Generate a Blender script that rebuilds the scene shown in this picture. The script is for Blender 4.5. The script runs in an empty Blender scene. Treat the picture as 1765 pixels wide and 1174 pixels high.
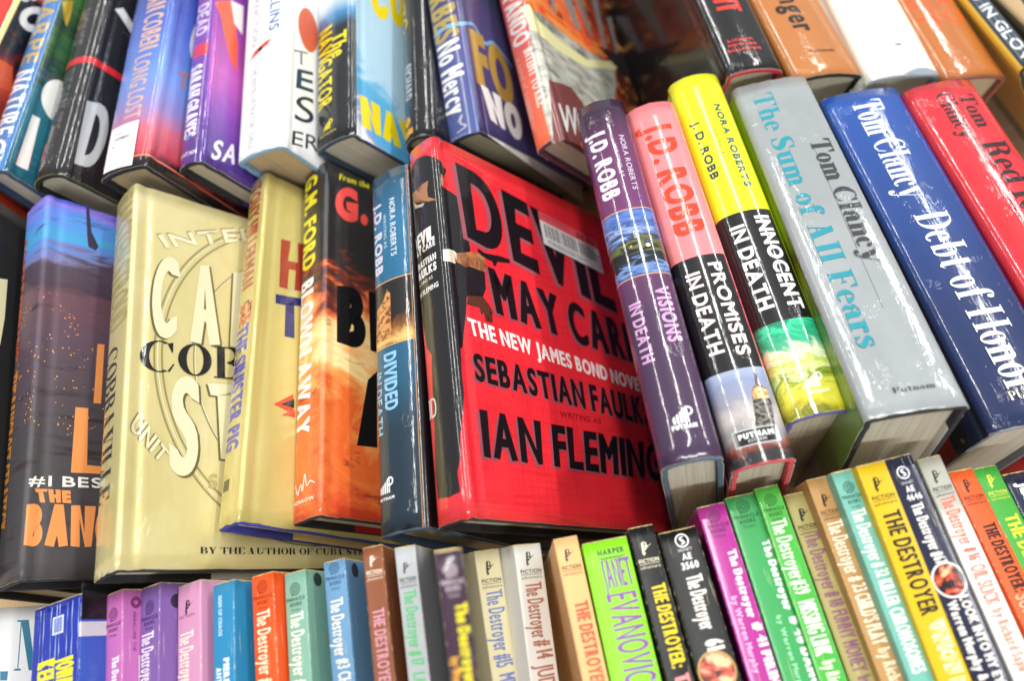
import bpy, bmesh, math, random
from mathutils import Matrix, Vector, noise
import numpy as np
S = bpy.context.scene
CM = 0.01
random.seed(7)
# ------------------------------------------------------------------ camera
CAM = {'m': [[0.997543, 0.070052, 0.0, 0.0], [-0.062877, 0.895364, -0.440874, 0.0], [-0.030884, 0.439791, 0.897569, 0.544641], [0.0, 0.0, 0.0, 1.0]], 'lens': 27.196}
cd = bpy.data.cameras.new('camera'); cam = bpy.data.objects.new('camera', cd); S.collection.objects.link(cam)
cam.matrix_world = Matrix(CAM['m']); cd.sensor_width = 36.0; cd.lens = CAM['lens']
cd.clip_start = 0.02; cd.clip_end = 60.0
cd.dof.use_dof = True; cd.dof.focus_distance = 0.435; cd.dof.aperture_fstop = 3.2; cd.dof.aperture_blades = 7
S.camera = cam
# ------------------------------------------------------------------ world and lamps (fluorescent shop ceiling, plus an added front fill)
w = bpy.data.worlds.new('World'); S.world = w; w.use_nodes = True
bg = w.node_tree.nodes['Background']; bg.inputs[0].default_value = (0.93, 0.96, 1.0, 1); bg.inputs[1].default_value = 0.43
def tube_or_fill(x, y, z, lx, ly, power, col=(1.0, 0.985, 0.95), tilt=0.0):
    l = bpy.data.lights.new('ceiling_tube_or_front_fill', 'AREA'); l.shape = 'RECTANGLE'; l.size = lx; l.size_y = ly
    l.energy = power; l.color = col
    o = bpy.data.objects.new('ceiling_tube_or_front_fill', l); S.collection.objects.link(o)
    o.location = (x, y, z); o.rotation_euler = (0, tilt, 0)
    return o
for lx_, e_ in ((-1.7, 34), (.05, 42), (1.8, 54)):
    tube_or_fill(lx_, 1.2, 2.2, .12, 3.0, e_)
tube_or_fill(.3, -1.6, 1.5, 1.8, .3, 46)  # added front fill, not a ceiling tube: brightens tail faces and page blocks

S.view_settings.view_transform = 'Standard'; S.view_settings.look = 'None'
S.view_settings.exposure = 0.0; S.view_settings.gamma = 1.0; S.view_settings.use_curve_mapping = False

# ------------------------------------------------------------------ colour and materials
def lin(h):
    if not isinstance(h, str): return tuple(h)
    h = h.lstrip('#'); c = [int(h[i:i+2], 16)/255 for i in (0, 2, 4)]
    return tuple((v/12.92 if v <= .04045 else ((v+.055)/1.055)**2.4)*.93 for v in c) + (1,)
MATS = {}
FIN = {  # finish: roughness, coat, coat roughness, crinkle strength, crinkle scale across / along, metallic
    'wrap': (.38, 1.0, .05, .14, 0),
    'wrap2': (.38, 1.0, .045, .2, 0),
    'gloss': (.35, .8, .12, .06, 0),
    'satin': (.5, .35, .3, .05, 0),
    'matte': (.75, .05, .4, .05, 0),
    'foil': (.33, 1.0, .04, .3, .18),
}
def node(nt, t, **k):
    n = nt.nodes.new(t)
    for a, b in k.items(): setattr(n, a, b)
    return n
def mth(nt, op, a, b=None, clamp=False):
    n = node(nt, 'ShaderNodeMath', operation=op, use_clamp=clamp)
    for i, v in enumerate((a, b)):
        if v is None: continue
        if isinstance(v, (int, float)): n.inputs[i].default_value = v
        else: nt.links.new(v, n.inputs[i])
    return n.outputs[0]
def mixc(nt, f, a, b, mode='MIX'):
    n = node(nt, 'ShaderNodeMix', data_type='RGBA', blend_type=mode)
    for i, v in ((0, f), (6, a), (7, b)):
        if isinstance(v, (int, float)): n.inputs[i].default_value = v
        elif isinstance(v, tuple): n.inputs[i].default_value = v
        else: nt.links.new(v, n.inputs[i])
    return n.outputs[2]
def mat(col, fin='gloss', art=None, wear=None):
    """col: sRGB hex.  art: printed picture, a dict read below.  wear: (T, L) of a worn paperback."""
    key = repr((col, fin, art, wear))
    if key in MATS: return MATS[key]
    m = bpy.data.materials.new('printed_' + fin); m.use_nodes = True; nt = m.node_tree
    b = nt.nodes['Principled BSDF']; lk = nt.links.new
    ro, coat, cr, bump, met = FIN[fin]
    uv = node(nt, 'ShaderNodeUVMap'); uv.uv_map = 'print'
    sx = node(nt, 'ShaderNodeSeparateXYZ'); lk(uv.outputs[0], sx.inputs[0]); U, V = sx.outputs[0], sx.outputs[1]
    def nz(scx, scy, detail=3.0, rough=.55, off=0.0, dist=0.0):
        mp = node(nt, 'ShaderNodeMapping'); lk(uv.outputs[0], mp.inputs[0])
        mp.inputs['Scale'].default_value = (scx, scy, 1); mp.inputs['Location'].default_value = (off, off*1.7, off)
        t = node(nt, 'ShaderNodeTexNoise'); t.inputs['Scale'].default_value = 1; t.inputs['Detail'].default_value = detail
        t.inputs['Roughness'].default_value = rough; t.inputs['Distortion'].default_value = dist
        lk(mp.outputs[0], t.inputs[0]); return t.outputs[0]
    c = lin(col)
    if art:
        seed = art.get('seed', 1.0)
        if 'stops' in art:
            if art.get('axis', 'v') == 'v': t = mth(nt, 'DIVIDE', mth(nt, 'SUBTRACT', V, art['r'][0]), art['r'][1]-art['r'][0])
            elif art['axis'] == 'u': t = mth(nt, 'DIVIDE', mth(nt, 'SUBTRACT', U, art['r'][0]), art['r'][1]-art['r'][0])
            else: t = mth(nt, 'DIVIDE', mth(nt, 'SUBTRACT', mth(nt, 'ADD', V, mth(nt, 'MULTIPLY', U, art['slope'])), art['r'][0]), art['r'][1]-art['r'][0])
            n1 = nz(art.get('sc', (.5, .5))[0], art.get('sc', (.5, .5))[1], 5, .6, seed, art.get('dist', .6))
            t = mth(nt, 'ADD', mth(nt, 'MULTIPLY', t, art.get('g', 1.0)), mth(nt, 'MULTIPLY', mth(nt, 'SUBTRACT', n1, .5), art.get('n', .5)))
            if art.get('g', 1.0) == 0: t = mth(nt, 'ADD', t, .5)
            r = node(nt, 'ShaderNodeValToRGB'); el = r.color_ramp.elements
            st = art['stops']; el[0].position = st[0][0]; el[0].color = lin(st[0][1]); el[1].position = st[-1][0]; el[1].color = lin(st[-1][1])
            for p, h in st[1:-1]:
                e = el.new(p); e.color = lin(h)
            lk(t, r.inputs[0]); c = r.outputs[0]
        if 'mottle' in art:      # (hex, scale u, scale v, threshold, softness)
            for q, (h, a1, a2, th, so) in enumerate(art['mottle']):
                f = mth(nt, 'DIVIDE', mth(nt, 'SUBTRACT', nz(a1, a2, 6, .62, seed+3.3*q+2, .5), th), so, True)
                c = mixc(nt, f, c, lin(h))
        if 'hatch' in art:
            h, amt = art['hatch']
            f = None
            for q, (a1, a2) in enumerate(((9, .22), (.22, 9), (4.5, .15), (.15, 4.5))):
                g = mth(nt, 'MULTIPLY', mth(nt, 'SUBTRACT', nz(a1, a2, 2, .5, seed+q*5), .53), 9, True)
                f = g if f is None else mth(nt, 'MAXIMUM', f, g)
            f = mth(nt, 'MULTIPLY', f, mth(nt, 'MULTIPLY', mth(nt, 'SUBTRACT', nz(.35, .35, 2, .5, seed), .36), 4.5, True))
            c = mixc(nt, mth(nt, 'MULTIPLY', f, amt), c, lin(h))
        if 'weave' in art:
            h, amt, sc = art['weave']
            f = mth(nt, 'MULTIPLY', mth(nt, 'SUBTRACT', nz(sc, sc, 3, .7, seed), .42), 5, True)
            c = mixc(nt, mth(nt, 'MULTIPLY', f, amt), c, lin(h))
        if 'specks' in art:      # (hex, density scale, y0, y1)
            h, sc, y0, y1 = art['specks']
            v = node(nt, 'ShaderNodeTexVoronoi'); v.inputs['Scale'].default_value = sc; lk(uv.outputs[0], v.inputs[0])
            f = mth(nt, 'LESS_THAN', v.outputs[0], .2)
            f = mth(nt, 'MULTIPLY', f, mth(nt, 'GREATER_THAN', nz(.5, .8, 4, .6, seed+9), .53))
            f = mth(nt, 'MULTIPLY', f, mth(nt, 'MULTIPLY', mth(nt, 'GREATER_THAN', V, y0), mth(nt, 'LESS_THAN', V, y1)))
            c = mixc(nt, f, c, lin(h))
    # ink never prints perfectly even, and handling dulls it
    big = nz(.9, .35, 4, .6, 11.0)
    c = mixc(nt, .16, c, mixc(nt, big, (0.35, .34, .33, 1), (1, 1, 1, 1)), 'SOFT_LIGHT')
    if wear:
        T, L = wear
        du = mth(nt, 'MINIMUM', mth(nt, 'ABSOLUTE', U), mth(nt, 'ABSOLUTE', mth(nt, 'SUBTRACT', U, T)))
        dl = mth(nt, 'SUBTRACT', L, V)
        d = mth(nt, 'MINIMUM', mth(nt, 'ADD', du, .028), dl)
        d = mth(nt, 'ADD', d, mth(nt, 'MULTIPLY', mth(nt, 'SUBTRACT', nz(3.2, 3.2, 5, .7, 4.0), .52), .22))
        f = mth(nt, 'MULTIPLY', mth(nt, 'SUBTRACT', .03, d), 40, True)
        cr_ = mth(nt, 'MULTIPLY', mth(nt, 'SUBTRACT', nz(7, .35, 3, .6, 8.0, .3), .65), 12, True)
        spk = mth(nt, 'MULTIPLY', mth(nt, 'SUBTRACT', nz(5, 4, 3, .6, 2.0), .71), 16, True)
        f = mth(nt, 'MAXIMUM', f, mth(nt, 'MULTIPLY', mth(nt, 'MAXIMUM', cr_, spk), .55))
        c = mixc(nt, f, c, lin('e6dcae'))
    if isinstance(c, tuple): b.inputs['Base Color'].default_value = c
    else: lk(c, b.inputs['Base Color'])
    rr = mth(nt, 'ADD', ro-.08, mth(nt, 'MULTIPLY', nz(2.5, 1.2, 4, .6, 21.0), .18)); lk(rr, b.inputs['Roughness'])
    b.inputs['Coat Weight'].default_value = coat; b.inputs['Specular IOR Level'].default_value = .22
    b.inputs['Metallic'].default_value = met
    cc = mth(nt, 'ADD', cr*.6, mth(nt, 'MULTIPLY', nz(1.3, .6, 4, .6, 31.0), cr*.9)); lk(cc, b.inputs['Coat Roughness'])
    bp = node(nt, 'ShaderNodeBump'); bp.inputs['Distance'].default_value = .001
    bp.inputs['Strength'].default_value = bump
    h1 = nz(1.6, .22, 4, .55, 41.0, .4); h2 = nz(.8, 2.2, 5, .6, 51.0, .8)
    edge = 0.35
    hh = mth(nt, 'ADD', h1, mth(nt, 'MULTIPLY', h2, edge)); lk(hh, bp.inputs['Height'])
    if fin in ('wrap', 'wrap2', 'foil'):      # folds of the clear plastic sleeve: sparse sharp creases
        rd = nz(.75, .4, 4, .6, 61.0, 1.2)
        rd = mth(nt, 'SUBTRACT', 1.0, mth(nt, 'MULTIPLY', mth(nt, 'ABSOLUTE', mth(nt, 'SUBTRACT', rd, .5)), 22), True)
        mk = mth(nt, 'MULTIPLY', mth(nt, 'SUBTRACT', nz(.5, .35, 3, .6, 71.0), .56), 8, True)
        rd = mth(nt, 'MULTIPLY', rd, mk)
        b3 = node(nt, 'ShaderNodeBump'); b3.inputs['Distance'].default_value = .0008; b3.inputs['Strength'].default_value = .5 if fin == 'wrap2' else .2
        lk(rd, b3.inputs['Height']); lk(bp.outputs[0], b3.inputs['Normal']); bp = b3
    lk(bp.outputs[0], b.inputs['Coat Normal'])
    bp2 = node(nt, 'ShaderNodeBump'); bp2.inputs['Distance'].default_value = .0006; bp2.inputs['Strength'].default_value = min(.3, bump*.6)
    lk(hh, bp2.inputs['Height']); lk(bp2.outputs[0], b.inputs['Normal'])
    MATS[key] = m; return m
def paper(col='d9d0bb', n=1.0, seed=0.0):
    key = ('paper', col, n)
    if key in MATS: return MATS[key]
    m = bpy.data.materials.new('page_edges'); m.use_nodes = True; nt = m.node_tree; lk = nt.links.new
    b = nt.nodes['Principled BSDF']; tc = node(nt, 'ShaderNodeTexCoord')
    def nz(sc, detail=2.0):
        mp = node(nt, 'ShaderNodeMapping'); mp.inputs['Scale'].default_value = sc; lk(tc.outputs['Object'], mp.inputs[0])
        t = node(nt, 'ShaderNodeTexNoise'); t.inputs['Scale'].default_value = 1; t.inputs['Detail'].default_value = detail
        lk(mp.outputs[0], t.inputs[0]); return t.outputs[0]
    a = mth(nt, 'MULTIPLY', mth(nt, 'SUBTRACT', nz((2600, 12, 12)), .45), 3.5, True)
    e = nz((500, 8, 8), 3.0); g = nz((40, 30, 30), 4.0)
    base = lin(col); dk = tuple(x*.72 for x in base[:3]) + (1,); yl = (base[0]*.93, base[1]*.84, base[2]*.66, 1)
    c = mixc(nt, mth(nt, 'MULTIPLY', a, .7*n), base, dk)
    c = mixc(nt, mth(nt, 'MULTIPLY', mth(nt, 'SUBTRACT', e, .5), 3.4*n, True), c, dk)
    c = mixc(nt, mth(nt, 'MULTIPLY', mth(nt, 'SUBTRACT', g, .5), 2.0, True), c, yl)
    lk(c, b.inputs['Base Color']); b.inputs['Roughness'].default_value = .9
    bp = node(nt, 'ShaderNodeBump'); bp.inputs['Strength'].default_value = .5; bp.inputs['Distance'].default_value = .0004
    lk(a, bp.inputs['Height']); lk(bp.outputs[0], b.inputs['Normal'])
    MATS[key] = m; return m
def cloth(col):
    key = ('cloth', col)
    if key in MATS: return MATS[key]
    m = bpy.data.materials.new('board_cloth'); m.use_nodes = True; nt = m.node_tree; lk = nt.links.new
    b = nt.nodes['Principled BSDF']; tc = node(nt, 'ShaderNodeTexCoord')
    t = node(nt, 'ShaderNodeTexNoise'); t.inputs['Scale'].default_value = 900; t.inputs['Detail'].default_value = 3; lk(tc.outputs['Object'], t.inputs[0])
    base = lin(col)
    lk(mixc(nt, t.outputs[0], tuple(x*.7 for x in base[:3])+(1,), tuple(min(1, x*1.25+.01) for x in base[:3])+(1,)), b.inputs['Base Color'])
    b.inputs['Roughness'].default_value = .8
    bp = node(nt, 'ShaderNodeBump'); bp.inputs['Strength'].default_value = .4; bp.inputs['Distance'].default_value = .0003
    lk(t.outputs[0], bp.inputs['Height']); lk(bp.outputs[0], b.inputs['Normal'])
    MATS[key] = m; return m

# ------------------------------------------------------------------ book surface: s runs across the spine (0..T) and on over the covers
class Surf:
    def __init__(s, T, L, W, bulge, r, groove):
        s.T, s.L, s.W, s.bulge, s.r, s.groove = T, L, W, bulge, r, groove
    def sharp(s, q):
        if q < 0: return (0.0, s.W - s.bulge + q)
        if q > s.T: return (s.T, s.W - s.bulge - (q - s.T))
        t = (q - s.T/2)/(s.T/2)
        return (q, s.W - s.bulge*t*t)
    def prof(s, q):
        n = 9; x = z = 0.0
        if -s.r*1.2 < q < s.r*1.2 or s.T-s.r*1.2 < q < s.T+s.r*1.2:
            for k in range(n):
                a, b = s.sharp(q + (k/(n-1)*2-1)*s.r); x += a/n; z += b/n
        else: x, z = s.sharp(q)
        if s.groove:
            for c, sg in ((-.75, 1), (s.T+.75, -1)):
                d = (q-c)/.28
                if abs(d) < 3: x += sg*s.groove*math.exp(-d*d)
        return x, z
    def nrm(s, q):
        a = s.prof(q-.03); b = s.prof(q+.03); dx, dz = b[0]-a[0], b[1]-a[1]; l = math.hypot(dx, dz) or 1
        return -dz/l, dx/l
    def at(s, q, y, off=0.0):
        x, z = s.prof(q); nx, nz_ = s.nrm(q)
        return Vector(((x+nx*off)*CM, y*CM, (z+nz_*off)*CM))
    def cuts(s, a, b):
        out = []
        q = -1.6
        zones = [(-1.5, -.0, .15), (0, s.T, max(.12, s.T/14)), (s.T, s.T+1.5, .15)]
        for z0, z1, st in zones:
            n = max(1, int(round((z1-z0)/st)))
            for k in range(n+1):
                v = z0 + (z1-z0)*k/n
                if a+1e-4 < v < b-1e-4: out.append(v)
        for c in (0, s.T):
            for k in range(-4, 5):
                v = c + k*s.r/4
                if a+1e-4 < v < b-1e-4: out.append(v)
        out.sort(); res = []
        for v in out:
            if not res or v-res[-1] > .03: res.append(v)
        return res

# ------------------------------------------------------------------ lettering: sans glyphs from the built-in font, fat-face serif drawn here
GL = {}
def load_glyphs(chars):
    obs = []
    for ch in sorted(set(chars)):
        if ch == ' ': continue
        cu = bpy.data.curves.new('g', 'FONT'); cu.body = ch; cu.size = 1.0; cu.resolution_u = 6; cu.fill_mode = 'FRONT'
        o = bpy.data.objects.new('g', cu); S.collection.objects.link(o); obs.append((ch, o, cu))
    bpy.context.view_layer.update(); dg = bpy.context.evaluated_depsgraph_get()
    for ch, o, cu in obs:
        me = o.evaluated_get(dg).to_mesh()
        vs = [(v.co.x, v.co.y) for v in me.vertices]; fs = [tuple(p.vertices) for p in me.polygons]
        GL[ch] = (vs, fs)
    for ch, o, cu in obs:
        bpy.data.objects.remove(o); bpy.data.curves.remove(cu)
    H = max(v[1] for v in GL['H'][0])
    for ch, (vs, fs) in list(GL.items()):
        if not vs: GL[ch] = ([], [], .4, []); continue
        # merge doubles, orient, boundary normals
        key = {}; mp = []; nv = []
        for x, y in vs:
            k = (round(x, 5), round(y, 5))
            if k not in key: key[k] = len(nv); nv.append((x/H, y/H))
            mp.append(key[k])
        nf = []
        for f in fs:
            g = [mp[i] for i in f]; g = [v for i, v in enumerate(g) if v != g[i-1]]
            if len(set(g)) < 3: continue
            A = sum(nv[g[i]][0]*nv[g[(i+1) % len(g)]][1]-nv[g[(i+1) % len(g)]][0]*nv[g[i]][1] for i in range(len(g)))
            nf.append(g if A > 0 else g[::-1])
        ec = {}
        for g in nf:
            for i in range(len(g)): ec[(g[i], g[(i+1) % len(g)])] = 1
        bn = [[] for _ in nv]
        for a, b in ec:
            if (b, a) not in ec:
                dx, dy = nv[b][0]-nv[a][0], nv[b][1]-nv[a][1]; l = math.hypot(dx, dy) or 1
                bn[a].append((dy/l, -dx/l)); bn[b].append((dy/l, -dx/l))
        x0 = min(v[0] for v in nv); x1 = max(v[0] for v in nv)
        nv = [(x-x0, y) for x, y in nv]
        GL[ch] = (nv, nf, x1-x0, bn)
def flat_text(txt, lx, ly, bold):
    """triangles of txt in the unit box of the quad; lx, ly: size of that box in cm; bold: stroke growth in cm (across, along)"""
    if isinstance(bold, (int, float)): bold = (bold, bold)
    items = []; x = 0.0; gap = .16
    for ch in txt:
        if ch == ' ': x += .42; continue
        nv, nf, adv, bn = GL[ch]; items.append((x, nv, nf, bn)); x += adv + gap
    tot = max(x - gap, .01); V = []; F = []; ni = max(1, len(items))
    bx = min(bold[0], lx*.13/ni); by = min(bold[1], ly*.09); bold = (bx, by)
    kx = (lx-2*bx*ni)/tot; ky = ly-2*by
    for it, (ox, nv, nf, bn) in enumerate(items):
        base = len(V)
        for (vx, vy), ns in zip(nv, bn):
            X, Y = (vx+ox)*kx+bx*(2*it+1), vy*ky+by
            if ns:
                sx_ = sum(n[0]/kx for n in ns); sy_ = sum(n[1]/ky for n in ns); l = math.hypot(sx_, sy_)
                n0 = ns[0]; a = (n0[0]/kx, n0[1]/ky); la = math.hypot(*a) or 1
                if l > 1e-6:
                    sx_, sy_ = sx_/l, sy_/l; mit = 1/max(.5, (sx_*a[0]+sy_*a[1])/la)
                    X += sx_*bold[0]*mit; Y += sy_*bold[1]*mit
            V.append((X/lx, Y/ly))
        F += [[i+base for i in f] for f in nf]
    return [(V, F)]
def ring(cx, cy, rx, ry, ix, iy, n=28, a0=0, a1=360):
    V = []; F = []
    full = (a1-a0) >= 360; m = n if full else n+1
    for k in range(m):
        a = math.radians(a0 + (a1-a0)*k/n); c, s_ = math.cos(a), math.sin(a)
        V += [(cx+rx*c, cy+ry*s_), (cx+ix*c, cy+iy*s_)]
    for k in range(n):
        a, b = 2*k, (2*k+2) % (2*m); F.append([a, b, b+1, a+1])
    return V, F
def rect(x0, y0, x1, y1): return [(x0, y0), (x1, y0), (x1, y1), (x0, y1)], [[0, 1, 2, 3]]
def poly(pts):
    A = sum(pts[i][0]*pts[(i+1) % len(pts)][1]-pts[(i+1) % len(pts)][0]*pts[i][1] for i in range(len(pts)))
    return (pts if A > 0 else pts[::-1]), [list(range(len(pts)))]
def stroke(pts, n=6):
    """pts (x, y, halfwidth): catmull-rom variable width stroke"""
    P = [pts[0]] + list(pts) + [pts[-1]]; Q = []
    for i in range(1, len(P)-2):
        for k in range(n):
            t = k/n; a, b, c, d = P[i-1], P[i], P[i+1], P[i+2]
            Q.append(tuple(.5*((2*b[j]) + (c[j]-a[j])*t + (2*a[j]-5*b[j]+4*c[j]-d[j])*t*t + (3*b[j]-a[j]-3*c[j]+d[j])*t**3) for j in range(3)))
    Q.append(pts[-1]); V = []; F = []
    for i, q in enumerate(Q):
        a, b = Q[max(0, i-1)], Q[min(len(Q)-1, i+1)]; dx, dy = b[0]-a[0], b[1]-a[1]; l = math.hypot(dx, dy) or 1
        V += [(q[0]-dy/l*q[2], q[1]+dx/l*q[2]), (q[0]+dy/l*q[2], q[1]-dx/l*q[2])]
    for i in range(len(Q)-1): F.append([2*i+1, 2*i+3, 2*i+2, 2*i])
    return V, F
TH = .022
def stem(x, y0=0.0, y1=1.0, w=.24, s0=True, s1=True, sv=.1):
    o = [rect(x, y0, x+w, y1)]
    if s0: o.append(rect(x-sv, y0, x+w+sv, y0+.035))
    if s1: o.append(rect(x-sv, y1-.035, x+w+sv, y1))
    return o
def thin(x, y0=0.0, y1=1.0, s0=True, s1=True): return stem(x, y0, y1, .045, s0, s1, .09)
def bowl(cx, cy, rx, ry, t=.22, **k): return ring(cx, cy, rx, ry, rx-t, ry-.035, **k)
def slant(x0, y0, x1, y1, w): return poly([(x0, y0), (x0+w, y0), (x1+w, y1), (x1, y1)])
X = .66
FF = {
 'T': (.95, [*stem(.36), rect(.0, .96, .95, 1), poly([(0, 1), (0, .68), (.03, .68), (.16, .97)]), poly([(.95, 1), (.79, .97), (.92, .68), (.95, .68)])]),
 'H': (1.12, [*stem(.1), *stem(.78), rect(.34, .5, .78, .54)]),
 'F': (.85, [*stem(.1), rect(.34, .965, .84, 1), poly([(.84, 1), (.68, .97), (.81, .7), (.84, .7)]), rect(.34, .49, .56, .53), poly([(.6, .66), (.52, .53), (.52, .49), (.6, .36)])]),
 'E': (.9, [*stem(.1), rect(.34, .965, .86, 1), poly([(.86, 1), (.7, .97), (.83, .72), (.86, .72)]), rect(.34, .0, .88, .035), poly([(.88, 0), (.88, .32), (.85, .32), (.7, .035)]), rect(.34, .49, .56, .53), poly([(.6, .66), (.52, .53), (.52, .49), (.6, .36)])]),
 'L': (.88, [*stem(.1), rect(.34, .0, .86, .035), poly([(.86, 0), (.86, .36), (.83, .36), (.66, .035)])]),
 'I': (.44, [*stem(.1)]),
 'A': (1.02, [slant(.48, 0, .26, 1, .27), poly([(.12, .03), (.16, .03), (.42, .98), (.38, 1)]), rect(0, 0, .3, .035), rect(.4, 0, 1.0, .035), rect(.22, .32, .55, .36)]),
 'V': (1.0, [slant(.36, 0, .12, 1, .27), poly([(.6, .04), (.56, 0), (.82, .98), (.87, .98)]), rect(0, .965, .56, 1), rect(.68, .965, 1.0, 1)]),
 'D': (1.02, [*stem(.1), ring(.42, .5, .58, .5, .34, .463, a0=-90, a1=90), rect(.34, .0, .43, .037), rect(.34, .963, .43, 1)]),
 'B': (.95, [*stem(.1), ring(.42, .75, .46, .25, .23, .215, a0=-90, a1=90), ring(.42, .26, .52, .26, .28, .225, a0=-90, a1=90)]),
 'P': (.92, [*stem(.1), ring(.42, .73, .48, .27, .25, .235, a0=-90, a1=90), rect(.34, .46, .43, .495), rect(.34, .965, .43, 1)]),
 'R': (1.04, [*stem(.1), ring(.42, .75, .46, .25, .23, .215, a0=-90, a1=90), rect(.34, .5, .43, .535), stroke([(.48, .52, .02), (.7, .42, .12), (.74, .2, .13), (.88, .03, .05), (1.02, .07, .01)])]),
 'O': (1.0, [ring(.5, .5, .5, .51, .25, .475)]),
 'Q': (1.0, [ring(.5, .5, .5, .51, .25, .475)]),
 'C': (.98, [ring(.52, .5, .52, .51, .28, .475, a0=62, a1=298), poly([(.9, .98), (.74, .93), (.87, .66), (.9, .66)]), poly([(.76, .05), (.92, .3), (.95, .28), (.82, .03)])]),
 'S': (.82, [stroke([(.72, .72, .012), (.62, .95, .02), (.4, .985, .03), (.17, .84, .11), (.24, .6, .14), (.55, .42, .15), (.66, .2, .11), (.42, .015, .03), (.2, .05, .02), (.08, .3, .012)]), poly([(.76, 1), (.6, .92), (.73, .68), (.76, .68)]), poly([(.05, 0), (.21, .08), (.08, .34), (.05, .34)])]),
 'U': (1.06, [*stem(.1, .3, 1, s0=False), thin(.86, .3, 1, s0=False)[0], rect(.76, .965, 1.02, 1), ring(.5, .32, .4, .33, .17, .295, a0=180, a1=360)]),
 'Y': (.98, [*stem(.37, 0, .45, s1=False), slant(.36, .42, .1, 1, .26), poly([(.56, .45), (.6, .42), (.87, .98), (.82, .98)]), rect(0, .965, .5, 1), rect(.7, .965, .98, 1)]),
 'G': (1.04, [ring(.52, .5, .52, .51, .28, .475, a0=62, a1=298), *stem(.68, .04, .42, s0=False)]),
 'N': (1.1, [thin(.14)[0], thin(.92)[0], slant(.66, 0, .14, 1, .3), rect(0, .965, .3, 1), rect(.0, 0, .3, .035), rect(.8, .965, 1.1, 1)]),
 'M': (1.3, [thin(.14)[0], *stem(.95), poly([(.1, 1), (.36, 1), (.66, .1), (.6, 0)]), poly([(.6, 0), (.65, .08), (.98, 1), (.93, 1)]), rect(0, .965, .36, 1), rect(0, 0, .32, .035)]),
 'i': (.44, [*stem(.08, 0, X), ring(.2, .84, .13, .13, 0, 0)]),
 'h': (.82, [*stem(.08), *stem(.5, 0, X-.16, s1=False), ring(.5, X-.2, .24, .21, .02, .17, a0=0, a1=150)]),
 'n': (.82, [*stem(.08, 0, X), *stem(.5, 0, X-.16, s1=False), ring(.5, X-.2, .24, .21, .02, .17, a0=0, a1=150)]),
 'm': (1.22, [*stem(.08, 0, X), *stem(.48, 0, X-.16, s1=False), ring(.48, X-.2, .24, .21, .02, .17, a0=0, a1=150), *stem(.88, 0, X-.16, s1=False), ring(.88, X-.2, .24, .21, .02, .17, a0=0, a1=150)]),
 'u': (.84, [*stem(.08, .18, X, s0=False), *stem(.5, 0, X), ring(.3, .2, .22, .21, .0, .17, a0=180, a1=330)]),
 'r': (.58, [*stem(.08, 0, X), ring(.47, .56, .1, .1, .0, .0), stroke([(.32, .45, .015), (.36, .6, .02), (.48, .645, .02)])]),
 'e': (.62, [ring(.32, X/2, .32, X/2+.01, .11, X/2-.03, a0=0, a1=312), rect(.13, .34, .63, .375)]),
 'o': (.64, [ring(.32, X/2, .32, X/2+.01, .11, X/2-.03)]),
 'c': (.6, [ring(.32, X/2, .32, X/2+.01, .11, X/2-.03, a0=50, a1=310), ring(.49, .49, .09, .09, 0, 0)]),
 'a': (.7, [*stem(.36, .04, X-.14, s0=False, s1=False), ring(.36, X-.2, .24, .21, .08, .17, a0=0, a1=150), ring(.12, .46, .1, .1, 0, 0), ring(.26, .19, .24, .2, .06, .165, a0=90, a1=270), rect(.26, .35, .4, .385), stroke([(.56, .1, .05), (.62, .02, .03), (.7, .06, .01)])]),
 's': (.56, [stroke([(.47, .5, .01), (.38, .63, .02), (.22, .62, .04), (.13, .5, .08), (.28, .37, .1), (.43, .22, .1), (.36, .05, .04), (.2, .015, .02), (.06, .2, .01)]), poly([(.5, X), (.38, .6), (.47, .42), (.5, .42)]), poly([(.03, 0), (.15, .06), (.06, .24), (.03, .24)])]),
 'l': (.44, [*stem(.08)]),
 'b': (.78, [*stem(.08, 0, 1, s0=False), ring(.44, X/2, .32, X/2+.01, .12, X/2-.03, a0=-120, a1=120)]),
 'd': (.8, [*stem(.5, 0, 1), ring(.34, X/2, .32, X/2+.01, .11, X/2-.03, a0=60, a1=300)]),
 't': (.54, [*stem(.14, .05, .86, s0=False, s1=False), rect(0, X-.035, .5, X), stroke([(.28, .08, .08), (.38, .01, .03), (.5, .1, .01)])]),
 'f': (.56, [*stem(.12, 0, .82, s1=False), rect(0, X-.035, .48, X), ring(.4, .82, .26, .19, .06, .155, a0=70, a1=180), ring(.52, .88, .1, .1, 0, 0)]),
 'y': (.82, [slant(.3, 0, .08, X, .25), stroke([(.76, X-.02, .02), (.5, 0.04, .025), (.36, -.22, .03), (.2, -.28, .03)]), ring(.14, -.2, .1, .1, 0, 0), rect(0, X-.035, .42, X), rect(.6, X-.035, .88, X)]),
}
def serif_text(txt, lx, ly, bold):
    x = 0.0; out = []
    for ch in txt:
        if ch == ' ': x += .4; continue
        adv, sh = FF[ch]
        for V, F in sh: out.append(([(a+x, b) for a, b in V], F))
        x += adv + .07
    tot = x-.07
    return [([(a/tot, b) for a, b in V], F) for V, F in out]

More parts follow.
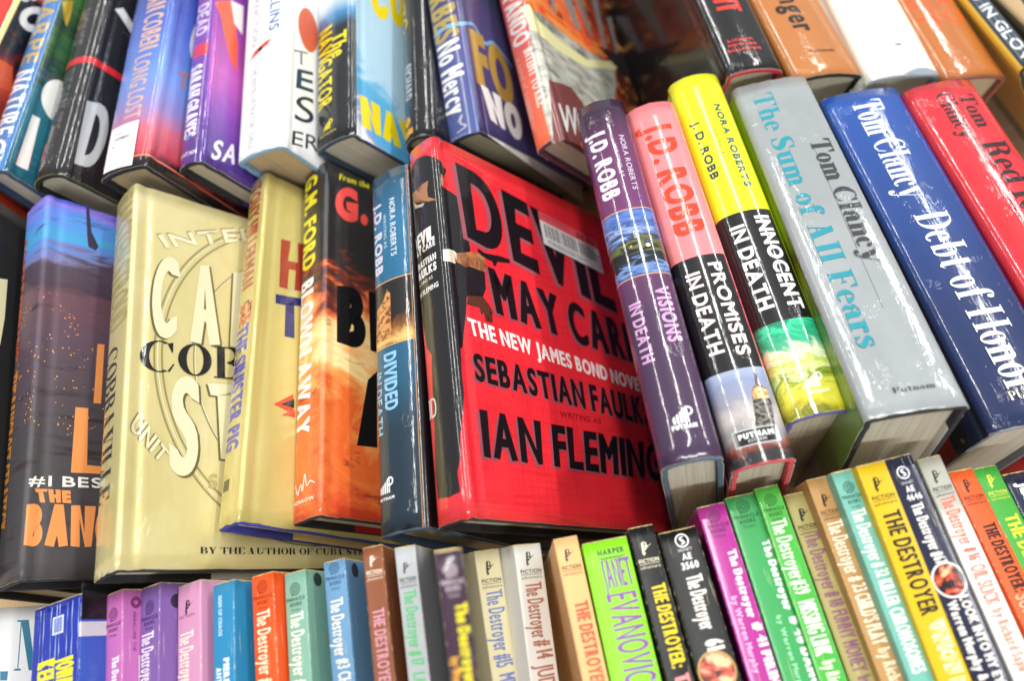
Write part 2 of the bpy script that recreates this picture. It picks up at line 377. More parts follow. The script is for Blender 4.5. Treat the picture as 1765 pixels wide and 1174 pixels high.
# ------------------------------------------------------------------ decals printed on a book surface, gathered in one mesh
class Skin:
    def __init__(s, surf): s.surf = surf; s.V = []; s.F = []; s.UV = []; s.M = []; s.mats = []; s.lay = 0
    def mi(s, m):
        if m not in s.mats: s.mats.append(m)
        return s.mats.index(m)
    def add(s, V2, F, m, off):
        """V2 in (s, y) cm"""
        if not F: return
        bm = bmesh.new(); vs = [bm.verts.new((a, b, 0)) for a, b in V2]
        for f in F:
            try: bm.faces.new([vs[i] for i in f])
            except ValueError: pass
        a = min(v[0] for v in V2); b = max(v[0] for v in V2)
        for c in s.surf.cuts(a, b):
            bmesh.ops.bisect_plane(bm, geom=bm.verts[:]+bm.edges[:]+bm.faces[:], plane_co=(c, 0, 0), plane_no=(1, 0, 0), dist=1e-5)
        bm.normal_update()
        base = len(s.V); k = s.mi(m); bm.verts.index_update()
        for v in bm.verts: s.V.append(s.surf.at(v.co.x, v.co.y, off)); s.UV.append((v.co.x, v.co.y))
        for f in bm.faces:
            ids = [base+v.index for v in f.verts]
            if f.normal.z < 0: ids = ids[::-1]
            s.F.append(ids); s.M.append(k)
        bm.free()
    def shapes(s, shapes, quad, m):
        """unit-box shapes into the quad bl, br, tr, tl given in (s, y)"""
        bl, br, tr, tl = quad
        for V, F in shapes:
            s.lay += 1; off = .006 + .0006*(s.lay % 120)
            W2 = []
            for u, v in V:
                W2.append(tuple((1-u)*(1-v)*bl[i]+u*(1-v)*br[i]+u*v*tr[i]+(1-u)*v*tl[i] for i in (0, 1)))
            # keep winding positive
            s.add(W2, F, m, off)
def obj(name, V, F, mats, parent, UV=None, MI=None, smooth=False):
    me = bpy.data.meshes.new(name); me.from_pydata([tuple(v) for v in V], [], F)
    for m in mats: me.materials.append(m)
    if MI: me.polygons.foreach_set('material_index', MI)
    if UV:
        ul = me.uv_layers.new(name='print')
        for p in me.polygons:
            for li in p.loop_indices: ul.data[li].uv = UV[me.loops[li].vertex_index]
    if smooth:
        me.polygons.foreach_set('use_smooth', [True]*len(me.polygons))
    me.update(); o = bpy.data.objects.new(name, me); S.collection.objects.link(o)
    if parent: o.parent = parent
    return o
def sheet(surf, s0, s1, y0, y1, o_out, o_in, jit=0.0, ny=22, seed=0, wav=0.0, half=None):
    """thick folded sheet following the book profile"""
    qs = [s0] + surf.cuts(s0, s1) + [s1]
    d = []
    for a, b in zip(qs, qs[1:]):
        n = max(1, int((b-a)/1.2)); d += [a+(b-a)*k/n for k in range(n)]
    qs = d + [s1]; V = []; UV = []; n = len(qs)
    for side, off in ((0, o_out), (1, o_in)):
        for j in range(ny+1):
            for q in qs:
                t = j/ny; y = y0+(y1-y0)*t
                e = jit*(noise.noise(Vector((q*2.3, seed*7.1+(0 if t < .5 else 50), 0)))) if jit else 0
                if j == 0: y += e
                if j == ny: y += e
                o = off + (wav*noise.noise(Vector((q*.35, y*.22, seed*3.7))) if wav else 0)
                V.append(surf.at(q, y, o)); UV.append((q, y))
    F = []; N = n*(ny+1)
    for j in range(ny):
        for i in range(n-1):
            a = j*n+i; F.append([a, a+1, a+n+1, a+n]); F.append([N+a, N+a+n, N+a+n+1, N+a+1])
    core = len(F)
    for i in range(n-1):
        F.append([i+1, i, N+i, N+i+1]); a = ny*n+i; F.append([a, a+1, N+a+1, N+a])
    for j in range(ny):
        a = j*n; F.append([a, a+n, N+a+n, N+a]); a = j*n+n-1; F.append([a+n, a, N+a, N+a+n])
    return V, F, UV, core, n, ny
def boxmesh(x0, x1, y0, y1, z0, z1, top=0.0, nx=10):
    """page block with a rounded back (top = rise of the back)"""
    P = [(x0, z0), (x1, z0)]
    for k in range(nx+1):
        t = 1-2*k/nx; P.append(((x0+x1)/2+(x1-x0)/2*t, z1-top*t*t))
    n = len(P); V = [Vector((x*CM, y*CM, z*CM)) for y in (y0, y1) for x, z in P]
    F = [list(range(n)), list(range(2*n-1, n-1, -1))] + [[i, n+i, n+(i+1) % n, (i+1) % n] for i in range(n)]
    return V, F
def thing(name, label, cat, M=None, group=None, loc=None):
    o = bpy.data.objects.new(name, None); S.collection.objects.link(o); o.empty_display_size = .02
    if M is not None: o.matrix_world = M
    if loc: o.location = loc
    o['label'] = label; o['category'] = cat
    if group: o['group'] = group
    return o

def book(key, B, pose):
    T, L, W = pose['T'], pose['L'], pose['W']; hard = B['kind'] == 'h'
    rt = thing('hardcover_book' if hard else 'paperback_book', B['label'], 'book', Matrix(pose['m']), B['group'])
    fin = B.get('fin', 'wrap' if hard else 'satin'); seed = sum(ord(c)*(i+3) for i, c in enumerate(key))
    if hard:
        surf = Surf(T, L, W, B.get('bulge', .28), B.get('r', .38), B.get('groove', .07))
    else:
        surf = Surf(T, L, W, B.get('bulge', .03), .07, 0.0)
    art = B.get('art'); wear = (round(T, 2), round(L, 2)) if not hard else None
    base = mat(B['col'], fin, art, wear)
    sk = Skin(surf)
    k0 = sk.mi(base); rim = sk.mi(paper(B.get('rim', 'e9e4cf'), .3))
    jit = .08 if hard else .07
    y0, y1 = (.02, L-.02)
    V, F, UV, core, n, ny = sheet(surf, -(W-.4), T+(W-.4), y0, y1, 0.0, -.035, jit, 22, seed % 97, 0.0)
    sk.V += V; sk.F += F; sk.UV += UV; sk.M += [k0]*core + [rim]*(len(F)-core)
    for d in B['decals']:
        kind = d[0]
        if kind == 't' or kind == 'serif':
            _, txt, quad, col, f, bold = d
            lx = math.hypot(quad[1][0]-quad[0][0], quad[1][1]-quad[0][1]); ly = math.hypot(quad[3][0]-quad[0][0], quad[3][1]-quad[0][1])
            sh = flat_text(txt, lx, ly, bold) if kind == 't' else serif_text(txt, lx, ly, bold)
            sk.shapes(sh, quad, mat(col, f or fin))
        elif kind == 'poly':
            _, pts, col, f, a = d; sk.lay += 1
            P, Fc = poly([tuple(p) for p in pts])
            bm = bmesh.new(); fv = bm.faces.new([bm.verts.new((x, y, 0)) for x, y in P])
            bmesh.ops.triangulate(bm, faces=[fv]); bm.verts.index_update()
            V2 = [(v.co.x, v.co.y) for v in bm.verts]; F2 = [[v.index for v in q.verts] for q in bm.faces]; bm.free()
            sk.add(V2, F2, mat(col, f or fin, a), .006+.0006*(sk.lay % 120))
        elif kind == 'band':
            _, s0, s1, ya, yb, col, f, a = d; sk.lay += 1
            sk.add(*rect(s0, ya, s1, yb), mat(col, f or fin, a), .006+.0006*(sk.lay % 120))
        elif kind == 'ring':
            _, cx, cy, r1, r0, col, asp = d; sk.lay += 1
            sk.add(*ring(cx, cy, r1, r1*asp, r0, r0*asp), mat(col, fin), .006+.0006*(sk.lay % 120))
        elif kind == 'stroke':
            _, pts, col = d; sk.lay += 1
            sk.add(*stroke(pts), mat(col, fin), .006+.0006*(sk.lay % 120))
    nm = 'dust_jacket' if hard else 'cover'
    jk = obj(nm, sk.V, sk.F, sk.mats, rt, sk.UV, sk.M, True)
    # parts
    if hard:
        bc = B.get('board', '2a2a2e')
        V, F, UV, *_ = sheet(surf, -(W-.02), T+(W-.02), -.05, L+.05, -.06, -.30, 0, 8, 0, 0)
        obj('case_boards', V, F, [cloth(bc)], rt, None, None, False)
        V, F = boxmesh(.34, T-.34, .36, L-.36, .45, W-.42, surf.bulge*.9)
        obj('page_block', V, F, [paper(B.get('paper', 'd8d0be'))], rt)
        if B.get('flap'):
            for sd, (x0, x1) in enumerate(((.30, .335), (T-.335, T-.30))):
                if B['flap'][1] not in (sd, 2): continue
                V, F = boxmesh(x0, x1, .0, L, .3, W-B.get('flapz', 5.5), 0, 1)
                obj('jacket_flap', V, F, [mat(B['flap'][0], 'satin')], rt)
        if B.get('hang'):
            xo = T-.045; P4 = [(W-1.2, -.03), (1.0, -1.5), (1.0, 3), (W-1.2, 3)]
            V = [Vector((x*CM, y*CM, z*CM)) for x in (xo, xo-.02) for z, y in P4]
            F = [[0, 1, 2, 3], [7, 6, 5, 4]] + [[i, 4+i, 4+(i+1) % 4, (i+1) % 4] for i in range(4)]
            obj('jacket_flap', V, F, [mat(B['hang'], 'satin')], rt)
        hbc = B.get('hband')
        if hbc:
            for yy in (.30, L-.36):
                V, F = boxmesh(.4, T-.4, yy, yy+.1, W-.62-surf.bulge*.5, W-.40, surf.bulge*.8)
                obj('headband', V, F, [cloth(hbc)], rt)
    else:
        V, F = boxmesh(.03, T-.03, .05, L+.025, .1, W-.045, .03)
        obj('page_block', V, F, [paper(B.get('paper', 'd9c48c'))], rt)
    for stk in B.get('stickers', []):
        s2 = Skin(surf); quad = stk['quad']; o0 = .085
        pts = stk['quad']; m0 = mat(stk['col'], 'satin')
        P, Fc = poly([tuple(p) for p in pts]); s2.add(P, Fc, m0, o0)
        for i, (h, q4) in enumerate(stk.get('patch', [])):
            bl, br, tr, tl = quad
            f = lambda u, v: tuple((1-u)*(1-v)*bl[j]+u*(1-v)*br[j]+u*v*tr[j]+(1-u)*v*tl[j] for j in (0, 1))
            s2.add([f(q4[0], q4[1]), f(q4[2], q4[1]), f(q4[2], q4[3]), f(q4[0], q4[3])], [[0, 1, 2, 3]], mat(h, 'satin'), o0+.003+.001*i)
        for i, (txt, h, q4, bo) in enumerate(stk.get('texts', [])):
            bl, br, tr, tl = quad
            f = lambda u, v: tuple((1-u)*(1-v)*bl[j]+u*(1-v)*br[j]+u*v*tr[j]+(1-u)*v*tl[j] for j in (0, 1))
            q = [f(q4[0], q4[1]), f(q4[2], q4[1]), f(q4[2], q4[3]), f(q4[0], q4[3])]
            lx = math.dist(q[0], q[1]); ly = math.dist(q[0], q[3])
            for V_, F_ in flat_text(txt, lx, ly, bo):
                W2 = [tuple((1-u)*(1-v)*q[0][j]+u*(1-v)*q[1][j]+u*v*q[2][j]+(1-u)*v*q[3][j] for j in (0, 1)) for u, v in V_]
                s2.add(W2, F_, mat(h, 'satin'), o0+.012+.001*i)
        obj(stk['name'], s2.V, s2.F, s2.mats, rt, s2.UV, s2.M, True)
    return rt

# ------------------------------------------------------------------ the table under the books
def table():
    m = bpy.data.materials.new('table_top'); m.use_nodes = True; nt = m.node_tree; lk = nt.links.new
    b = nt.nodes['Principled BSDF']; tc = node(nt, 'ShaderNodeTexCoord')
    mp = node(nt, 'ShaderNodeMapping'); mp.inputs['Scale'].default_value = (3, 40, 3); lk(tc.outputs['Object'], mp.inputs[0])
    t = node(nt, 'ShaderNodeTexNoise'); t.inputs['Scale'].default_value = 2; t.inputs['Detail'].default_value = 6; lk(mp.outputs[0], t.inputs[0])
    lk(mixc(nt, t.outputs[0], lin('b08a5c'), lin('d8bd92')), b.inputs['Base Color']); b.inputs['Roughness'].default_value = .45
    V, F = boxmesh(-75, 90, -45, 110, -3.0, -.15, 0, 1)
    o = obj('table_top', V, F, [m], None); o['kind'] = 'structure'
table()
BOOKS = {
 'M0': {'label': 'black hardcover with a cream patch, cut off at the left edge of the middle row', 'group': 'hardcover books standing spine up in the middle row', 'col': '2b2b2c', 'kind': 'h', 'decals': [('poly', [(4.305, 18.072), (5.432, 18.517), (5.497, 15.771), (5.362, 13.814), (4.785, 13.758)], 'f2f0c0', None, None)]},
 'M1': {'label': 'hardcover with blue evening sky over dark water and orange cover lettering', 'group': 'hardcover books standing spine up in the middle row', 'col': '55484f', 'kind': 'h', 'decals': [('t', "ROBERT LUDLUM'S", [(-0.764, 21.45), (-0.764, 13.046), (0.729, 13.046), (0.729, 21.45)], 'b8502c', None, 0.05), ('t', 'THE BANCROFT STRATEGY', [(-0.874, 12.365), (-0.874, 3.183), (0.871, 3.183), (0.871, 12.365)], 'd9862c', None, 0.04), ('band', 7.182, 13.982, 18.054, 18.404, 'a8a0ac', None, None), ('poly', [(5.304, 24.084), (5.448, 24.142), (5.758, 21.822), (6.23, 20.9), (6.06, 20.542), (5.586, 20.682), (5.481, 21.506)], '38324a', None, None), ('t', '#1 BEST', [(3.102, 4.985), (7.952, 5.068), (7.903, 5.656), (3.094, 5.56)], 'f4f2ea', None, 0.02), ('t', 'THE', [(3.589, 4.092), (5.313, 4.1), (5.248, 4.817), (3.456, 4.847)], 'f59a58', None, 0.08), ('t', 'BANC', [(3.061, 1.744), (7.748, 1.61), (7.813, 4.001), (3.08, 4.007)], 'f59a58', None, 0.13), ('poly', [(5.302, 9.767), (6.02, 9.798), (6.093, 6.352), (7.411, 6.319), (7.423, 5.901), (5.23, 5.845)], 'f59a58', None, None), ('poly', [(6.403, 14.042), (6.821, 14.094), (6.744, 10.196), (6.306, 10.167)], 'f59a58', None, None), ('band', 9.082, 11.982, 14.497, 14.747, 'c87a3c', None, {'r': (0, 1), 'g': 0, 'n': 2.5, 'sc': (4, 6), 'stops': [(0.3, '6a4a44'), (0.6, 'f0a050')]})], 'fin': 'satin', 'bulge': 0.1, 'r': 0.25, 'board': '24242a', 'art': {'r': (0, 24), 'n': 0.22, 'sc': (0.12, 0.6), 'stops': [(0, '4c494b'), (0.3, '4a474a'), (0.5, '554852'), (0.62, '5b4858'), (0.7, '6b4a55'), (0.735, '4a3a48'), (0.8, '54485a'), (0.815, '7a78a8'), (0.85, '5d8bd8'), (0.89, '4ba6d8'), (0.94, '5e8ae6'), (0.97, '9a83e8'), (1, '4d62d8')], 'mottle': [('3c3238', 0.25, 1.6, 0.56, 0.12)], 'specks': ('f2a04a', 4.2, 8, 17.0)}},
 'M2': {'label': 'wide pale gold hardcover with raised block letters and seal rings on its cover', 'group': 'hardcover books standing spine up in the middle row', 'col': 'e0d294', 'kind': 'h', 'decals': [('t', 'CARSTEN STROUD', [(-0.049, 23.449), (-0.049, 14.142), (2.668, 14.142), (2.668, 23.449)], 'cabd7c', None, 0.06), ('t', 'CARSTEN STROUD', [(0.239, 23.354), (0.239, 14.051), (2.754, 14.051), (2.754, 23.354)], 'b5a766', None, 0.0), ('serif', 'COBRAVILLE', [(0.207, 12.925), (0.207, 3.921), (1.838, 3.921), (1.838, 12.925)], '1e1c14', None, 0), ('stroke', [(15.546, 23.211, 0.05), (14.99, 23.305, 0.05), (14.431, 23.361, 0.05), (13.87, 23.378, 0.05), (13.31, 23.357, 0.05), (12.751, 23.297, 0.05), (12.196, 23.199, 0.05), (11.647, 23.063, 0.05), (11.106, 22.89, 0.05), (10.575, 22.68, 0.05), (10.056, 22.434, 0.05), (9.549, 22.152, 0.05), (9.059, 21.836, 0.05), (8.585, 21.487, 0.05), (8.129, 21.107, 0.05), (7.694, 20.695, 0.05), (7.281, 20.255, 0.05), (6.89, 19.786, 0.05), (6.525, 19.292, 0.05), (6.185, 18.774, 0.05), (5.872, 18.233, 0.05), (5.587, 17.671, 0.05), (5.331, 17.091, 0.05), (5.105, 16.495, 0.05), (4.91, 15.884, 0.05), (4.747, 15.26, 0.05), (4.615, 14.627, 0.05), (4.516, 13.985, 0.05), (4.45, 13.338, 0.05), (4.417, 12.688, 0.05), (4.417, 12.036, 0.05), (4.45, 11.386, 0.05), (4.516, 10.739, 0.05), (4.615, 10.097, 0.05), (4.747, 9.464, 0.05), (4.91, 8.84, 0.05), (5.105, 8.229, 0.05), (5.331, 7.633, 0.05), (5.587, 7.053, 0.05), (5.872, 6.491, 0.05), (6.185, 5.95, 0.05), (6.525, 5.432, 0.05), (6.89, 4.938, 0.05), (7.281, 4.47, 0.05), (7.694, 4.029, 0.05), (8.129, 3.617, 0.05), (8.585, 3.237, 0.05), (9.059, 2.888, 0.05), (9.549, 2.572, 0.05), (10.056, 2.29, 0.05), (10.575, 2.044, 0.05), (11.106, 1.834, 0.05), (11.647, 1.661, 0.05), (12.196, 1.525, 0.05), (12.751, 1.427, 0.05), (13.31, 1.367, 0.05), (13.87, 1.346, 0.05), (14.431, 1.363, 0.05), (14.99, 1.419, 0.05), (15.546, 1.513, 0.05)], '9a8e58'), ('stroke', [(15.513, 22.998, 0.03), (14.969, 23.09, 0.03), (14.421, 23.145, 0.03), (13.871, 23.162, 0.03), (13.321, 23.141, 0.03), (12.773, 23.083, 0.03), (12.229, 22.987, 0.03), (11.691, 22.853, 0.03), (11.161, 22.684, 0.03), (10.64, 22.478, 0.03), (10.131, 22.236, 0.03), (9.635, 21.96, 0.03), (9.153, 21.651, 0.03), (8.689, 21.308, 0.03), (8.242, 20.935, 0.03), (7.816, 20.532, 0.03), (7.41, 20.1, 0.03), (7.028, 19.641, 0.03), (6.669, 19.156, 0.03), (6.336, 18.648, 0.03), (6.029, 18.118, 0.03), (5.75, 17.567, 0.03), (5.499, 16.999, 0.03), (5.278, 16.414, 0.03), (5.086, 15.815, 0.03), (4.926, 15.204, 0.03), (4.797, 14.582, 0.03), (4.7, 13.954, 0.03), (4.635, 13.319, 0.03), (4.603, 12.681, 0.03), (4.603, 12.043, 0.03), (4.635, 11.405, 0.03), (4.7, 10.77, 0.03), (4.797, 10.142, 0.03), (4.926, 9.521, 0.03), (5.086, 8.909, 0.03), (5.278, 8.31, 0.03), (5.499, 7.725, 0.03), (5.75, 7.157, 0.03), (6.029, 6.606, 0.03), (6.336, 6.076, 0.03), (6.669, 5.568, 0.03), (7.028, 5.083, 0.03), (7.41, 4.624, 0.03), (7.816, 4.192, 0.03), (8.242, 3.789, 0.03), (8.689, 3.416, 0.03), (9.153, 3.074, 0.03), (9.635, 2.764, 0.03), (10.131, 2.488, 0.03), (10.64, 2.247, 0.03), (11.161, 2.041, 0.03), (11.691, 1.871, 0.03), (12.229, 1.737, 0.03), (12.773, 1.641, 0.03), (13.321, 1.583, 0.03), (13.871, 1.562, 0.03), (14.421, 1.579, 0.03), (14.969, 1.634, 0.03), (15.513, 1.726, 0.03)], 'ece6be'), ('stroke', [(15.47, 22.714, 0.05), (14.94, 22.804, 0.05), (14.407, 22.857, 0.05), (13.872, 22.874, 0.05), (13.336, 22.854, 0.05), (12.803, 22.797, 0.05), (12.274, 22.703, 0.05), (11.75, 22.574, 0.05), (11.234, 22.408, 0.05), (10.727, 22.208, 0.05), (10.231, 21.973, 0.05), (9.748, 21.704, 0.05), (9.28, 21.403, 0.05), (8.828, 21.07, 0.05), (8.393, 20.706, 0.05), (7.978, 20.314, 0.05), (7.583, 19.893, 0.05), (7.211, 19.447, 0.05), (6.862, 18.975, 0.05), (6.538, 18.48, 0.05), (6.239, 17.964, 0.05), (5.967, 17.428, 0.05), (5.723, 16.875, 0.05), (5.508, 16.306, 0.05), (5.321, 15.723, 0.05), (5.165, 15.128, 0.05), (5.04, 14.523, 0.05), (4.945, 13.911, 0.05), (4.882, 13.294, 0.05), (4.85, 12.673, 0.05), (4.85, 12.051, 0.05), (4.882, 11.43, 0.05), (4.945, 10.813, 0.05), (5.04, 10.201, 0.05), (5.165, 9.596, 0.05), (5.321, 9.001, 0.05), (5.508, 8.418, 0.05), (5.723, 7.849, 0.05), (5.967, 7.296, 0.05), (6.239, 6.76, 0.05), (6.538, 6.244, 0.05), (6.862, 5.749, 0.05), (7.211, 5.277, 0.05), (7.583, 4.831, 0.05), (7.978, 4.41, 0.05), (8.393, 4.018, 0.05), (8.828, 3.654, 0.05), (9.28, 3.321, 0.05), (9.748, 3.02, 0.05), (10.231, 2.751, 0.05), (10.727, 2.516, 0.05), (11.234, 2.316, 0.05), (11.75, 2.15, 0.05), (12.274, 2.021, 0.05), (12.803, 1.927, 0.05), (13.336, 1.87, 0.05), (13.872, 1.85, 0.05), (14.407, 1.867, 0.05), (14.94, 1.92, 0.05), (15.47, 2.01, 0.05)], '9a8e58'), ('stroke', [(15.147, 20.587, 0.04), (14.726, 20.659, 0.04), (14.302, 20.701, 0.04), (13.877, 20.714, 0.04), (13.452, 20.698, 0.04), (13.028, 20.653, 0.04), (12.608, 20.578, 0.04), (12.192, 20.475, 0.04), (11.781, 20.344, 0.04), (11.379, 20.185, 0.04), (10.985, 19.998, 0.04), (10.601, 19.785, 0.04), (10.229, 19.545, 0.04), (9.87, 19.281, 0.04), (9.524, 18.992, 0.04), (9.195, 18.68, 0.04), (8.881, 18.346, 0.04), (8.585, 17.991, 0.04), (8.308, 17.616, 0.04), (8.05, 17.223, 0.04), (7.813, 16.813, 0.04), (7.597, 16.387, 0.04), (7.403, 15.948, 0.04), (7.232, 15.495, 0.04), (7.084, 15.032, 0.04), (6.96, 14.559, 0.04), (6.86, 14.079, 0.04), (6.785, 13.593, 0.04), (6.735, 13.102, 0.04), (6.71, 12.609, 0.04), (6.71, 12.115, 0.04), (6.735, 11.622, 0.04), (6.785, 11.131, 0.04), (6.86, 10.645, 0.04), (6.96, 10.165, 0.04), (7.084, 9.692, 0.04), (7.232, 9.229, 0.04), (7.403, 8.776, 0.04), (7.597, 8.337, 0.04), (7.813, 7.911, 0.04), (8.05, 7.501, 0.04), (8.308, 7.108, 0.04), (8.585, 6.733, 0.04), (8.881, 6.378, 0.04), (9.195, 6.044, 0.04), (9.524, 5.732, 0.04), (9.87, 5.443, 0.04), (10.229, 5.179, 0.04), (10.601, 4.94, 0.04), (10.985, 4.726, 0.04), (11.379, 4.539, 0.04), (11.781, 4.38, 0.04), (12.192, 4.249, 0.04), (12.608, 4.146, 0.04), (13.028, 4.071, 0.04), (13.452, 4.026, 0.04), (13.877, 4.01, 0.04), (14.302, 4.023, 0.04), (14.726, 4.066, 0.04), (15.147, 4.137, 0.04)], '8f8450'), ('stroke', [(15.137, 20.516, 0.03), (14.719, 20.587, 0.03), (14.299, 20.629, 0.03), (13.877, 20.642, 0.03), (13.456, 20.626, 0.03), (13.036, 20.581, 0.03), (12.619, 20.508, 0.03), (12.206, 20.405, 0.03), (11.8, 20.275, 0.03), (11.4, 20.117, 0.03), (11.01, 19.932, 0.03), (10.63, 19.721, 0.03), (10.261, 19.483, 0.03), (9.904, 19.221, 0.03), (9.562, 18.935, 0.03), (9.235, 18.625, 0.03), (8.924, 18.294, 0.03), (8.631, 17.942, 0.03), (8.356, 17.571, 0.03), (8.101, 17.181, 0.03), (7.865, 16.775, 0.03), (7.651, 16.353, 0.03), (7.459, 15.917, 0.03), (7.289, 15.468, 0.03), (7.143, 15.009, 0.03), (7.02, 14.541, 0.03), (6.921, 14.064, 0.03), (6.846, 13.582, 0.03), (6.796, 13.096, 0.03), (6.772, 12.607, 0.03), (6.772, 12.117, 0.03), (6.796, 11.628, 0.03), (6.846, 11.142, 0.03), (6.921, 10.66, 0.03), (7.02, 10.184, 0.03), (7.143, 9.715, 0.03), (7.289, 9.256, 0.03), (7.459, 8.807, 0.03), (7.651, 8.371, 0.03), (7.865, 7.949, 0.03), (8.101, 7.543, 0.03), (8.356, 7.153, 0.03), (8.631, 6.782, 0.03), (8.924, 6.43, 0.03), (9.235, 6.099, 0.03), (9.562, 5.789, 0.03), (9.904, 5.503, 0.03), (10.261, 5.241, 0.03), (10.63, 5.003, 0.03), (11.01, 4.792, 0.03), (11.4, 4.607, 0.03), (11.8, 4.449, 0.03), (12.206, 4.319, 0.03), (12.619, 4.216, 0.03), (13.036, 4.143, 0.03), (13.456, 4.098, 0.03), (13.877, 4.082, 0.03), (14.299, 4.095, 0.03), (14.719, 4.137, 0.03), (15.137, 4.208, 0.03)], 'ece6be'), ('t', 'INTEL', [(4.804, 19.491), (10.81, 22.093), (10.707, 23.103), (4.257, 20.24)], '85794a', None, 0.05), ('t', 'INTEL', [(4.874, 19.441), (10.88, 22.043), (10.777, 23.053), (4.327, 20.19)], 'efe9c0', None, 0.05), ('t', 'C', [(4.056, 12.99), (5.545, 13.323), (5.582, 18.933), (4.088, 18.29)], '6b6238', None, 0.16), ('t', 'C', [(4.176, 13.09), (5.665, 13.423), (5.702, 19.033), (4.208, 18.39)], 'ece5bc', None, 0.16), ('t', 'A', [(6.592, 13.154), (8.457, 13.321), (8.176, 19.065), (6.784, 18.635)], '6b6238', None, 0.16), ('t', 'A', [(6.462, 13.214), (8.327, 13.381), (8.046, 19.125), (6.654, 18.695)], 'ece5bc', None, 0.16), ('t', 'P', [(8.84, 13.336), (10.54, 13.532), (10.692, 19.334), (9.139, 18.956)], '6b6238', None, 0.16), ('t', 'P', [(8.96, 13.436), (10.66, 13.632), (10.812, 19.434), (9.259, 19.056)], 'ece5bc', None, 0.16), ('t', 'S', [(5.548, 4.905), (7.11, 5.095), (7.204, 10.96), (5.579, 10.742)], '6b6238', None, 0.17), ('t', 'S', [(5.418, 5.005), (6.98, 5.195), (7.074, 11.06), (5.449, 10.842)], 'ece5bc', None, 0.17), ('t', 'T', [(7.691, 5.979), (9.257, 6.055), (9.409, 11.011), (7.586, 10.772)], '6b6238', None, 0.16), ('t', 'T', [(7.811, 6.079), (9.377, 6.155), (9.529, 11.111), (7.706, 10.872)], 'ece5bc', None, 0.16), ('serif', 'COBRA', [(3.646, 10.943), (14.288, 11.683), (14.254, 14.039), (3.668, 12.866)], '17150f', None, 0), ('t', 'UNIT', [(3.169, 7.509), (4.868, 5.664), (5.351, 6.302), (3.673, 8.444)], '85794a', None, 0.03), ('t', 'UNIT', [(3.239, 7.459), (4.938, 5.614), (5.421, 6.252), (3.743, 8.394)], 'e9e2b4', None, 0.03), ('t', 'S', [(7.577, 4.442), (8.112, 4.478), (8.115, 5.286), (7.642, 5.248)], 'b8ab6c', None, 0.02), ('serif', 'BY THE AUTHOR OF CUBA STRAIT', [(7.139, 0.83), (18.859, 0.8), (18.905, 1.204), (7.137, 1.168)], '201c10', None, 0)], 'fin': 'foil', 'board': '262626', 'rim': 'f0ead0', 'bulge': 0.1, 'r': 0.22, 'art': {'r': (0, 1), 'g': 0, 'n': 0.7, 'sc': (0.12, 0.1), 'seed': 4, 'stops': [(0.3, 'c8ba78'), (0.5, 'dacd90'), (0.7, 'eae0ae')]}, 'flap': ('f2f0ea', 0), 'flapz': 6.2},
 'M3': {'label': 'olive gold hardcover with a raised red title and blue boards, third from the left', 'group': 'hardcover books standing spine up in the middle row', 'col': 'c8bb80', 'kind': 'h', 'decals': [('t', 'TONY HILLERMAN', [(0.278, 23.164), (0.278, 15.008), (1.644, 15.008), (1.644, 23.164)], 'a8483a', None, 0.05), ('band', 0.35, 1.701, 12.338, 13.986, 'd2603a', None, {'r': (0, 1), 'g': 0, 'n': 2, 'sc': (2, 2), 'stops': [(0.35, '5a3020'), (0.5, 'd2603a'), (0.65, 'f0b070')]}), ('t', 'THE SINISTER PIG', [(0.185, 12.317), (0.185, 4.297), (1.587, 4.297), (1.587, 12.317)], '4a44b0', None, 0.05), ('band', 0.35, 1.0, 1.983, 2.639, '55523a', None, None), ('t', 'HU', [(3.582, 15.103), (7.252, 15.841), (7.41, 19.66), (3.592, 18.86)], 'a83c2c', None, 0.13), ('t', 'T', [(3.451, 11.639), (5.56, 12.022), (5.498, 14.985), (3.412, 14.564)], '2c2a68', None, 0.18), ('poly', [(3.724, 7.139), (4.988, 8.111), (5.06, 6.848)], 'd2502c', None, None), ('poly', [(4.214, 7.266), (5.084, 7.832), (5.117, 7.236)], '2a2420', None, None), ('poly', [(4.297, 6.586), (5.16, 7.172), (5.189, 6.657)], 'd2502c', None, None)], 'fin': 'foil', 'board': '3d41a0', 'rim': 'd8cc98', 'bulge': 0.1, 'r': 0.22, 'art': {'r': (0, 1), 'g': 0, 'n': 0.5, 'sc': (0.3, 0.1), 'seed': 7, 'stops': [(0.3, 'b8a858'), (0.6, 'd0c078')]}, 'flap': ('dcc080', 0), 'flapz': 4.6},
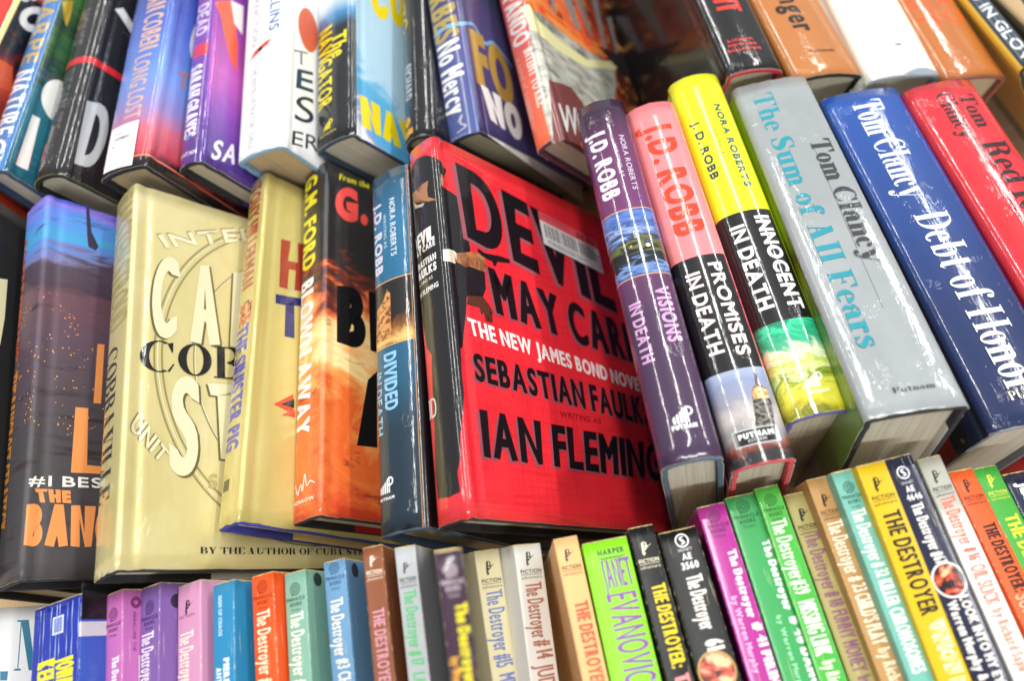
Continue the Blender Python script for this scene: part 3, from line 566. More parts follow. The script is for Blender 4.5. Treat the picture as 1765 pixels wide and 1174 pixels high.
 'M4': {'label': 'hardcover with fire art, dark smoke on top and yellow and white spine lettering', 'group': 'hardcover books standing spine up in the middle row', 'col': 'f08040', 'kind': 'h', 'decals': [('t', 'G.M. FORD', [(0.189, 23.588), (0.189, 16.215), (1.712, 16.215), (1.712, 23.588)], 'f0e42c', None, 0.07), ('t', 'BLOWN AWAY', [(0.05, 15.414), (0.05, 5.094), (1.611, 5.094), (1.611, 15.414)], 'f8f6f2', None, 0.07), ('stroke', [(0.3, 2.2, 0.03), (0.6, 1.6, 0.06), (0.9, 2.1, 0.04), (1.1, 1.7, 0.05), (1.3, 2.6, 0.05), (1.5, 1.9, 0.04), (1.8, 2.1, 0.04), (2.2, 1.9, 0.03)], 'f8ece0'), ('t', 'MORROW', [(0.032, 1.004), (2.175, 1.004), (2.175, 1.205), (0.032, 1.205)], 'f8ece0', None, 0.01), ('t', 'From the', [(3.636, 22.966), (6.125, 23.423), (6.13, 23.929), (3.677, 23.476)], 'e8e428', None, 0.015), ('t', 'G.', [(3.399, 19.683), (5.999, 20.24), (5.972, 23.198), (3.363, 22.249)], 'e84e48', None, 0.2), ('t', 'BL', [(3.61, 10.599), (8.068, 10.822), (8.194, 15.429), (3.555, 14.769)], '161414', None, 0.3), ('poly', [(5.075, 4.385), (6.565, 4.51), (6.638, 9.543), (5.909, 8.766)], '161414', None, None)], 'fin': 'gloss', 'board': '26262a', 'art': {'r': (0, 24), 'g': 1.0, 'n': 0.8, 'sc': (0.2, 0.28), 'dist': 0.8, 'seed': 9, 'stops': [(0.0, 'd8482a'), (0.12, 'f07838'), (0.25, 'e8642c'), (0.36, 'f8a458'), (0.44, 'fde0a0'), (0.52, 'fbc880'), (0.58, 'e87040'), (0.62, '7c3424'), (0.67, '322e2c'), (1, '2a292b')], 'mottle': [('3a2a26', 0.4, 1.1, 0.62, 0.1)]}, 'bulge': 0.12, 'r': 0.25, 'flap': ('c01c28', 0), 'flapz': 4.2, 'paper': 'dcd6ca'},
 'M5': {'label': 'blue hardcover with a lit building photo band, just left of the bright red book', 'group': 'hardcover books standing spine up in the middle row', 'col': '2b6f96', 'kind': 'h', 'decals': [('band', -3.0, 6.209, 10.636, 14.869, '1c1612', None, {'r': (10.635568238410311, 14.86949372334377), 'n': 0.5, 'sc': (0.5, 0.5), 'seed': 6, 'stops': [(0, '4a2c14'), (0.12, 'f0c070'), (0.25, '8a5420'), (0.4, '1a1512'), (1, '18181c')]}), ('poly', [(0.2, 11.136), (1.5, 11.036), (1.5, 13.969), (1.25, 14.369), (1.0, 13.769), (0.35, 13.269)], 'c0763c', None, {'r': (0, 1), 'g': 0, 'n': 2.2, 'sc': (2.5, 3.5), 'stops': [(0.35, '7a4420'), (0.6, 'd89858')]}), ('band', -3.0, 6.209, 14.839, 14.909, 'd8a060', None, None), ('band', -3.0, 6.209, 10.606, 10.676, 'd8a060', None, None), ('band', 2.984, 6.209, 0.0, 22.893, '101216', None, None), ('band', 2.888, 2.936, 0.0, 22.893, 'c08850', None, None), ('t', 'J.D. ROBB', [(0.3, 20.796), (0.3, 15.563), (0.999, 15.563), (0.999, 20.796)], 'd8d4e8', None, 0.05), ('t', 'WRITING AS', [(1.152, 19.688), (1.152, 17.223), (1.378, 17.223), (1.378, 19.688)], 'b8d4e8', None, 0.005), ('t', 'NORA ROBERTS', [(1.673, 20.65), (1.673, 16.464), (2.078, 16.464), (2.078, 20.65)], 'd8e0ee', None, 0.01), ('t', 'DIVIDED', [(0.835, 10.203), (0.835, 6.719), (1.79, 6.719), (1.79, 10.203)], '8cc4e8', None, 0.04), ('t', 'IN DEATH', [(0.055, 9.237), (0.055, 5.483), (0.602, 5.483), (0.602, 9.237)], '8cc4e8', None, 0.02), ('poly', [(0.234, 2.173), (0.359, 2.173), (0.359, 2.598), (0.234, 2.498)], 'f2f4f8', None, None), ('poly', [(0.414, 2.173), (0.539, 2.173), (0.539, 2.708), (0.414, 2.608)], 'f2f4f8', None, None), ('poly', [(0.594, 2.173), (0.719, 2.173), (0.719, 2.818), (0.594, 2.718)], 'f2f4f8', None, None), ('poly', [(0.774, 2.173), (0.899, 2.173), (0.899, 2.928), (0.774, 2.828)], 'f2f4f8', None, None), ('band', 0.944, 1.024, 2.173, 3.023, 'f2f4f8', None, None), ('ring', 1.034, 2.773, 0.25, 0.15, 'f2f4f8', 1.0), ('t', 'PUTNAM', [(0.124, 1.813), (1.323, 1.813), (1.323, 1.968), (0.124, 1.968)], 'f2f4f8', None, 0.02)], 'board': '4a6484', 'bulge': 0.3, 'r': 0.35, 'art': {'r': (0, 24), 'n': 0.05, 'sc': (0.3, 0.3), 'stops': [(0, '16242e'), (0.24, '1c303c'), (0.36, '1e5876'), (0.5, '22668c'), (0.8, '2878a4'), (0.93, '22506c'), (1, '182c3a')], 'weave': ('143a56', 0.5, 22)}},
 'M6': {'label': 'bright red hardcover with a dark suited figure, black title lettering and a price sticker', 'group': 'hardcover books standing spine up in the middle row', 'col': 'ee2c36', 'kind': 'h', 'decals': [('poly', [(0.256, 20.951), (0.232, 21.81), (0.572, 22.165), (1.113, 22.319), (1.829, 22.128), (2.527, 21.655), (2.983, 21.446), (3.159, 21.178), (3.409, 21.053), (3.326, 20.823), (2.923, 20.591), (2.909, 20.04), (2.937, 19.619), (3.533, 19.516), (4.02, 19.282), (4.2, 18.68), (4.375, 17.681), (4.547, 16.695), (4.611, 15.814), (4.407, 15.237), (4.198, 13.923), (4.188, 12.944), (3.9, 12.441), (3.698, 11.268), (3.454, 10.172), (3.252, 9.182), (3.073, 9.18), (2.969, 7.672), (2.971, 6.434), (2.707, 5.087), (2.475, 4.176), (2.383, 3.172), (2.103, 2.358), (2.163, 1.374), (1.423, 1.285), (0.464, 1.43), (0.645, 2.421), (0.372, 2.734), (0.65, 5.161), (0.77, 7.175), (0.954, 9.241), (0.549, 9.801), (0.368, 10.84), (0.269, 11.465), (0.009, 12.53), (-0.098, 13.797), (-0.099, 15.805), (0.023, 18.354), (0.113, 19.929)], '17171a', None, None), ('poly', [(0.223, 20.277), (0.737, 20.219), (1.198, 19.767), (1.432, 20.24), (1.898, 20.229), (1.758, 19.637), (1.769, 19.121), (2.392, 18.623), (1.8, 18.783), (0.805, 19.497), (0.365, 19.508)], 'b07850', None, None), ('poly', [(0.272, 19.672), (0.763, 19.116), (1.456, 18.876), (1.26, 18.723), (0.481, 19.036)], 'c8b8a8', None, None), ('poly', [(2.859, 20.522), (2.999, 20.488), (3.045, 20.098), (2.907, 19.607), (2.775, 19.713)], 'a87850', None, None), ('poly', [(2.475, 15.214), (3.351, 15.362), (3.532, 15.223), (3.393, 14.507), (2.831, 14.448), (2.451, 14.47)], 'e8d8c4', None, None), ('poly', [(3.503, 15.213), (4.53, 15.633), (5.136, 15.759), (5.898, 15.832), (5.959, 15.618), (5.547, 15.483), (5.758, 15.269), (5.629, 14.997), (5.812, 14.799), (5.414, 14.523), (4.654, 14.336), (3.952, 14.463), (3.437, 14.644)], 'a06840', None, {'r': (0, 1), 'g': 0, 'n': 1.6, 'sc': (1.6, 1.6), 'stops': [(0.3, '7a4424'), (0.7, 'b87a50')]}), ('poly', [(5.146, 16.06), (5.36, 16.094), (5.765, 15.97), (7.034, 16.182), (7.966, 16.222), (7.856, 15.945), (6.965, 15.737), (6.772, 15.701), (6.559, 15.319), (6.373, 15.312), (6.32, 15.58), (5.863, 15.587), (5.426, 15.702), (5.212, 15.888)], '141416', None, None), ('poly', [(3.679, 14.315), (4.399, 14.606), (5.573, 14.598), (5.501, 13.448), (5.184, 12.864), (3.987, 12.466), (4.064, 13.759)], '1a181a', None, None), ('poly', [(4.032, 12.598), (5.184, 12.864), (5.57, 12.484), (5.887, 12.022), (5.751, 11.901), (5.494, 12.159), (5.763, 11.387), (5.602, 11.286), (5.358, 11.822), (5.314, 11.308), (5.191, 11.253), (5.096, 11.812), (4.891, 11.579), (4.81, 12.035), (4.394, 12.34), (3.846, 12.011)], '5a3020', None, None), ('t', 'DEVIL', [(4.147, 16.324), (17.776, 14.988), (17.759, 20.281), (3.792, 21.802)], 'a05460', None, 0.22), ('t', 'DEVIL', [(4.487, 16.544), (18.116, 15.208), (18.099, 20.501), (4.132, 22.022)], '121013', None, 0.22), ('t', 'MAY CARE', [(5.948, 11.861), (19.482, 11.412), (19.448, 14.402), (5.749, 14.931)], '984c58', None, 0.13), ('t', 'MAY CARE', [(6.148, 12.011), (19.682, 11.562), (19.648, 14.552), (5.949, 15.081)], '121013', None, 0.13), ('t', 'THE NEW JAMES BOND NOVEL', [(3.895, 10.133), (19.689, 9.455), (19.735, 10.445), (3.771, 11.169)], 'f6ece8', None, 0.045), ('t', 'SEBASTIAN FAULKS', [(3.761, 7.307), (19.563, 6.972), (19.668, 8.937), (3.722, 8.929)], '984c58', None, 0.07), ('t', 'SEBASTIAN FAULKS', [(3.921, 7.427), (19.723, 7.092), (19.828, 9.057), (3.882, 9.049)], '121013', None, 0.07), ('t', 'WRITING AS', [(10.379, 6.355), (14.196, 6.486), (14.229, 6.832), (10.458, 6.727)], '8c1820', None, 0.012), ('t', 'IAN FLEMING', [(3.715, 3.028), (19.456, 3.223), (20.039, 5.724), (3.792, 5.654)], '984c58', None, 0.11), ('t', 'IAN FLEMING', [(3.915, 3.168), (19.656, 3.363), (20.239, 5.864), (3.992, 5.794)], '121013', None, 0.11), ('t', 'DEVIL', [(-0.106, 16.124), (1.948, 16.124), (1.948, 17.112), (-0.106, 17.112)], 'f4f2f0', None, 0.05), ('t', 'MAY CARE', [(-0.093, 15.696), (1.998, 15.696), (1.998, 16.11), (-0.093, 16.11)], 'f4f2f0', None, 0.02), ('t', 'SEBASTIAN', [(-0.074, 14.786), (1.987, 14.786), (1.987, 15.23), (-0.074, 15.23)], 'f4f2f0', None, 0.02), ('t', 'FAULKS', [(-0.096, 14.111), (1.961, 14.111), (1.961, 14.66), (-0.096, 14.66)], 'f4f2f0', None, 0.035), ('t', 'WRITING AS', [(-0.087, 13.705), (1.604, 13.705), (1.604, 13.923), (-0.087, 13.923)], 'f4f2f0', None, 0.0), ('t', 'IAN FLEMING', [(-0.109, 13.02), (1.985, 13.02), (1.985, 13.342), (-0.109, 13.342)], 'f4f2f0', None, 0.012), ('stroke', [(0.368, 5.76, 0.05), (0.048, 5.84, 0.05), (-0.052, 6.26, 0.05), (0.048, 6.68, 0.05), (0.368, 6.76, 0.05)], 'f0e8e8'), ('band', 0.318, 0.418, 5.76, 6.76, 'f0e8e8', None, None), ('stroke', [(0.538, 5.76, 0.05), (0.858, 5.84, 0.05), (0.958, 6.26, 0.05), (0.858, 6.68, 0.05), (0.538, 6.76, 0.05)], 'f0e8e8'), ('band', 0.488, 0.588, 5.76, 6.76, 'f0e8e8', None, None)], 'stickers': [{'name': 'price_sticker', 'col': 'dcdad8', 'quad': [(11.324, 18.507), (17.406, 18.108), (17.254, 20.799), (11.21, 21.106)], 'patch': [('d8545c', (0, 0.72, 1, 1)), ('2e2c32', (0.06, 0.26, 0.073, 0.66)), ('2e2c32', (0.081, 0.26, 0.08800000000000001, 0.66)), ('2e2c32', (0.10200000000000001, 0.26, 0.10900000000000001, 0.66)), ('2e2c32', (0.123, 0.26, 0.136, 0.66)), ('2e2c32', (0.14400000000000002, 0.26, 0.15100000000000002, 0.66)), ('2e2c32', (0.165, 0.26, 0.17200000000000001, 0.66)), ('2e2c32', (0.186, 0.26, 0.199, 0.66)), ('2e2c32', (0.20700000000000002, 0.26, 0.21400000000000002, 0.66)), ('2e2c32', (0.228, 0.26, 0.23500000000000001, 0.66)), ('2e2c32', (0.249, 0.26, 0.262, 0.66)), ('2e2c32', (0.27, 0.26, 0.277, 0.66)), ('2e2c32', (0.29100000000000004, 0.26, 0.29800000000000004, 0.66)), ('2e2c32', (0.333, 0.26, 0.34, 0.66)), ('2e2c32', (0.35400000000000004, 0.26, 0.36100000000000004, 0.66)), ('2e2c32', (0.375, 0.26, 0.388, 0.66)), ('2e2c32', (0.396, 0.26, 0.403, 0.66)), ('2e2c32', (0.41700000000000004, 0.26, 0.42400000000000004, 0.66)), ('2e2c32', (0.438, 0.26, 0.451, 0.66)), ('2e2c32', (0.459, 0.26, 0.466, 0.66)), ('2e2c32', (0.48000000000000004, 0.26, 0.48700000000000004, 0.66)), ('2e2c32', (0.501, 0.26, 0.514, 0.66)), ('2e2c32', (0.522, 0.26, 0.529, 0.66)), ('2e2c32', (0.543, 0.26, 0.55, 0.66)), ('2e2c32', (0.5640000000000001, 0.26, 0.5770000000000001, 0.66)), ('2e2c32', (0.627, 0.26, 0.64, 0.66)), ('2e2c32', (0.6480000000000001, 0.26, 0.6550000000000001, 0.66)), ('2e2c32', (0.669, 0.26, 0.676, 0.66)), ('2e2c32', (0.69, 0.26, 0.703, 0.66)), ('2e2c32', (0.7110000000000001, 0.26, 0.7180000000000001, 0.66)), ('2e2c32', (0.732, 0.26, 0.739, 0.66)), ('2e2c32', (0.7530000000000001, 0.26, 0.7660000000000001, 0.66)), ('2e2c32', (0.774, 0.26, 0.781, 0.66)), ('2e2c32', (0.7950000000000002, 0.26, 0.8020000000000002, 0.66)), ('2e2c32', (0.8160000000000001, 0.26, 0.8290000000000001, 0.66)), ('2e2c32', (0.837, 0.26, 0.844, 0.66)), ('2e2c32', (0.8580000000000001, 0.26, 0.8650000000000001, 0.66)), ('2e2c32', (0.879, 0.26, 0.892, 0.66))], 'texts': [('$9.99', '9c2c38', (0.62, 0.76, 0.93, 0.94), 0.03), ('BORDERLESS', 'a83c46', (0.06, 0.86, 0.45, 0.94), 0.0), ('9780385524285 50999', '5a585c', (0.08, 0.07, 0.72, 0.19), 0.0), ('F 28', '5a585c', (0.9, 0.1, 0.97, 0.5), 0.0)]}], 'board': '232125', 'hband': 'c81c24', 'paper': 'cfc8ae', 'bulge': 0.2, 'r': 0.38, 'art': {'hatch': ('cc1e2a', 0.6), 'mottle': [('f0363e', 0.1, 0.1, 0.5, 0.3)]}, 'flap': ('1c1a1e', 0), 'flapz': 3},
 'M7': {'label': 'purple hardcover with a stormy road photo band, standing right of the red cover', 'group': 'hardcover books standing spine up in the middle row', 'col': '613a66', 'kind': 'h', 'decals': [('band', -1.5, 4.609, 10.707, 15.284, '303840', None, {'r': (10.70685840489233, 15.284300089054526), 'n': 0.8, 'sc': (0.6, 2.6), 'seed': 5, 'stops': [(0, '3c5a98'), (0.1, '7c9cd8'), (0.18, '1a2230'), (0.38, '121214'), (0.47, '6c7440'), (0.54, '26282a'), (0.62, '5070b0'), (0.7, 'a0b4e0'), (0.78, '2c488c'), (0.88, '6484c8'), (1, '3c5ca8')]}), ('ring', 2.239, 12.629, 0.13, 0.0, 'fff0c8', 1.0), ('ring', 1.306, 12.721, 0.07, 0.0, 'f0a860', 1.0), ('band', -1.5, 4.609, 15.264, 15.334, 'd89c60', None, None), ('band', -1.5, 4.609, 10.687, 10.757, 'd89c60', None, None), ('t', 'J.D. ROBB', [(0.389, 21.666), (0.389, 16.36), (1.487, 16.36), (1.487, 21.666)], 'e8e2ee', None, 0.06), ('t', 'WRITING AS', [(1.791, 20.303), (1.791, 17.705), (1.966, 17.705), (1.966, 20.303)], 'd8ccdc', None, 0.005), ('t', 'NORA ROBERTS', [(2.235, 20.97), (2.235, 16.656), (2.537, 16.656), (2.537, 20.97)], 'd8ccdc', None, 0.005), ('t', 'VISIONS', [(1.94, 9.825), (1.94, 6.381), (2.709, 6.381), (2.709, 9.825)], 'cfa0cc', None, 0.04), ('t', 'IN DEATH', [(0.398, 9.178), (0.398, 5.543), (1.064, 5.543), (1.064, 9.178)], 'cfa0cc', None, 0.03), ('poly', [(1.181, 1.9), (1.306, 1.9), (1.306, 2.325), (1.181, 2.225)], 'f4f2f6', None, None), ('poly', [(1.361, 1.9), (1.486, 1.9), (1.486, 2.435), (1.361, 2.335)], 'f4f2f6', None, None), ('poly', [(1.541, 1.9), (1.666, 1.9), (1.666, 2.545), (1.541, 2.445)], 'f4f2f6', None, None), ('poly', [(1.721, 1.9), (1.846, 1.9), (1.846, 2.655), (1.721, 2.555)], 'f4f2f6', None, None), ('band', 1.891, 1.971, 1.9, 2.75, 'f4f2f6', None, None), ('ring', 1.981, 2.5, 0.25, 0.15, 'f4f2f6', 1.0), ('t', 'PUTNAM', [(1.038, 1.596), (2.268, 1.596), (2.268, 1.835), (1.038, 1.835)], 'f4f2f6', None, 0.025)], 'board': '5a6c80', 'bulge': 0.5, 'r': 0.5, 'art': {'r': (0, 24), 'n': 0.06, 'sc': (0.3, 0.3), 'stops': [(0, '43304c'), (0.35, '4c3352'), (0.55, '7c3c70'), (0.85, '6c3464'), (0.95, '3a2038'), (1, '34203a')], 'weave': ('3a1e40', 0.45, 24)}},
 'M8': {'label': 'hardcover with a coral pink top, black middle and tower photo on its spine', 'group': 'hardcover books standing spine up in the middle row', 'col': 'f5888c', 'kind': 'h', 'decals': [('band', -1.0, 3.117, 5.034, 12.206, '171518', 'wrap', None), ('band', 3.117, 4.364, 5.034, 12.206, 'e84858', None, None), ('band', -3.0, 6.164, 0.02, 5.034, '8a8890', 'wrap', {'r': (0, 5.034297205672345), 'n': 0.5, 'sc': (0.5, 0.7), 'seed': 9, 'stops': [(0, '2c2628'), (0.1, '2c2a2c'), (0.16, '8a4030'), (0.25, '8c8a8c'), (0.5, 'c4bcb8'), (0.66, '9a9aa8'), (0.85, '8c98bc'), (1, 'a4b0cc')]}), ('poly', [(2.442, 4.716), (2.587, 4.612), (2.477, 4.045), (2.835, 3.793), (2.805, 3.314), (2.865, 3.043), (2.54, 1.337), (1.649, 1.545), (1.957, 3.264), (2.072, 3.754), (2.341, 4.079)], '4a4640', None, {'r': (0, 1), 'g': 0, 'n': 2.5, 'sc': (4, 5), 'stops': [(0.35, '2a2826'), (0.65, '8a8478')]}), ('poly', [(2.072, 3.754), (2.386, 3.937), (2.816, 3.732), (2.813, 3.248), (2.037, 3.245)], 'f0b468', None, {'r': (0, 1), 'g': 0, 'n': 2, 'sc': (3, 4), 'stops': [(0.35, 'd07838'), (0.65, 'fbd898')]}), ('t', 'J.D. ROBB', [(0.721, 22.367), (0.721, 13.743), (2.477, 13.743), (2.477, 22.367)], 'f0452c', 'foil', 0.09), ('t', 'PROMISES', [(1.933, 11.629), (1.933, 5.791), (2.672, 5.791), (2.672, 11.629)], 'f4e2dc', None, 0.035), ('t', 'IN DEATH', [(0.592, 11.233), (0.592, 6.11), (1.393, 6.11), (1.393, 11.233)], 'f4e2dc', None, 0.035), ('band', 0.503, 2.693, 0.952, 1.792, 'dcdcdc', None, None), ('band', 0.553, 2.643, 1.002, 1.742, '1c1c20', None, None), ('t', 'PUTNAM', [(0.744, 1.322), (2.452, 1.322), (2.452, 1.612), (0.744, 1.612)], 'f4f4f4', None, 0.03), ('t', 'EST. 1838', [(1.16, 1.112), (2.036, 1.112), (2.036, 1.252), (1.16, 1.252)], 'e4e4e4', None, 0.0)], 'board': 'd8525c', 'bulge': 0.45, 'r': 0.45, 'fin': 'gloss', 'paper': 'd0cab4'},
 'M9': {'label': 'hardcover with a fluorescent yellow top, black middle and green picture on its spine', 'group': 'hardcover books standing spine up in the middle row', 'col': 'eef01e', 'kind': 'h', 'decals': [('band', -0.4, 3.315, 5.491, 12.95, '141416', 'wrap', None), ('band', -3.0, -0.4, 1.491, 18.95, '2c0c14', None, None), ('band', -3.0, 6.366, 0.02, 5.491, '7ca83c', 'wrap', {'r': (0, 5.491017670651104), 'n': 0.75, 'sc': (0.45, 0.8), 'seed': 2, 'dist': 1.4, 'stops': [(0.0, '7a7c10'), (0.12, 'c8bc28'), (0.25, 'eae650'), (0.36, '6c8c28'), (0.44, 'f0f4a0'), (0.55, 'b8d050'), (0.66, 'f4f8d0'), (0.74, '58b890'), (0.84, '10a878'), (0.93, '40d8a0'), (1, '208868')]}), ('t', 'J. D. ROBB', [(0.533, 20.487), (0.533, 15.792), (1.023, 15.792), (1.023, 20.487)], '2a4048', None, 0.03), ('t', 'WRITING AS', [(1.619, 19.519), (1.619, 17.11), (1.798, 17.11), (1.798, 19.519)], '4a5a20', None, 0.0), ('t', 'NORA ROBERTS', [(2.206, 21.495), (2.206, 14.687), (2.64, 14.687), (2.64, 21.495)], '2a5058', None, 0.03), ('t', 'INNOCENT', [(2.051, 12.478), (2.051, 6.08), (2.934, 6.08), (2.934, 12.478)], 'f6f6f4', None, 0.05), ('t', 'IN DEATH', [(0.537, 12.093), (0.537, 6.396), (1.364, 6.396), (1.364, 12.093)], 'f6f6f4', None, 0.045), ('poly', [(1.405, 1.422), (1.525, 1.422), (1.525, 1.83), (1.405, 1.734)], 'f6f8ea', None, None), ('poly', [(1.577, 1.422), (1.697, 1.422), (1.697, 1.935), (1.577, 1.839)], 'f6f8ea', None, None), ('poly', [(1.75, 1.422), (1.87, 1.422), (1.87, 2.041), (1.75, 1.945)], 'f6f8ea', None, None), ('poly', [(1.923, 1.422), (2.043, 1.422), (2.043, 2.147), (1.923, 2.051)], 'f6f8ea', None, None), ('band', 2.086, 2.163, 1.422, 2.238, 'f6f8ea', None, None), ('ring', 2.173, 1.998, 0.24, 0.144, 'f6f8ea', 1.0), ('t', 'PUTNAM', [(1.351, 1.069), (2.476, 1.069), (2.476, 1.259), (1.351, 1.259)], 'f6f8ea', None, 0.015)], 'board': '6464a8', 'bulge': 0.5, 'r': 0.5, 'fin': 'gloss', 'flap': ('5c8a3c', 1), 'flapz': 3.2, 'paper': 'cfc8b2'},
 'M10': {'label': 'thick silver grey hardcover with teal title lettering under crinkled plastic', 'group': 'hardcover books standing spine up in the middle row', 'col': '979d9f', 'kind': 'h', 'decals': [('band', -9.0, -0.32, 0.02, 24.863, 'a4cc2a', None, {'r': (0, 24), 'n': 0.1, 'stops': [(0, '6c9040'), (0.35, '5c7c34'), (0.45, '20281c'), (0.55, '98bc30'), (1, 'a4cc2a')]}), ('serif', 'The Sum of All Fears', [(0.989, 23.739), (0.989, 3.802), (2.24, 3.802), (2.24, 23.739)], '1f93a4', None, 0), ('serif', 'Tom Clancy', [(3.105, 18.827), (3.105, 8.979), (4.325, 8.979), (4.325, 18.827)], '3c3c40', None, 0), ('serif', 'Putnam', [(1.662, 1.095), (3.675, 1.095), (3.675, 1.375), (1.662, 1.375)], '2c2c30', None, 0), ('stroke', [(3.245, 18.5, 0.012), (3.049, 12.0, 0.012), (2.95, 6.0, 0.012)], '7c8284')], 'fin': 'wrap2', 'board': '242830', 'bulge': 0.22, 'r': 0.4, 'flap': ('e0e0dc', 1), 'flapz': 2.6, 'paper': 'cfc8b4', 'art': {'mottle': [('a2a8aa', 0.2, 0.15, 0.45, 0.3)]}},
 'M11': {'label': 'thick blue hardcover with white serif lettering, running off the right edge', 'group': 'hardcover books standing spine up in the middle row', 'col': '1d4690', 'kind': 'h', 'decals': [('band', -2.0, -0.3, 0.0, 23.97, '14203c', None, None), ('band', -3.6, -2.0, 0.0, 23.97, '14151c', None, None), ('band', -13.0, -3.6, 0.0, 23.97, '8c1c1c', None, {'r': (0, 1), 'g': 0, 'n': 1.4, 'sc': (0.4, 0.3), 'stops': [(0.3, '5a1414'), (0.5, '98201e'), (0.7, '701a1a')]}), ('band', -8.5, -7.3, 0.0, 3.0, 'd8a828', None, None), ('band', -10.5, -9.6, 0.0, 3.0, 'd8a828', None, None), ('serif', 'Tom Clancy', [(1.629, 23.077), (1.629, 14.938), (3.585, 14.938), (3.585, 23.077)], 'f4f7fa', None, 0), ('serif', 'Debt of Honor', [(1.738, 13.685), (1.738, 1.813), (3.802, 1.813), (3.802, 13.685)], 'f4f7fa', None, 0), ('serif', 'PUTNAM', [(1.629, 1.4), (4.345, 1.4), (4.345, 1.9), (1.629, 1.9)], 'f0ecc8', None, 0)], 'fin': 'wrap2', 'board': '8a8e98', 'bulge': 0.3, 'r': 0.45, 'paper': 'd0cabb', 'art': {'r': (0, 24), 'n': 0.12, 'sc': (0.2, 0.2), 'stops': [(0, '16244e'), (0.3, '182c5e'), (0.6, '1c4084'), (1, '2050a4')]}},
 'M12': {'label': 'thick glossy red hardcover with black lettering, at the right edge of the middle row', 'group': 'hardcover books standing spine up in the middle row', 'col': 'c8202c', 'kind': 'h', 'decals': [('serif', 'Tom', [(2.961, 22.854), (2.961, 19.927), (4.046, 19.927), (4.046, 22.854)], '1c1214', None, 0), ('serif', 'Clancy', [(1.579, 23.225), (1.579, 19.331), (2.664, 19.331), (2.664, 23.225)], '1c1214', None, 0), ('serif', 'Red Rabbit', [(2.467, 18.742), (2.467, 8.875), (4.145, 8.875), (4.145, 18.742)], '1c1214', None, 0), ('stroke', [(2.072, 16.5, 0.015), (2.072, 2.0, 0.015)], '581018')], 'fin': 'wrap2', 'board': '7a1018', 'bulge': 0.35, 'r': 0.5, 'art': {'r': (0, 1), 'g': 0, 'n': 0.5, 'sc': (0.5, 0.3), 'stops': [(0.3, 'b81824'), (0.6, 'd42c38')]}},
 'T0': {'label': 'black and orange hardcover with a white letter, at the top left corner', 'group': 'hardcover books at the back of the table', 'col': '1c1818', 'kind': 'h', 'decals': [('band', -0.5, 2.677, 0.0, 24.0, 'd4342c', None, None), ('band', 2.727, 3.127, 0.0, 24.0, 'e8e49c', None, None), ('t', 'C', [(4.269, 13.748), (5.421, 15.595), (4.727, 17.259), (3.167, 15.065)], 'eceae4', None, 0.15), ('t', 'CK', [(3.141, 15.642), (4.517, 17.76), (3.852, 19.354), (2.427, 17.076)], 'eceae4', None, 0.1), ('poly', [(3.536, 10.481), (4.56, 10.761), (5.224, 8.946), (4.344, 8.585)], 'd8582c', None, None)], 'art': {'r': (0, 24), 'n': 0.9, 'sc': (0.3, 0.25), 'seed': 12, 'stops': [(0.2, 'd8482c'), (0.4, '5c1c14'), (0.5, '141212'), (0.62, '141212'), (0.7, 'd2482c'), (0.85, '201614')]}},
 'T1': {'label': 'teal and blue hardcover with gold spine lettering, second from the top left corner', 'group': 'hardcover books at the back of the table', 'col': '2c6c84', 'kind': 'h', 'decals': [('band', -0.3, 2.197, 0.0, 24.0, '4478b4', None, None), ('t', 'SHARPE', [(0.572, 17.653), (0.572, 9.12), (1.945, 9.12), (1.945, 17.653)], 'c2a058', None, 0.03), ('t', 'NATURE', [(0.32, 8.484), (0.32, 2.946), (1.945, 2.946), (1.945, 8.484)], 'eef0f2', None, 0.03), ('t', 'GIRL', [(0.32, 2.563), (0.32, -1.586), (1.831, -1.586), (1.831, 2.563)], 'e4e8ec', None, 0.03), ('ring', 4.198, 7.277, 1.25, 0.0, 'f6f6f2', 1.35), ('t', 'l', [(2.815, 0.874), (3.659, 0.93), (3.39, 5.102), (2.786, 5.002)], 'f4f4f0', None, 0.16), ('poly', [(2.258, 15.082), (3.032, 15.921), (3.161, 14.412), (3.147, 13.415), (2.722, 13.837)], 'c8a83c', None, None)], 'board': '3a5478', 'paper': 'd4cec2', 'art': {'r': (-2, 20), 'n': 0.5, 'sc': (0.5, 2.2), 'seed': 2, 'stops': [(0, '1c5068'), (0.25, '2a7488'), (0.42, '2e6c80'), (0.5, '2c4438'), (0.6, '38683c'), (0.7, '283c30'), (0.85, '44743c'), (1, '2c4430')]}, 'flap': ('2a4060', 0)},
 'T2': {'label': 'black hardcover with a red stripe and a large silver letter on its cover', 'group': 'hardcover books at the back of the table', 'col': '222224', 'kind': 'h', 'decals': [('band', -1.0, 16.244, 9.24, 9.8, 'd0282c', None, None), ('t', 'D', [(3.84, 1.057), (5.419, 1.568), (5.455, 6.801), (3.651, 6.296)], 'b8bcbe', None, 0.16), ('t', 'V', [(4.94, 12.954), (6.476, 14.256), (5.986, 16.831), (4.02, 14.824)], 'd8dadc', None, 0.12), ('t', 'THE DARK SIDE', [(0.973, 8.951), (0.973, 3.756), (2.271, 3.756), (2.271, 8.951)], '58585c', None, 0.02), ('t', 'HOUSE', [(0.973, 14.419), (0.973, 11.043), (2.271, 11.043), (2.271, 14.419)], '606064', None, 0.02), ('poly', [(0.134, 2.162), (0.85, 3.089), (1.214, 2.842), (1.339, 1.489), (0.123, 1.514)], 'd8362c', None, None)], 'fin': 'wrap2', 'board': '2a2a2c', 'rim': 'd8cf70', 'bulge': 0.45, 'r': 0.6},
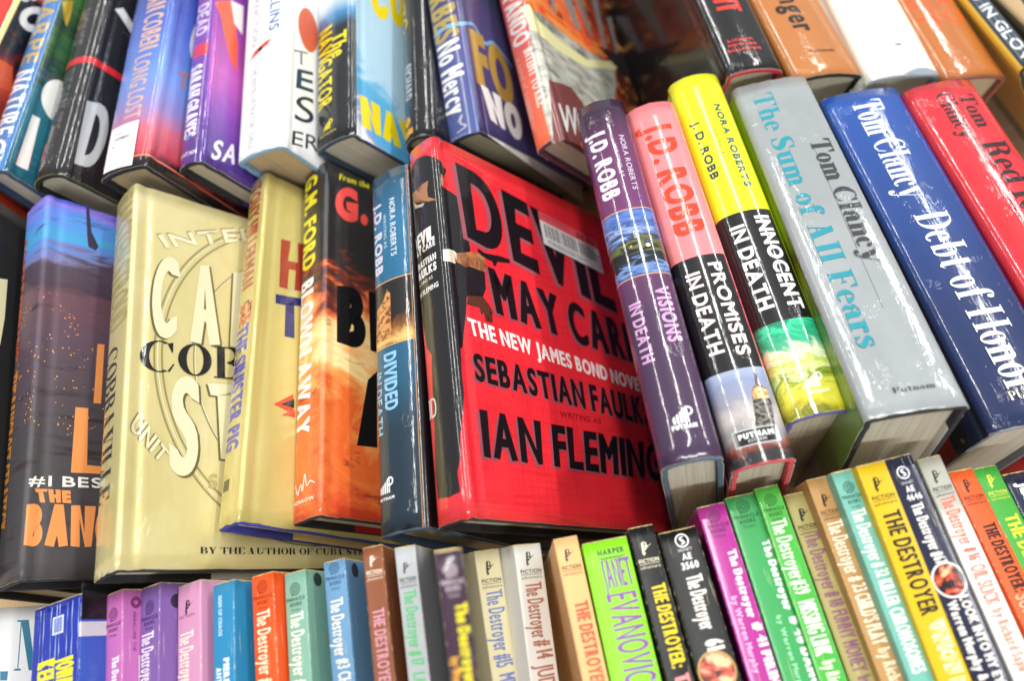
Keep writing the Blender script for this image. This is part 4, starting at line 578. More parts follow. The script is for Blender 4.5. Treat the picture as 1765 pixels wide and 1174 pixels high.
 'T3': {'label': 'blue hardcover fading to red at its foot with a white label on the spine', 'group': 'hardcover books at the back of the table', 'col': '5878c8', 'kind': 'h', 'decals': [('t', 'HARLAN COBEN', [(1.711, 16.896), (1.711, 9.625), (3.422, 9.625), (3.422, 16.896)], 'd8b0a0', None, 0.04), ('t', 'LONG LOST', [(1.548, 9.176), (1.548, 3.959), (3.015, 3.959), (3.015, 9.176)], 'd4b0a8', None, 0.03), ('band', -1.0, 16.074, 0.75, 0.9, 'e07858', None, None), ('t', 'C', [(5.764, 9.8), (7.07, 10.239), (6.896, 14.129), (5.889, 13.558)], 'e8ecf2', None, 0.18), ('t', 'T', [(5.324, 6.972), (6.187, 7.234), (6.245, 8.77), (5.296, 8.322)], 'b87868', None, 0.03)], 'stickers': [{'name': 'spine_label', 'col': 'f6f4f0', 'quad': [(0.572, 0.27), (3.161, 0.101), (3.088, 3.585), (0.574, 3.644)], 'texts': [('F LC', '606068', (0.25, 0.78, 0.5, 0.84), 0.0), ('COBEN', '505058', (0.25, 0.66, 0.75, 0.72), 0.01), ('A', '505058', (0.2, 0.5, 0.28, 0.56), 0.0)]}], 'fin': 'wrap2', 'board': '26262a', 'rim': 'd0c8c0', 'paper': 'cdb283', 'art': {'r': (0, 15), 'n': 0.18, 'sc': (0.3, 0.3), 'stops': [(0, '20181c'), (0.05, '301c24'), (0.09, 'c84858'), (0.2, 'd8687c'), (0.34, '9088c8'), (0.5, '6c94e0'), (0.75, '4c6cc8'), (1, '3c50a8')]}},
 'T4': {'label': 'violet and magenta hardcover with an orange ribbon shape on its cover', 'group': 'hardcover books at the back of the table', 'col': '7c3c9c', 'kind': 'h', 'decals': [('band', -0.3, 2.1, 0.0, 24.0, '6c3898', None, {'r': (0, 15), 'n': 0.1, 'stops': [(0, '4c3080'), (0.5, '7444a4'), (1, '8848a8')]}), ('poly', [(2.025, 13.009), (3.481, 14.234), (4.223, 10.637), (4.305, 8.467), (3.616, 9.169), (2.776, 11.564)], 'f0603c', None, None), ('poly', [(3.281, 14.067), (4.44, 14.499), (4.546, 11.922), (3.754, 12.345)], 'f0ece8', None, None), ('t', 'SARAH GRAVES', [(0.442, 7.855), (0.442, 2.069), (1.591, 2.069), (1.591, 7.855)], 'ece6f0', None, 0.05), ('t', 'TRAP DEAD', [(0.553, 16.167), (0.553, 10.425), (1.658, 10.425), (1.658, 16.167)], 'd8c8e0', None, 0.04), ('band', 0.442, 1.879, 8.587, 9.625, 'd83848', None, None), ('ring', 0.884, 2.114, 0.22, 0.0, '3c98d8', 1.0), ('t', 'BANTAM', [(0.111, 0.648), (1.768, 0.648), (1.768, 0.948), (0.111, 0.948)], 'e8e4ee', None, 0.01), ('t', 'SA', [(2.843, 0.58), (4.741, 1.113), (5.007, 2.74), (3.071, 2.143)], 'ece6f0', None, 0.05)], 'board': '2c2c30', 'paper': 'cfc2a8', 'art': {'r': (0, 15), 'n': 0.35, 'sc': (0.4, 0.3), 'seed': 8, 'stops': [(0, '4c3488'), (0.15, '5c3c98'), (0.3, '8c4cb0'), (0.5, 'c060b8'), (0.7, 'a848a8'), (1, '7c38a0')]}, 'flap': ('5c3c8c', 0)},
 'T5': {'label': 'white hardcover with pale grey lettering and light blue board edges', 'group': 'hardcover books at the back of the table', 'col': 'f6f6f4', 'kind': 'h', 'decals': [('t', 'COLLINS', [(2.558, 14.404), (2.558, 9.459), (3.383, 9.459), (3.383, 14.404)], '4c70a4', None, 0.03), ('t', 'THE SANCTION', [(0.99, 15.45), (0.99, 8.777), (1.568, 8.777), (1.568, 15.45)], 'a0acb8', None, 0.01), ('t', 'THE ANTILLUSTRATOR', [(1.238, 7.047), (1.238, 2.116), (1.733, 2.116), (1.733, 7.047)], 'b0b0b0', None, 0.01), ('t', 'the new thriller', [(2.063, 7.047), (2.063, 2.789), (2.31, 2.789), (2.31, 7.047)], 'c8c8c8', None, 0.0), ('t', 'DELL', [(1.238, 1.67), (1.238, 0.48), (1.733, 0.48), (1.733, 1.67)], 'a8acb0', None, 0.01), ('poly', [(0.857, 7.744), (1.657, 7.994), (2.557, 8.444), (2.857, 8.794), (2.357, 8.744), (1.357, 8.344)], 'd8482c', None, None), ('ring', 1.857, 8.294, 0.2, 0.0, '2c1c1c', 1.0), ('ring', 6.01, 10.517, 1.0, 0.0, 'd86444', 1.8), ('t', 'E', [(5.025, 5.036), (6.69, 5.639), (6.631, 7.34), (5.071, 6.57)], '24405c', None, 0.03), ('t', 'S', [(4.973, 2.441), (6.777, 3.147), (6.824, 5.247), (5.108, 4.44)], '2c3440', None, 0.0), ('t', 'T', [(4.774, 6.841), (6.029, 7.416), (5.985, 8.558), (4.724, 7.952)], '808488', None, 0.0), ('t', 'ER', [(4.842, 0.5), (7.315, 1.242), (7.336, 2.451), (4.901, 1.593)], '303438', None, 0.0)], 'board': '86aed0', 'fin': 'satin', 'paper': 'ccb287', 'bulge': 0.3, 'rim': 'f4f4f0'},
 'T6': {'label': 'black spined hardcover with yellow slab lettering and a blue and white sky cover', 'group': 'hardcover books at the back of the table', 'col': '181a20', 'kind': 'h', 'decals': [('band', 3.975, 17.725, 0.0, 23.947, '70b0e0', None, {'r': (-4, 10), 'axis': 'd', 'slope': 0.75, 'n': 0.75, 'sc': (0.25, 0.45), 'seed': 5, 'stops': [(0.15, '1c4c84'), (0.3, '3c84c0'), (0.42, '88c0e4'), (0.5, 'f0f2f4'), (0.6, 'e4e4ec'), (0.66, '8ca8dc'), (0.75, '58ace0'), (0.88, '60b4e0'), (1, 'b8dcf0')]}), ('t', 'NAVIGATOR', [(0.373, 9.437), (0.373, 2.981), (1.937, 2.981), (1.937, 9.437)], 'f0dc1c', None, 0.03), ('t', 'The', [(1.937, 8.456), (1.937, 6.529), (3.204, 6.529), (3.204, 8.456)], 'f0dc1c', None, 0.04), ('poly', [(1.145, 1.105), (1.25, 1.105), (1.25, 1.462), (1.145, 1.378)], 'f0dc1c', None, None), ('poly', [(1.296, 1.105), (1.401, 1.105), (1.401, 1.555), (1.296, 1.471)], 'f0dc1c', None, None), ('poly', [(1.447, 1.105), (1.552, 1.105), (1.552, 1.647), (1.447, 1.563)], 'f0dc1c', None, None), ('poly', [(1.598, 1.105), (1.703, 1.105), (1.703, 1.74), (1.598, 1.656)], 'f0dc1c', None, None), ('band', 1.741, 1.808, 1.105, 1.819, 'f0dc1c', None, None), ('ring', 1.817, 1.609, 0.21, 0.126, 'f0dc1c', 1.0), ('t', 'PUTNAM', [(0.671, 0.726), (2.31, 0.726), (2.31, 0.866), (0.671, 0.866)], 'f0dc1c', None, 0.0), ('t', 'NAV', [(4.55, 0.92), (10.048, 0.883), (9.784, 3.358), (4.364, 3.352)], 'f4dc10', None, 0.3), ('t', 'CU', [(5.454, 10.65), (9.111, 11.715), (9.298, 16.745), (5.052, 14.689)], 'f4dc10', None, 0.25)], 'board': '3c4c60', 'paper': 'd2cab6', 'bulge': 0.3, 'art': {'r': (0, 15), 'n': 0.05, 'stops': [(0, '1a1c22'), (0.6, '1a1c22'), (0.68, '3c84b8'), (0.8, 'e8f0f4'), (0.88, 'e8e4e0'), (0.93, 'b89080'), (1, 'c8c0bc')]}},
 'T7': {'label': 'black hardcover with thin gold lettering and an orange badge, right of the sky blue cover', 'group': 'hardcover books at the back of the table', 'col': '15161a', 'kind': 'h', 'decals': [('t', 'SPIRIT', [(0.056, 15.33), (0.056, 10.879), (0.977, 10.879), (0.977, 15.33)], 'c0983c', None, 0.0), ('t', 'O', [(0.056, 10.664), (0.056, 9.488), (1.172, 9.488), (1.172, 10.664)], 'c09c48', None, 0.0), ('t', 'RICHARD', [(0.67, 6.272), (0.67, 3.291), (1.395, 3.291), (1.395, 6.272)], 'a8acb4', None, 0.03), ('t', 'NORTH', [(-0.056, 5.566), (-0.056, 2.806), (0.391, 2.806), (0.391, 5.566)], '808890', None, 0.02), ('ring', 0.837, 1.561, 0.34, 0.12, 'dc9c3c', 1.0), ('band', 0.1, 1.395, 0.431, 0.899, 'c88c34', None, None)], 'board': '3a3c3c', 'bulge': 0.6, 'r': 0.7, 'paper': 'c4bc9c'},
 'T8': {'label': 'navy hardcover with gold and white block letters and its white flap hanging out below', 'group': 'hardcover books at the back of the table', 'col': '4c4878', 'kind': 'h', 'decals': [('band', -0.3, 2.711, 0.0, 7.831, '48548c', None, {'r': (0, 12), 'n': 0.1, 'stops': [(0, '4c5c98'), (0.8, '545088'), (1, '5c6c98')]}), ('stroke', [(-0.3, 8.054, 0.12), (1.383, 8.188, 0.16), (2.766, 8.054, 0.14), (3.966, 8.465, 0.1), (5.166, 7.565, 0.14), (6.566, 8.165, 0.1), (8.766, 7.165, 0.12)], '78b4dc'), ('t', 'FORBES', [(0.277, 13.057), (0.277, 7.252), (2.351, 7.252), (2.351, 13.057)], 'b09c54', None, 0.08), ('t', 'No Mercy', [(0.332, 7.075), (0.332, 1.807), (2.268, 1.807), (2.268, 7.075)], 'f2f2f0', None, 0.05), ('stroke', [(1.021, 0.398, 0.04), (1.821, 0.648, 0.06), (1.421, 0.998, 0.07), (1.621, 1.498, 0.09), (1.221, 1.098, 0.03)], 'b8b8c4'), ('t', 'PINNACLE', [(0.415, 0.067), (2.075, 0.067), (2.075, 0.187), (0.415, 0.187)], 'b8b8c4', None, 0.0), ('t', 'FO', [(3.199, 3.683), (8.405, 3.523), (8.091, 8.016), (3.196, 8.078)], 'b89448', None, 0.28), ('t', 'NO', [(4.258, 1.272), (8.421, 0.853), (8.803, 3.762), (3.851, 3.77)], 'f2f2f0', None, 0.26)], 'board': '2c3444', 'paper': 'c8bf9f', 'fin': 'gloss', 'art': {'r': (0, 15), 'n': 0.15, 'sc': (0.3, 0.3), 'stops': [(0, '40406c'), (0.5, '524c80'), (0.7, '484470'), (0.8, '34405c'), (1, '3c3c68')]}, 'hang': 'e4e4e4'},
 'T9': {'label': 'hardcover with a coral spine and fiery orange, grey and black cover, behind the purple book', 'group': 'hardcover books at the back of the table', 'col': 'd85c4c', 'kind': 'h', 'decals': [('band', 2.435, 17.785, 0.0, 23.76, '903020', None, {'r': (2.2854474458577854, 17.285447445857784), 'axis': 'u', 'n': 0.5, 'sc': (0.3, 0.4), 'dist': 1.0, 'seed': 3, 'stops': [(0, 'e8684a'), (0.25, 'f07040'), (0.5, 'e05a34'), (0.66, 'c84c2c'), (0.78, '9a3422'), (0.9, '54241a'), (1, '2e1814')], 'mottle': [('f8b060', 0.5, 0.7, 0.55, 0.12), ('241612', 0.9, 0.5, 0.56, 0.07)]}), ('poly', [(2.098, 11.108), (2.784, 9.749), (5.456, 9.327), (9.076, 9.727), (14.425, 12.064), (13.497, 9.681), (12.564, 8.063), (6.758, 4.166), (1.512, -0.26), (1.464, 3.516)], 'a8a89c', None, {'r': (0, 1), 'g': 0, 'n': 1.2, 'sc': (0.5, 1.5), 'seed': 4, 'stops': [(0.3, '6c6c64'), (0.5, 'b4b4a8'), (0.7, 'd0d0c0')]}), ('poly', [(1.723, 11.182), (2.441, 11.33), (3.313, 10.286), (5.896, 9.905), (9.47, 10.281), (15.386, 13.32), (14.598, 12.037), (8.689, 9.182), (4.658, 8.549), (2.177, 8.964)], 'ece4a8', None, None), ('poly', [(2.408, 4.68), (5.468, 5.568), (7.444, 3.98), (4.373, 0.153), (1.606, -0.354)], '7c4444', None, None), ('poly', [(6.047, 15.148), (6.905, 15.842), (6.134, 12.361), (5.777, 12.361)], '8c8884', None, None), ('poly', [(8.215, 16.006), (9.8, 17.177), (9.781, 13.334), (9.0, 13.095)], '8c8884', None, None), ('poly', [(10.534, 16.924), (11.763, 17.85), (11.816, 13.835), (11.262, 13.746)], '8c8884', None, None), ('poly', [(13.892, 19.112), (15.129, 20.05), (13.844, 13.316), (13.335, 13.27)], '8c8884', None, None), ('poly', [(16.08, 18.554), (17.113, 19.33), (16.005, 13.786), (15.621, 13.821)], '8c8884', None, None), ('poly', [(14.153, 20.59), (15.275, 21.477), (14.163, 17.871), (13.712, 17.841)], '8c8884', None, None), ('poly', [(2.066, 11.619), (3.647, 11.242), (6.902, 11.156), (10.655, 11.515), (15.464, 13.486), (13.384, 13.783), (8.726, 12.814), (5.232, 12.686), (3.767, 13.617)], 'f07838', None, {'r': (0, 1), 'g': 0, 'n': 1.2, 'sc': (0.6, 1.2), 'stops': [(0.35, 'e84828'), (0.6, 'f89848')]}), ('poly', [(12.264, 13.258), (14.923, 12.333), (19.291, 12.018), (28.807, 14.692), (35.316, 20.858), (22.155, 15.441), (17.233, 14.974)], '2a2422', None, None), ('t', 'W', [(2.509, 0.642), (4.701, 0.958), (5.204, 3.623), (2.853, 2.97)], 'd8d8d8', None, 0.06), ('poly', [(20.317, 24.728), (35.048, 34.617), (26.307, 25.072), (21.534, 22.801)], 'c89848', None, None), ('t', 'GRIPPANDO', [(0.457, 15.575), (0.457, 8.269), (1.92, 8.269), (1.92, 15.575)], 'd0c8c4', None, 0.07), ('t', 'INTENT TO KILL', [(1.143, 7.656), (1.143, 2.827), (1.828, 2.827), (1.828, 7.656)], 'e8d4c8', None, 0.03), ('t', 'a novel of suspense', [(0.366, 7.452), (0.366, 2.351), (0.823, 2.351), (0.823, 7.452)], 'd8a898', None, 0.0)], 'board': '6c3448', 'fin': 'gloss', 'paper': 'c0b298', 'art': {'r': (0, 15), 'n': 0.3, 'sc': (0.4, 0.3), 'stops': [(0, 'f0704c'), (0.3, 'ec6450'), (0.55, 'c85450'), (0.8, 'd05048'), (1, 'd8483c')]}},
 'T10': {'label': 'small black hardcover with red lettering and bright red board edges at the back', 'group': 'hardcover books at the back of the table', 'col': '141416', 'kind': 'h', 'decals': [('t', 'NIGHT', [(1.018, 9.203), (1.018, 5.318), (2.851, 5.318), (2.851, 9.203)], 'd83428', None, 0.08), ('t', 'LINDA', [(0.815, 2.602), (2.688, 2.602), (2.688, 2.822), (0.815, 2.822)], 'd83c34', None, 0.02), ('t', 'HOWARD', [(0.733, 2.178), (2.769, 2.178), (2.769, 2.398), (0.733, 2.398)], 'd83c34', None, 0.02), ('t', 'BALLANTINE', [(0.57, 1.757), (2.932, 1.757), (2.932, 1.977), (0.57, 1.977)], 'd83c34', None, 0.02)], 'board': 'c83c48', 'fin': 'wrap2', 'paper': 'd4cbb4', 'bulge': 0.4},
 'T11': {'label': 'caramel brown hardcover with black serif lettering at the back', 'group': 'hardcover books at the back of the table', 'col': 'b8743c', 'kind': 'h', 'decals': [('t', 'Danger', [(1.629, 9.946), (1.629, 4.084), (3.367, 4.084), (3.367, 9.946)], '201810', None, 0.07), ('serif', 'Putnam', [(1.846, 2.06), (3.801, 2.06), (3.801, 2.34), (1.846, 2.34)], '30240c', None, 0)], 'board': '24262a', 'fin': 'wrap2', 'rim': 'd8c088', 'paper': 'ccc4ae', 'bulge': 0.45, 'r': 0.5},
 'T12': {'label': 'cream white hardcover with a torn jacket foot showing grey board', 'group': 'hardcover books at the back of the table', 'col': 'f4f1e2', 'kind': 'h', 'decals': [('t', 'DEL', [(2.863, 2.617), (3.413, 2.617), (3.413, 2.837), (2.863, 2.837)], '40403c', None, 0.02), ('poly', [(2.312, 0.02), (3.028, 0.35), (3.634, 0.55), (4.404, 0.62), (5.23, 0.4), (5.505, 0.02)], '8c98a8', None, None)], 'board': 'a4acb8', 'fin': 'wrap2', 'rim': 'e8e4cc', 'bulge': 0.35, 'paper': 'd8d2c4'},
 'T13': {'label': 'orange brown hardcover with orange lettering under crumpled plastic at the back right', 'group': 'hardcover books at the back of the table', 'col': 'b46830', 'kind': 'h', 'decals': [('t', 'LIMIT', [(0.499, 11.232), (0.499, 5.03), (2.095, 5.03), (2.095, 11.232)], 'e05828', None, 0.08), ('t', 'ZERO', [(2.594, 10.584), (2.594, 5.148), (4.29, 5.148), (4.29, 10.584)], 'e05828', None, 0.08)], 'board': '8c5c48', 'fin': 'wrap2', 'rim': 'a87858', 'bulge': 0.45, 'r': 0.5, 'paper': 'c8bc9e'},
 'T14': {'label': 'navy spined hardcover with a yellow edge and white lettering in the top right corner', 'group': 'hardcover books at the back of the table', 'col': '3c4a58', 'kind': 'h', 'decals': [('band', -12.0, 0.422, 0.0, 23.995, 'e8c040', None, None), ('t', 'HAND IN GLOVE', [(0.633, 11.269), (0.633, -0.498), (1.297, -0.498), (1.297, 11.269)], 'e0e4e8', None, 0.03)], 'board': '40382c', 'fin': 'gloss', 'rim': 'd8c880', 'paper': 'c8b080'},
 'T15': {'label': 'tan hardcover with a dark smudge, cut off at the top right corner', 'group': 'hardcover books at the back of the table', 'col': 'd8bc90', 'kind': 'h', 'decals': [('poly', [(0.5, 4.0), (2.5, 5.0), (3.5, 7.0), (2.5, 9.0), (1.0, 8.0)], '4c5058', None, None)], 'board': 'a88c60', 'fin': 'satin', 'paper': 'ccb894'},
 'P0': {'label': 'white paperback with a teal serif letter on its cover, at the left edge', 'group': 'paperbacks standing spine up in the front row', 'col': 'e6e6e4', 'kind': 'p', 'decals': [('serif', 'N', [(4.485, 14.132), (5.632, 14.031), (5.751, 16.729), (4.406, 16.776)], '2c7490', None, 0), ('poly', [(3.846, 14.176), (4.219, 14.133), (4.211, 13.667), (3.892, 13.705)], '2c7490', None, None)], 'fin': 'satin'},
 'P1': {'label': 'thick royal blue paperback with yellow lettering and vertical white scuff lines', 'group': 'paperbacks standing spine up in the front row', 'col': '1c34a8', 'kind': 'p', 'decals': [('band', 3.696, 9.676, 0.0, 16.2, '1c3c94', None, {'r': (3.675938188857355, 6.675938188857355), 'axis': 'u', 'n': 0.3, 'stops': [(0, '3458b8'), (0.5, '2c50a8'), (0.8, '0c1024'), (1, '0c0c14')]}), ('band', 3.696, 9.676, 16.2, 18.0, '0e0e14', None, None), ('band', 3.576, 6.276, 15.4, 16.1, 'c8c4cc', None, None), ('band', 1.581, 2.426, 15.863, 16.741, 'dce4f4', None, None), ('band', 1.691, 2.316, 15.947, 16.655, '8c9cd0', None, None), ('band', 1.746, 2.261, 16.031, 16.06, '4c5ca8', None, None), ('band', 1.746, 2.261, 16.144, 16.172, '4c5ca8', None, None), ('band', 1.746, 2.261, 16.257, 16.285, '4c5ca8', None, None), ('band', 1.746, 2.261, 16.37, 16.399, '4c5ca8', None, None), ('band', 1.746, 2.261, 16.484, 16.512, '4c5ca8', None, None), ('band', 1.746, 2.261, 16.598, 16.626, '4c5ca8', None, None), ('stroke', [(0.596, 17.3, 0.035), (0.615, 16.602, 0.006), (0.605, 15.882, 0.02), (0.612, 15.258, 0.006), (0.61, 14.772, 0.012), (0.593, 14.2, 0.006), (0.583, 13.534, 0.02), (0.604, 12.776, 0.02), (0.562, 12.095, 0.012), (0.558, 11.732, 0.006), (0.571, 11.327, 0.02), (0.576, 10.591, 0.02), (0.599, 10.021, 0.02), (0.616, 9.631, 0.02), (0.612, 8.847, 0.035), (0.583, 8.536, 0.02), (0.578, 8.105, 0.006), (0.601, 7.507, 0.006), (0.607, 7.052, 0.012), (0.569, 6.403, 0.012), (0.562, 5.751, 0.006), (0.58, 4.976, 0.012), (0.605, 4.667, 0.035), (0.609, 4.179, 0.012), (0.569, 3.856, 0.02), (0.573, 3.496, 0.012), (0.579, 3.024, 0.035), (0.565, 2.336, 0.035), (0.56, 1.606, 0.006), (0.589, 1.202, 0.035)], 'a8bce8'), ('stroke', [(0.873, 17.3, 0.006), (0.871, 16.844, 0.02), (0.89, 16.144, 0.035), (0.862, 15.346, 0.006), (0.888, 15.006, 0.012), (0.897, 14.69, 0.035), (0.88, 13.976, 0.012), (0.911, 13.604, 0.006), (0.872, 12.903, 0.02), (0.896, 12.538, 0.02), (0.9, 11.922, 0.006), (0.875, 11.538, 0.006), (0.87, 10.816, 0.012), (0.889, 10.055, 0.02), (0.879, 9.267, 0.012), (0.871, 8.622, 0.035), (0.876, 8.177, 0.02), (0.902, 7.82, 0.02), (0.882, 7.207, 0.035), (0.882, 6.817, 0.035), (0.9, 6.485, 0.035), (0.892, 5.838, 0.035), (0.894, 5.356, 0.035), (0.868, 4.639, 0.035), (0.873, 3.86, 0.02), (0.853, 3.27, 0.035), (0.869, 2.807, 0.035), (0.891, 2.099, 0.035), (0.891, 1.625, 0.012), (0.903, 1.15, 0.012)], 'a8bce8'), ('stroke', [(1.498, 17.3, 0.02), (1.45, 16.735, 0.035), (1.469, 15.967, 0.006), (1.484, 15.307, 0.02), (1.497, 14.698, 0.012), (1.474, 14.247, 0.035), (1.442, 13.587, 0.02), (1.478, 12.994, 0.02), (1.482, 12.584, 0.006), (1.499, 11.791, 0.02), (1.448, 11.464, 0.035), (1.469, 10.68, 0.006), (1.461, 10.172, 0.006), (1.455, 9.577, 0.035), (1.465, 9.277, 0.035), (1.492, 8.549, 0.035), (1.473, 7.767, 0.035), (1.473, 7.419, 0.035), (1.458, 6.644, 0.035), (1.466, 5.934, 0.035), (1.45, 5.401, 0.012), (1.498, 4.819, 0.02), (1.461, 4.214, 0.006), (1.46, 3.723, 0.02), (1.493, 3.261, 0.012), (1.499, 2.746, 0.012), (1.499, 2.3, 0.012), (1.492, 1.808, 0.02), (1.456, 1.211, 0.035)], 'a8bce8'), ('stroke', [(1.906, 17.3, 0.035), (1.9, 16.527, 0.035), (1.883, 16.156, 0.012), (1.884, 15.733, 0.02), (1.882, 15.02, 0.035), (1.91, 14.598, 0.006), (1.898, 14.175, 0.02), (1.899, 13.514, 0.012), (1.91, 12.91, 0.006), (1.889, 12.602, 0.035), (1.902, 12.035, 0.035), (1.883, 11.37, 0.035), (1.926, 10.889, 0.02), (1.897, 10.571, 0.012), (1.888, 9.928, 0.02), (1.928, 9.621, 0.012), (1.923, 9.024, 0.012), (1.932, 8.294, 0.012), (1.933, 7.798, 0.02), (1.909, 7.049, 0.006), (1.882, 6.597, 0.012), (1.92, 6.006, 0.012), (1.89, 5.251, 0.012), (1.935, 4.603, 0.035), (1.907, 4.034, 0.006), (1.895, 3.7, 0.006), (1.921, 3.004, 0.006), (1.907, 2.537, 0.006), (1.924, 1.738, 0.006), (1.889, 1.376, 0.006)], 'a8bce8'), ('stroke', [(2.11, 17.3, 0.035), (2.128, 16.647, 0.02), (2.127, 16.042, 0.02), (2.115, 15.708, 0.006), (2.147, 15.078, 0.035), (2.137, 14.749, 0.012), (2.11, 14.01, 0.012), (2.143, 13.664, 0.012), (2.158, 13.12, 0.035), (2.11, 12.362, 0.035), (2.14, 11.987, 0.035), (2.135, 11.231, 0.02), (2.135, 10.8, 0.035), (2.119, 10.083, 0.02), (2.154, 9.379, 0.012), (2.113, 8.711, 0.006), (2.107, 8.084, 0.006), (2.11, 7.738, 0.012), (2.155, 7.319, 0.012), (2.108, 6.537, 0.006), (2.125, 5.966, 0.02), (2.128, 5.194, 0.02), (2.107, 4.519, 0.012), (2.11, 3.809, 0.012), (2.116, 3.331, 0.035), (2.144, 2.566, 0.012), (2.145, 2.077, 0.035), (2.15, 1.453, 0.012)], 'a8bce8'), ('stroke', [(2.712, 17.3, 0.006), (2.725, 16.704, 0.02), (2.696, 16.206, 0.006), (2.702, 15.813, 0.012), (2.719, 15.068, 0.035), (2.718, 14.768, 0.012), (2.718, 14.306, 0.02), (2.7, 13.929, 0.035), (2.742, 13.194, 0.012), (2.705, 12.818, 0.035), (2.735, 12.109, 0.02), (2.744, 11.793, 0.035), (2.712, 11.03, 0.006), (2.731, 10.386, 0.012), (2.7, 9.662, 0.035), (2.731, 9.216, 0.02), (2.733, 8.9, 0.02), (2.727, 8.271, 0.035), (2.701, 7.631, 0.035), (2.734, 7.19, 0.012), (2.705, 6.808, 0.02), (2.729, 6.038, 0.012), (2.706, 5.375, 0.012), (2.737, 5.044, 0.012), (2.692, 4.659, 0.035), (2.733, 3.889, 0.02), (2.72, 3.14, 0.012), (2.705, 2.813, 0.006), (2.737, 2.264, 0.006), (2.715, 1.837, 0.035), (2.743, 1.217, 0.02)], 'a8bce8'), ('stroke', [(3.088, 17.3, 0.012), (3.072, 16.906, 0.035), (3.063, 16.211, 0.02), (3.109, 15.611, 0.02), (3.084, 14.999, 0.035), (3.092, 14.456, 0.012), (3.066, 13.895, 0.006), (3.076, 13.138, 0.012), (3.118, 12.392, 0.006), (3.087, 12.023, 0.035), (3.077, 11.313, 0.02), (3.086, 10.745, 0.006), (3.116, 10.045, 0.02), (3.087, 9.607, 0.02), (3.07, 9.283, 0.035), (3.111, 8.542, 0.006), (3.077, 8.032, 0.006), (3.097, 7.284, 0.02), (3.084, 6.696, 0.006), (3.1, 6.032, 0.035), (3.106, 5.679, 0.02), (3.076, 5.219, 0.02), (3.098, 4.787, 0.035), (3.09, 4.47, 0.006), (3.061, 4.156, 0.02), (3.084, 3.443, 0.035), (3.095, 2.669, 0.02), (3.065, 2.105, 0.02), (3.059, 1.64, 0.02)], 'a8bce8'), ('stroke', [(3.541, 17.3, 0.02), (3.544, 16.685, 0.012), (3.543, 15.987, 0.035), (3.549, 15.464, 0.012), (3.539, 15.079, 0.02), (3.594, 14.512, 0.006), (3.585, 14.161, 0.012), (3.548, 13.518, 0.006), (3.57, 13.201, 0.012), (3.557, 12.549, 0.012), (3.552, 12.141, 0.02), (3.567, 11.689, 0.02), (3.584, 11.206, 0.006), (3.56, 10.597, 0.02), (3.55, 10.226, 0.012), (3.546, 9.907, 0.006), (3.553, 9.23, 0.02), (3.581, 8.532, 0.012), (3.587, 7.89, 0.006), (3.558, 7.19, 0.006), (3.572, 6.838, 0.02), (3.537, 6.132, 0.006), (3.566, 5.527, 0.012), (3.577, 4.954, 0.012), (3.585, 4.163, 0.006), (3.584, 3.594, 0.035), (3.537, 2.815, 0.02), (3.54, 2.373, 0.006), (3.572, 1.686, 0.012), (3.591, 1.233, 0.035)], 'a8bce8'), ('t', 'KELLER', [(0.515, 14.726), (0.515, 12.612), (1.911, 12.612), (1.911, 14.726)], 'f0e42c', None, 0.09), ('t', 'JONATHAN', [(1.985, 14.644), (1.985, 11.963), (3.308, 11.963), (3.308, 14.644)], 'f0e42c', None, 0.09)], 'fin': 'gloss', 'art': {'mottle': [('c8d4f0', 4.5, 0.25, 0.66, 0.05), ('13208a', 1.2, 0.2, 0.5, 0.2)]}},
 'P2': {'label': 'orchid pink paperback with white lettering, between the thick blue and the violet paperbacks', 'group': 'paperbacks standing spine up in the front row', 'col': 'c06cb0', 'kind': 'p', 'decals': [('ring', 0.694, 16.382, 0.333, 0.28, '5c2c5c', 1.0), ('ring', 0.694, 16.382, 0.22, 0.167, '5c2c5c', 1.0), ('ring', 0.694, 16.382, 0.113, 0.067, '5c2c5c', 1.0), ('band', 0.444, 0.544, 16.048, 16.115, '5c2c5c', None, None), ('t', 'PINNACLE', [(0.111, 15.788), (1.277, 15.788), (1.277, 15.958), (0.111, 15.958)], '5c2c5c', None, 0.008), ('t', 'BOOKS', [(0.333, 15.528), (1.055, 15.528), (1.055, 15.708), (0.333, 15.708)], '5c2c5c', None, 0.008), ('t', 'fiction', [(0.417, 15.288), (0.972, 15.288), (0.972, 15.438), (0.417, 15.438)], '5c2c5c', None, 0.0), ('t', 'The Destroyer', [(0.625, 14.302), (0.625, 12.126), (1.18, 12.126), (1.18, 14.302)], 'f4e8f0', None, 0.025), ('ring', 2.138, 16.815, 0.3, 0.12, '7c3068', 1.0), ('t', 'FIRING LINE THE', [(1.971, 16.324), (1.971, 14.412), (2.152, 14.412), (2.152, 16.324)], '7c3068', None, 0.0), ('band', 2.288, 4.388, 8.0, 14.2, 'd8d4c0', None, None), ('band', 2.388, 4.388, 8.0, 14.1, '5c3038', None, None)]},
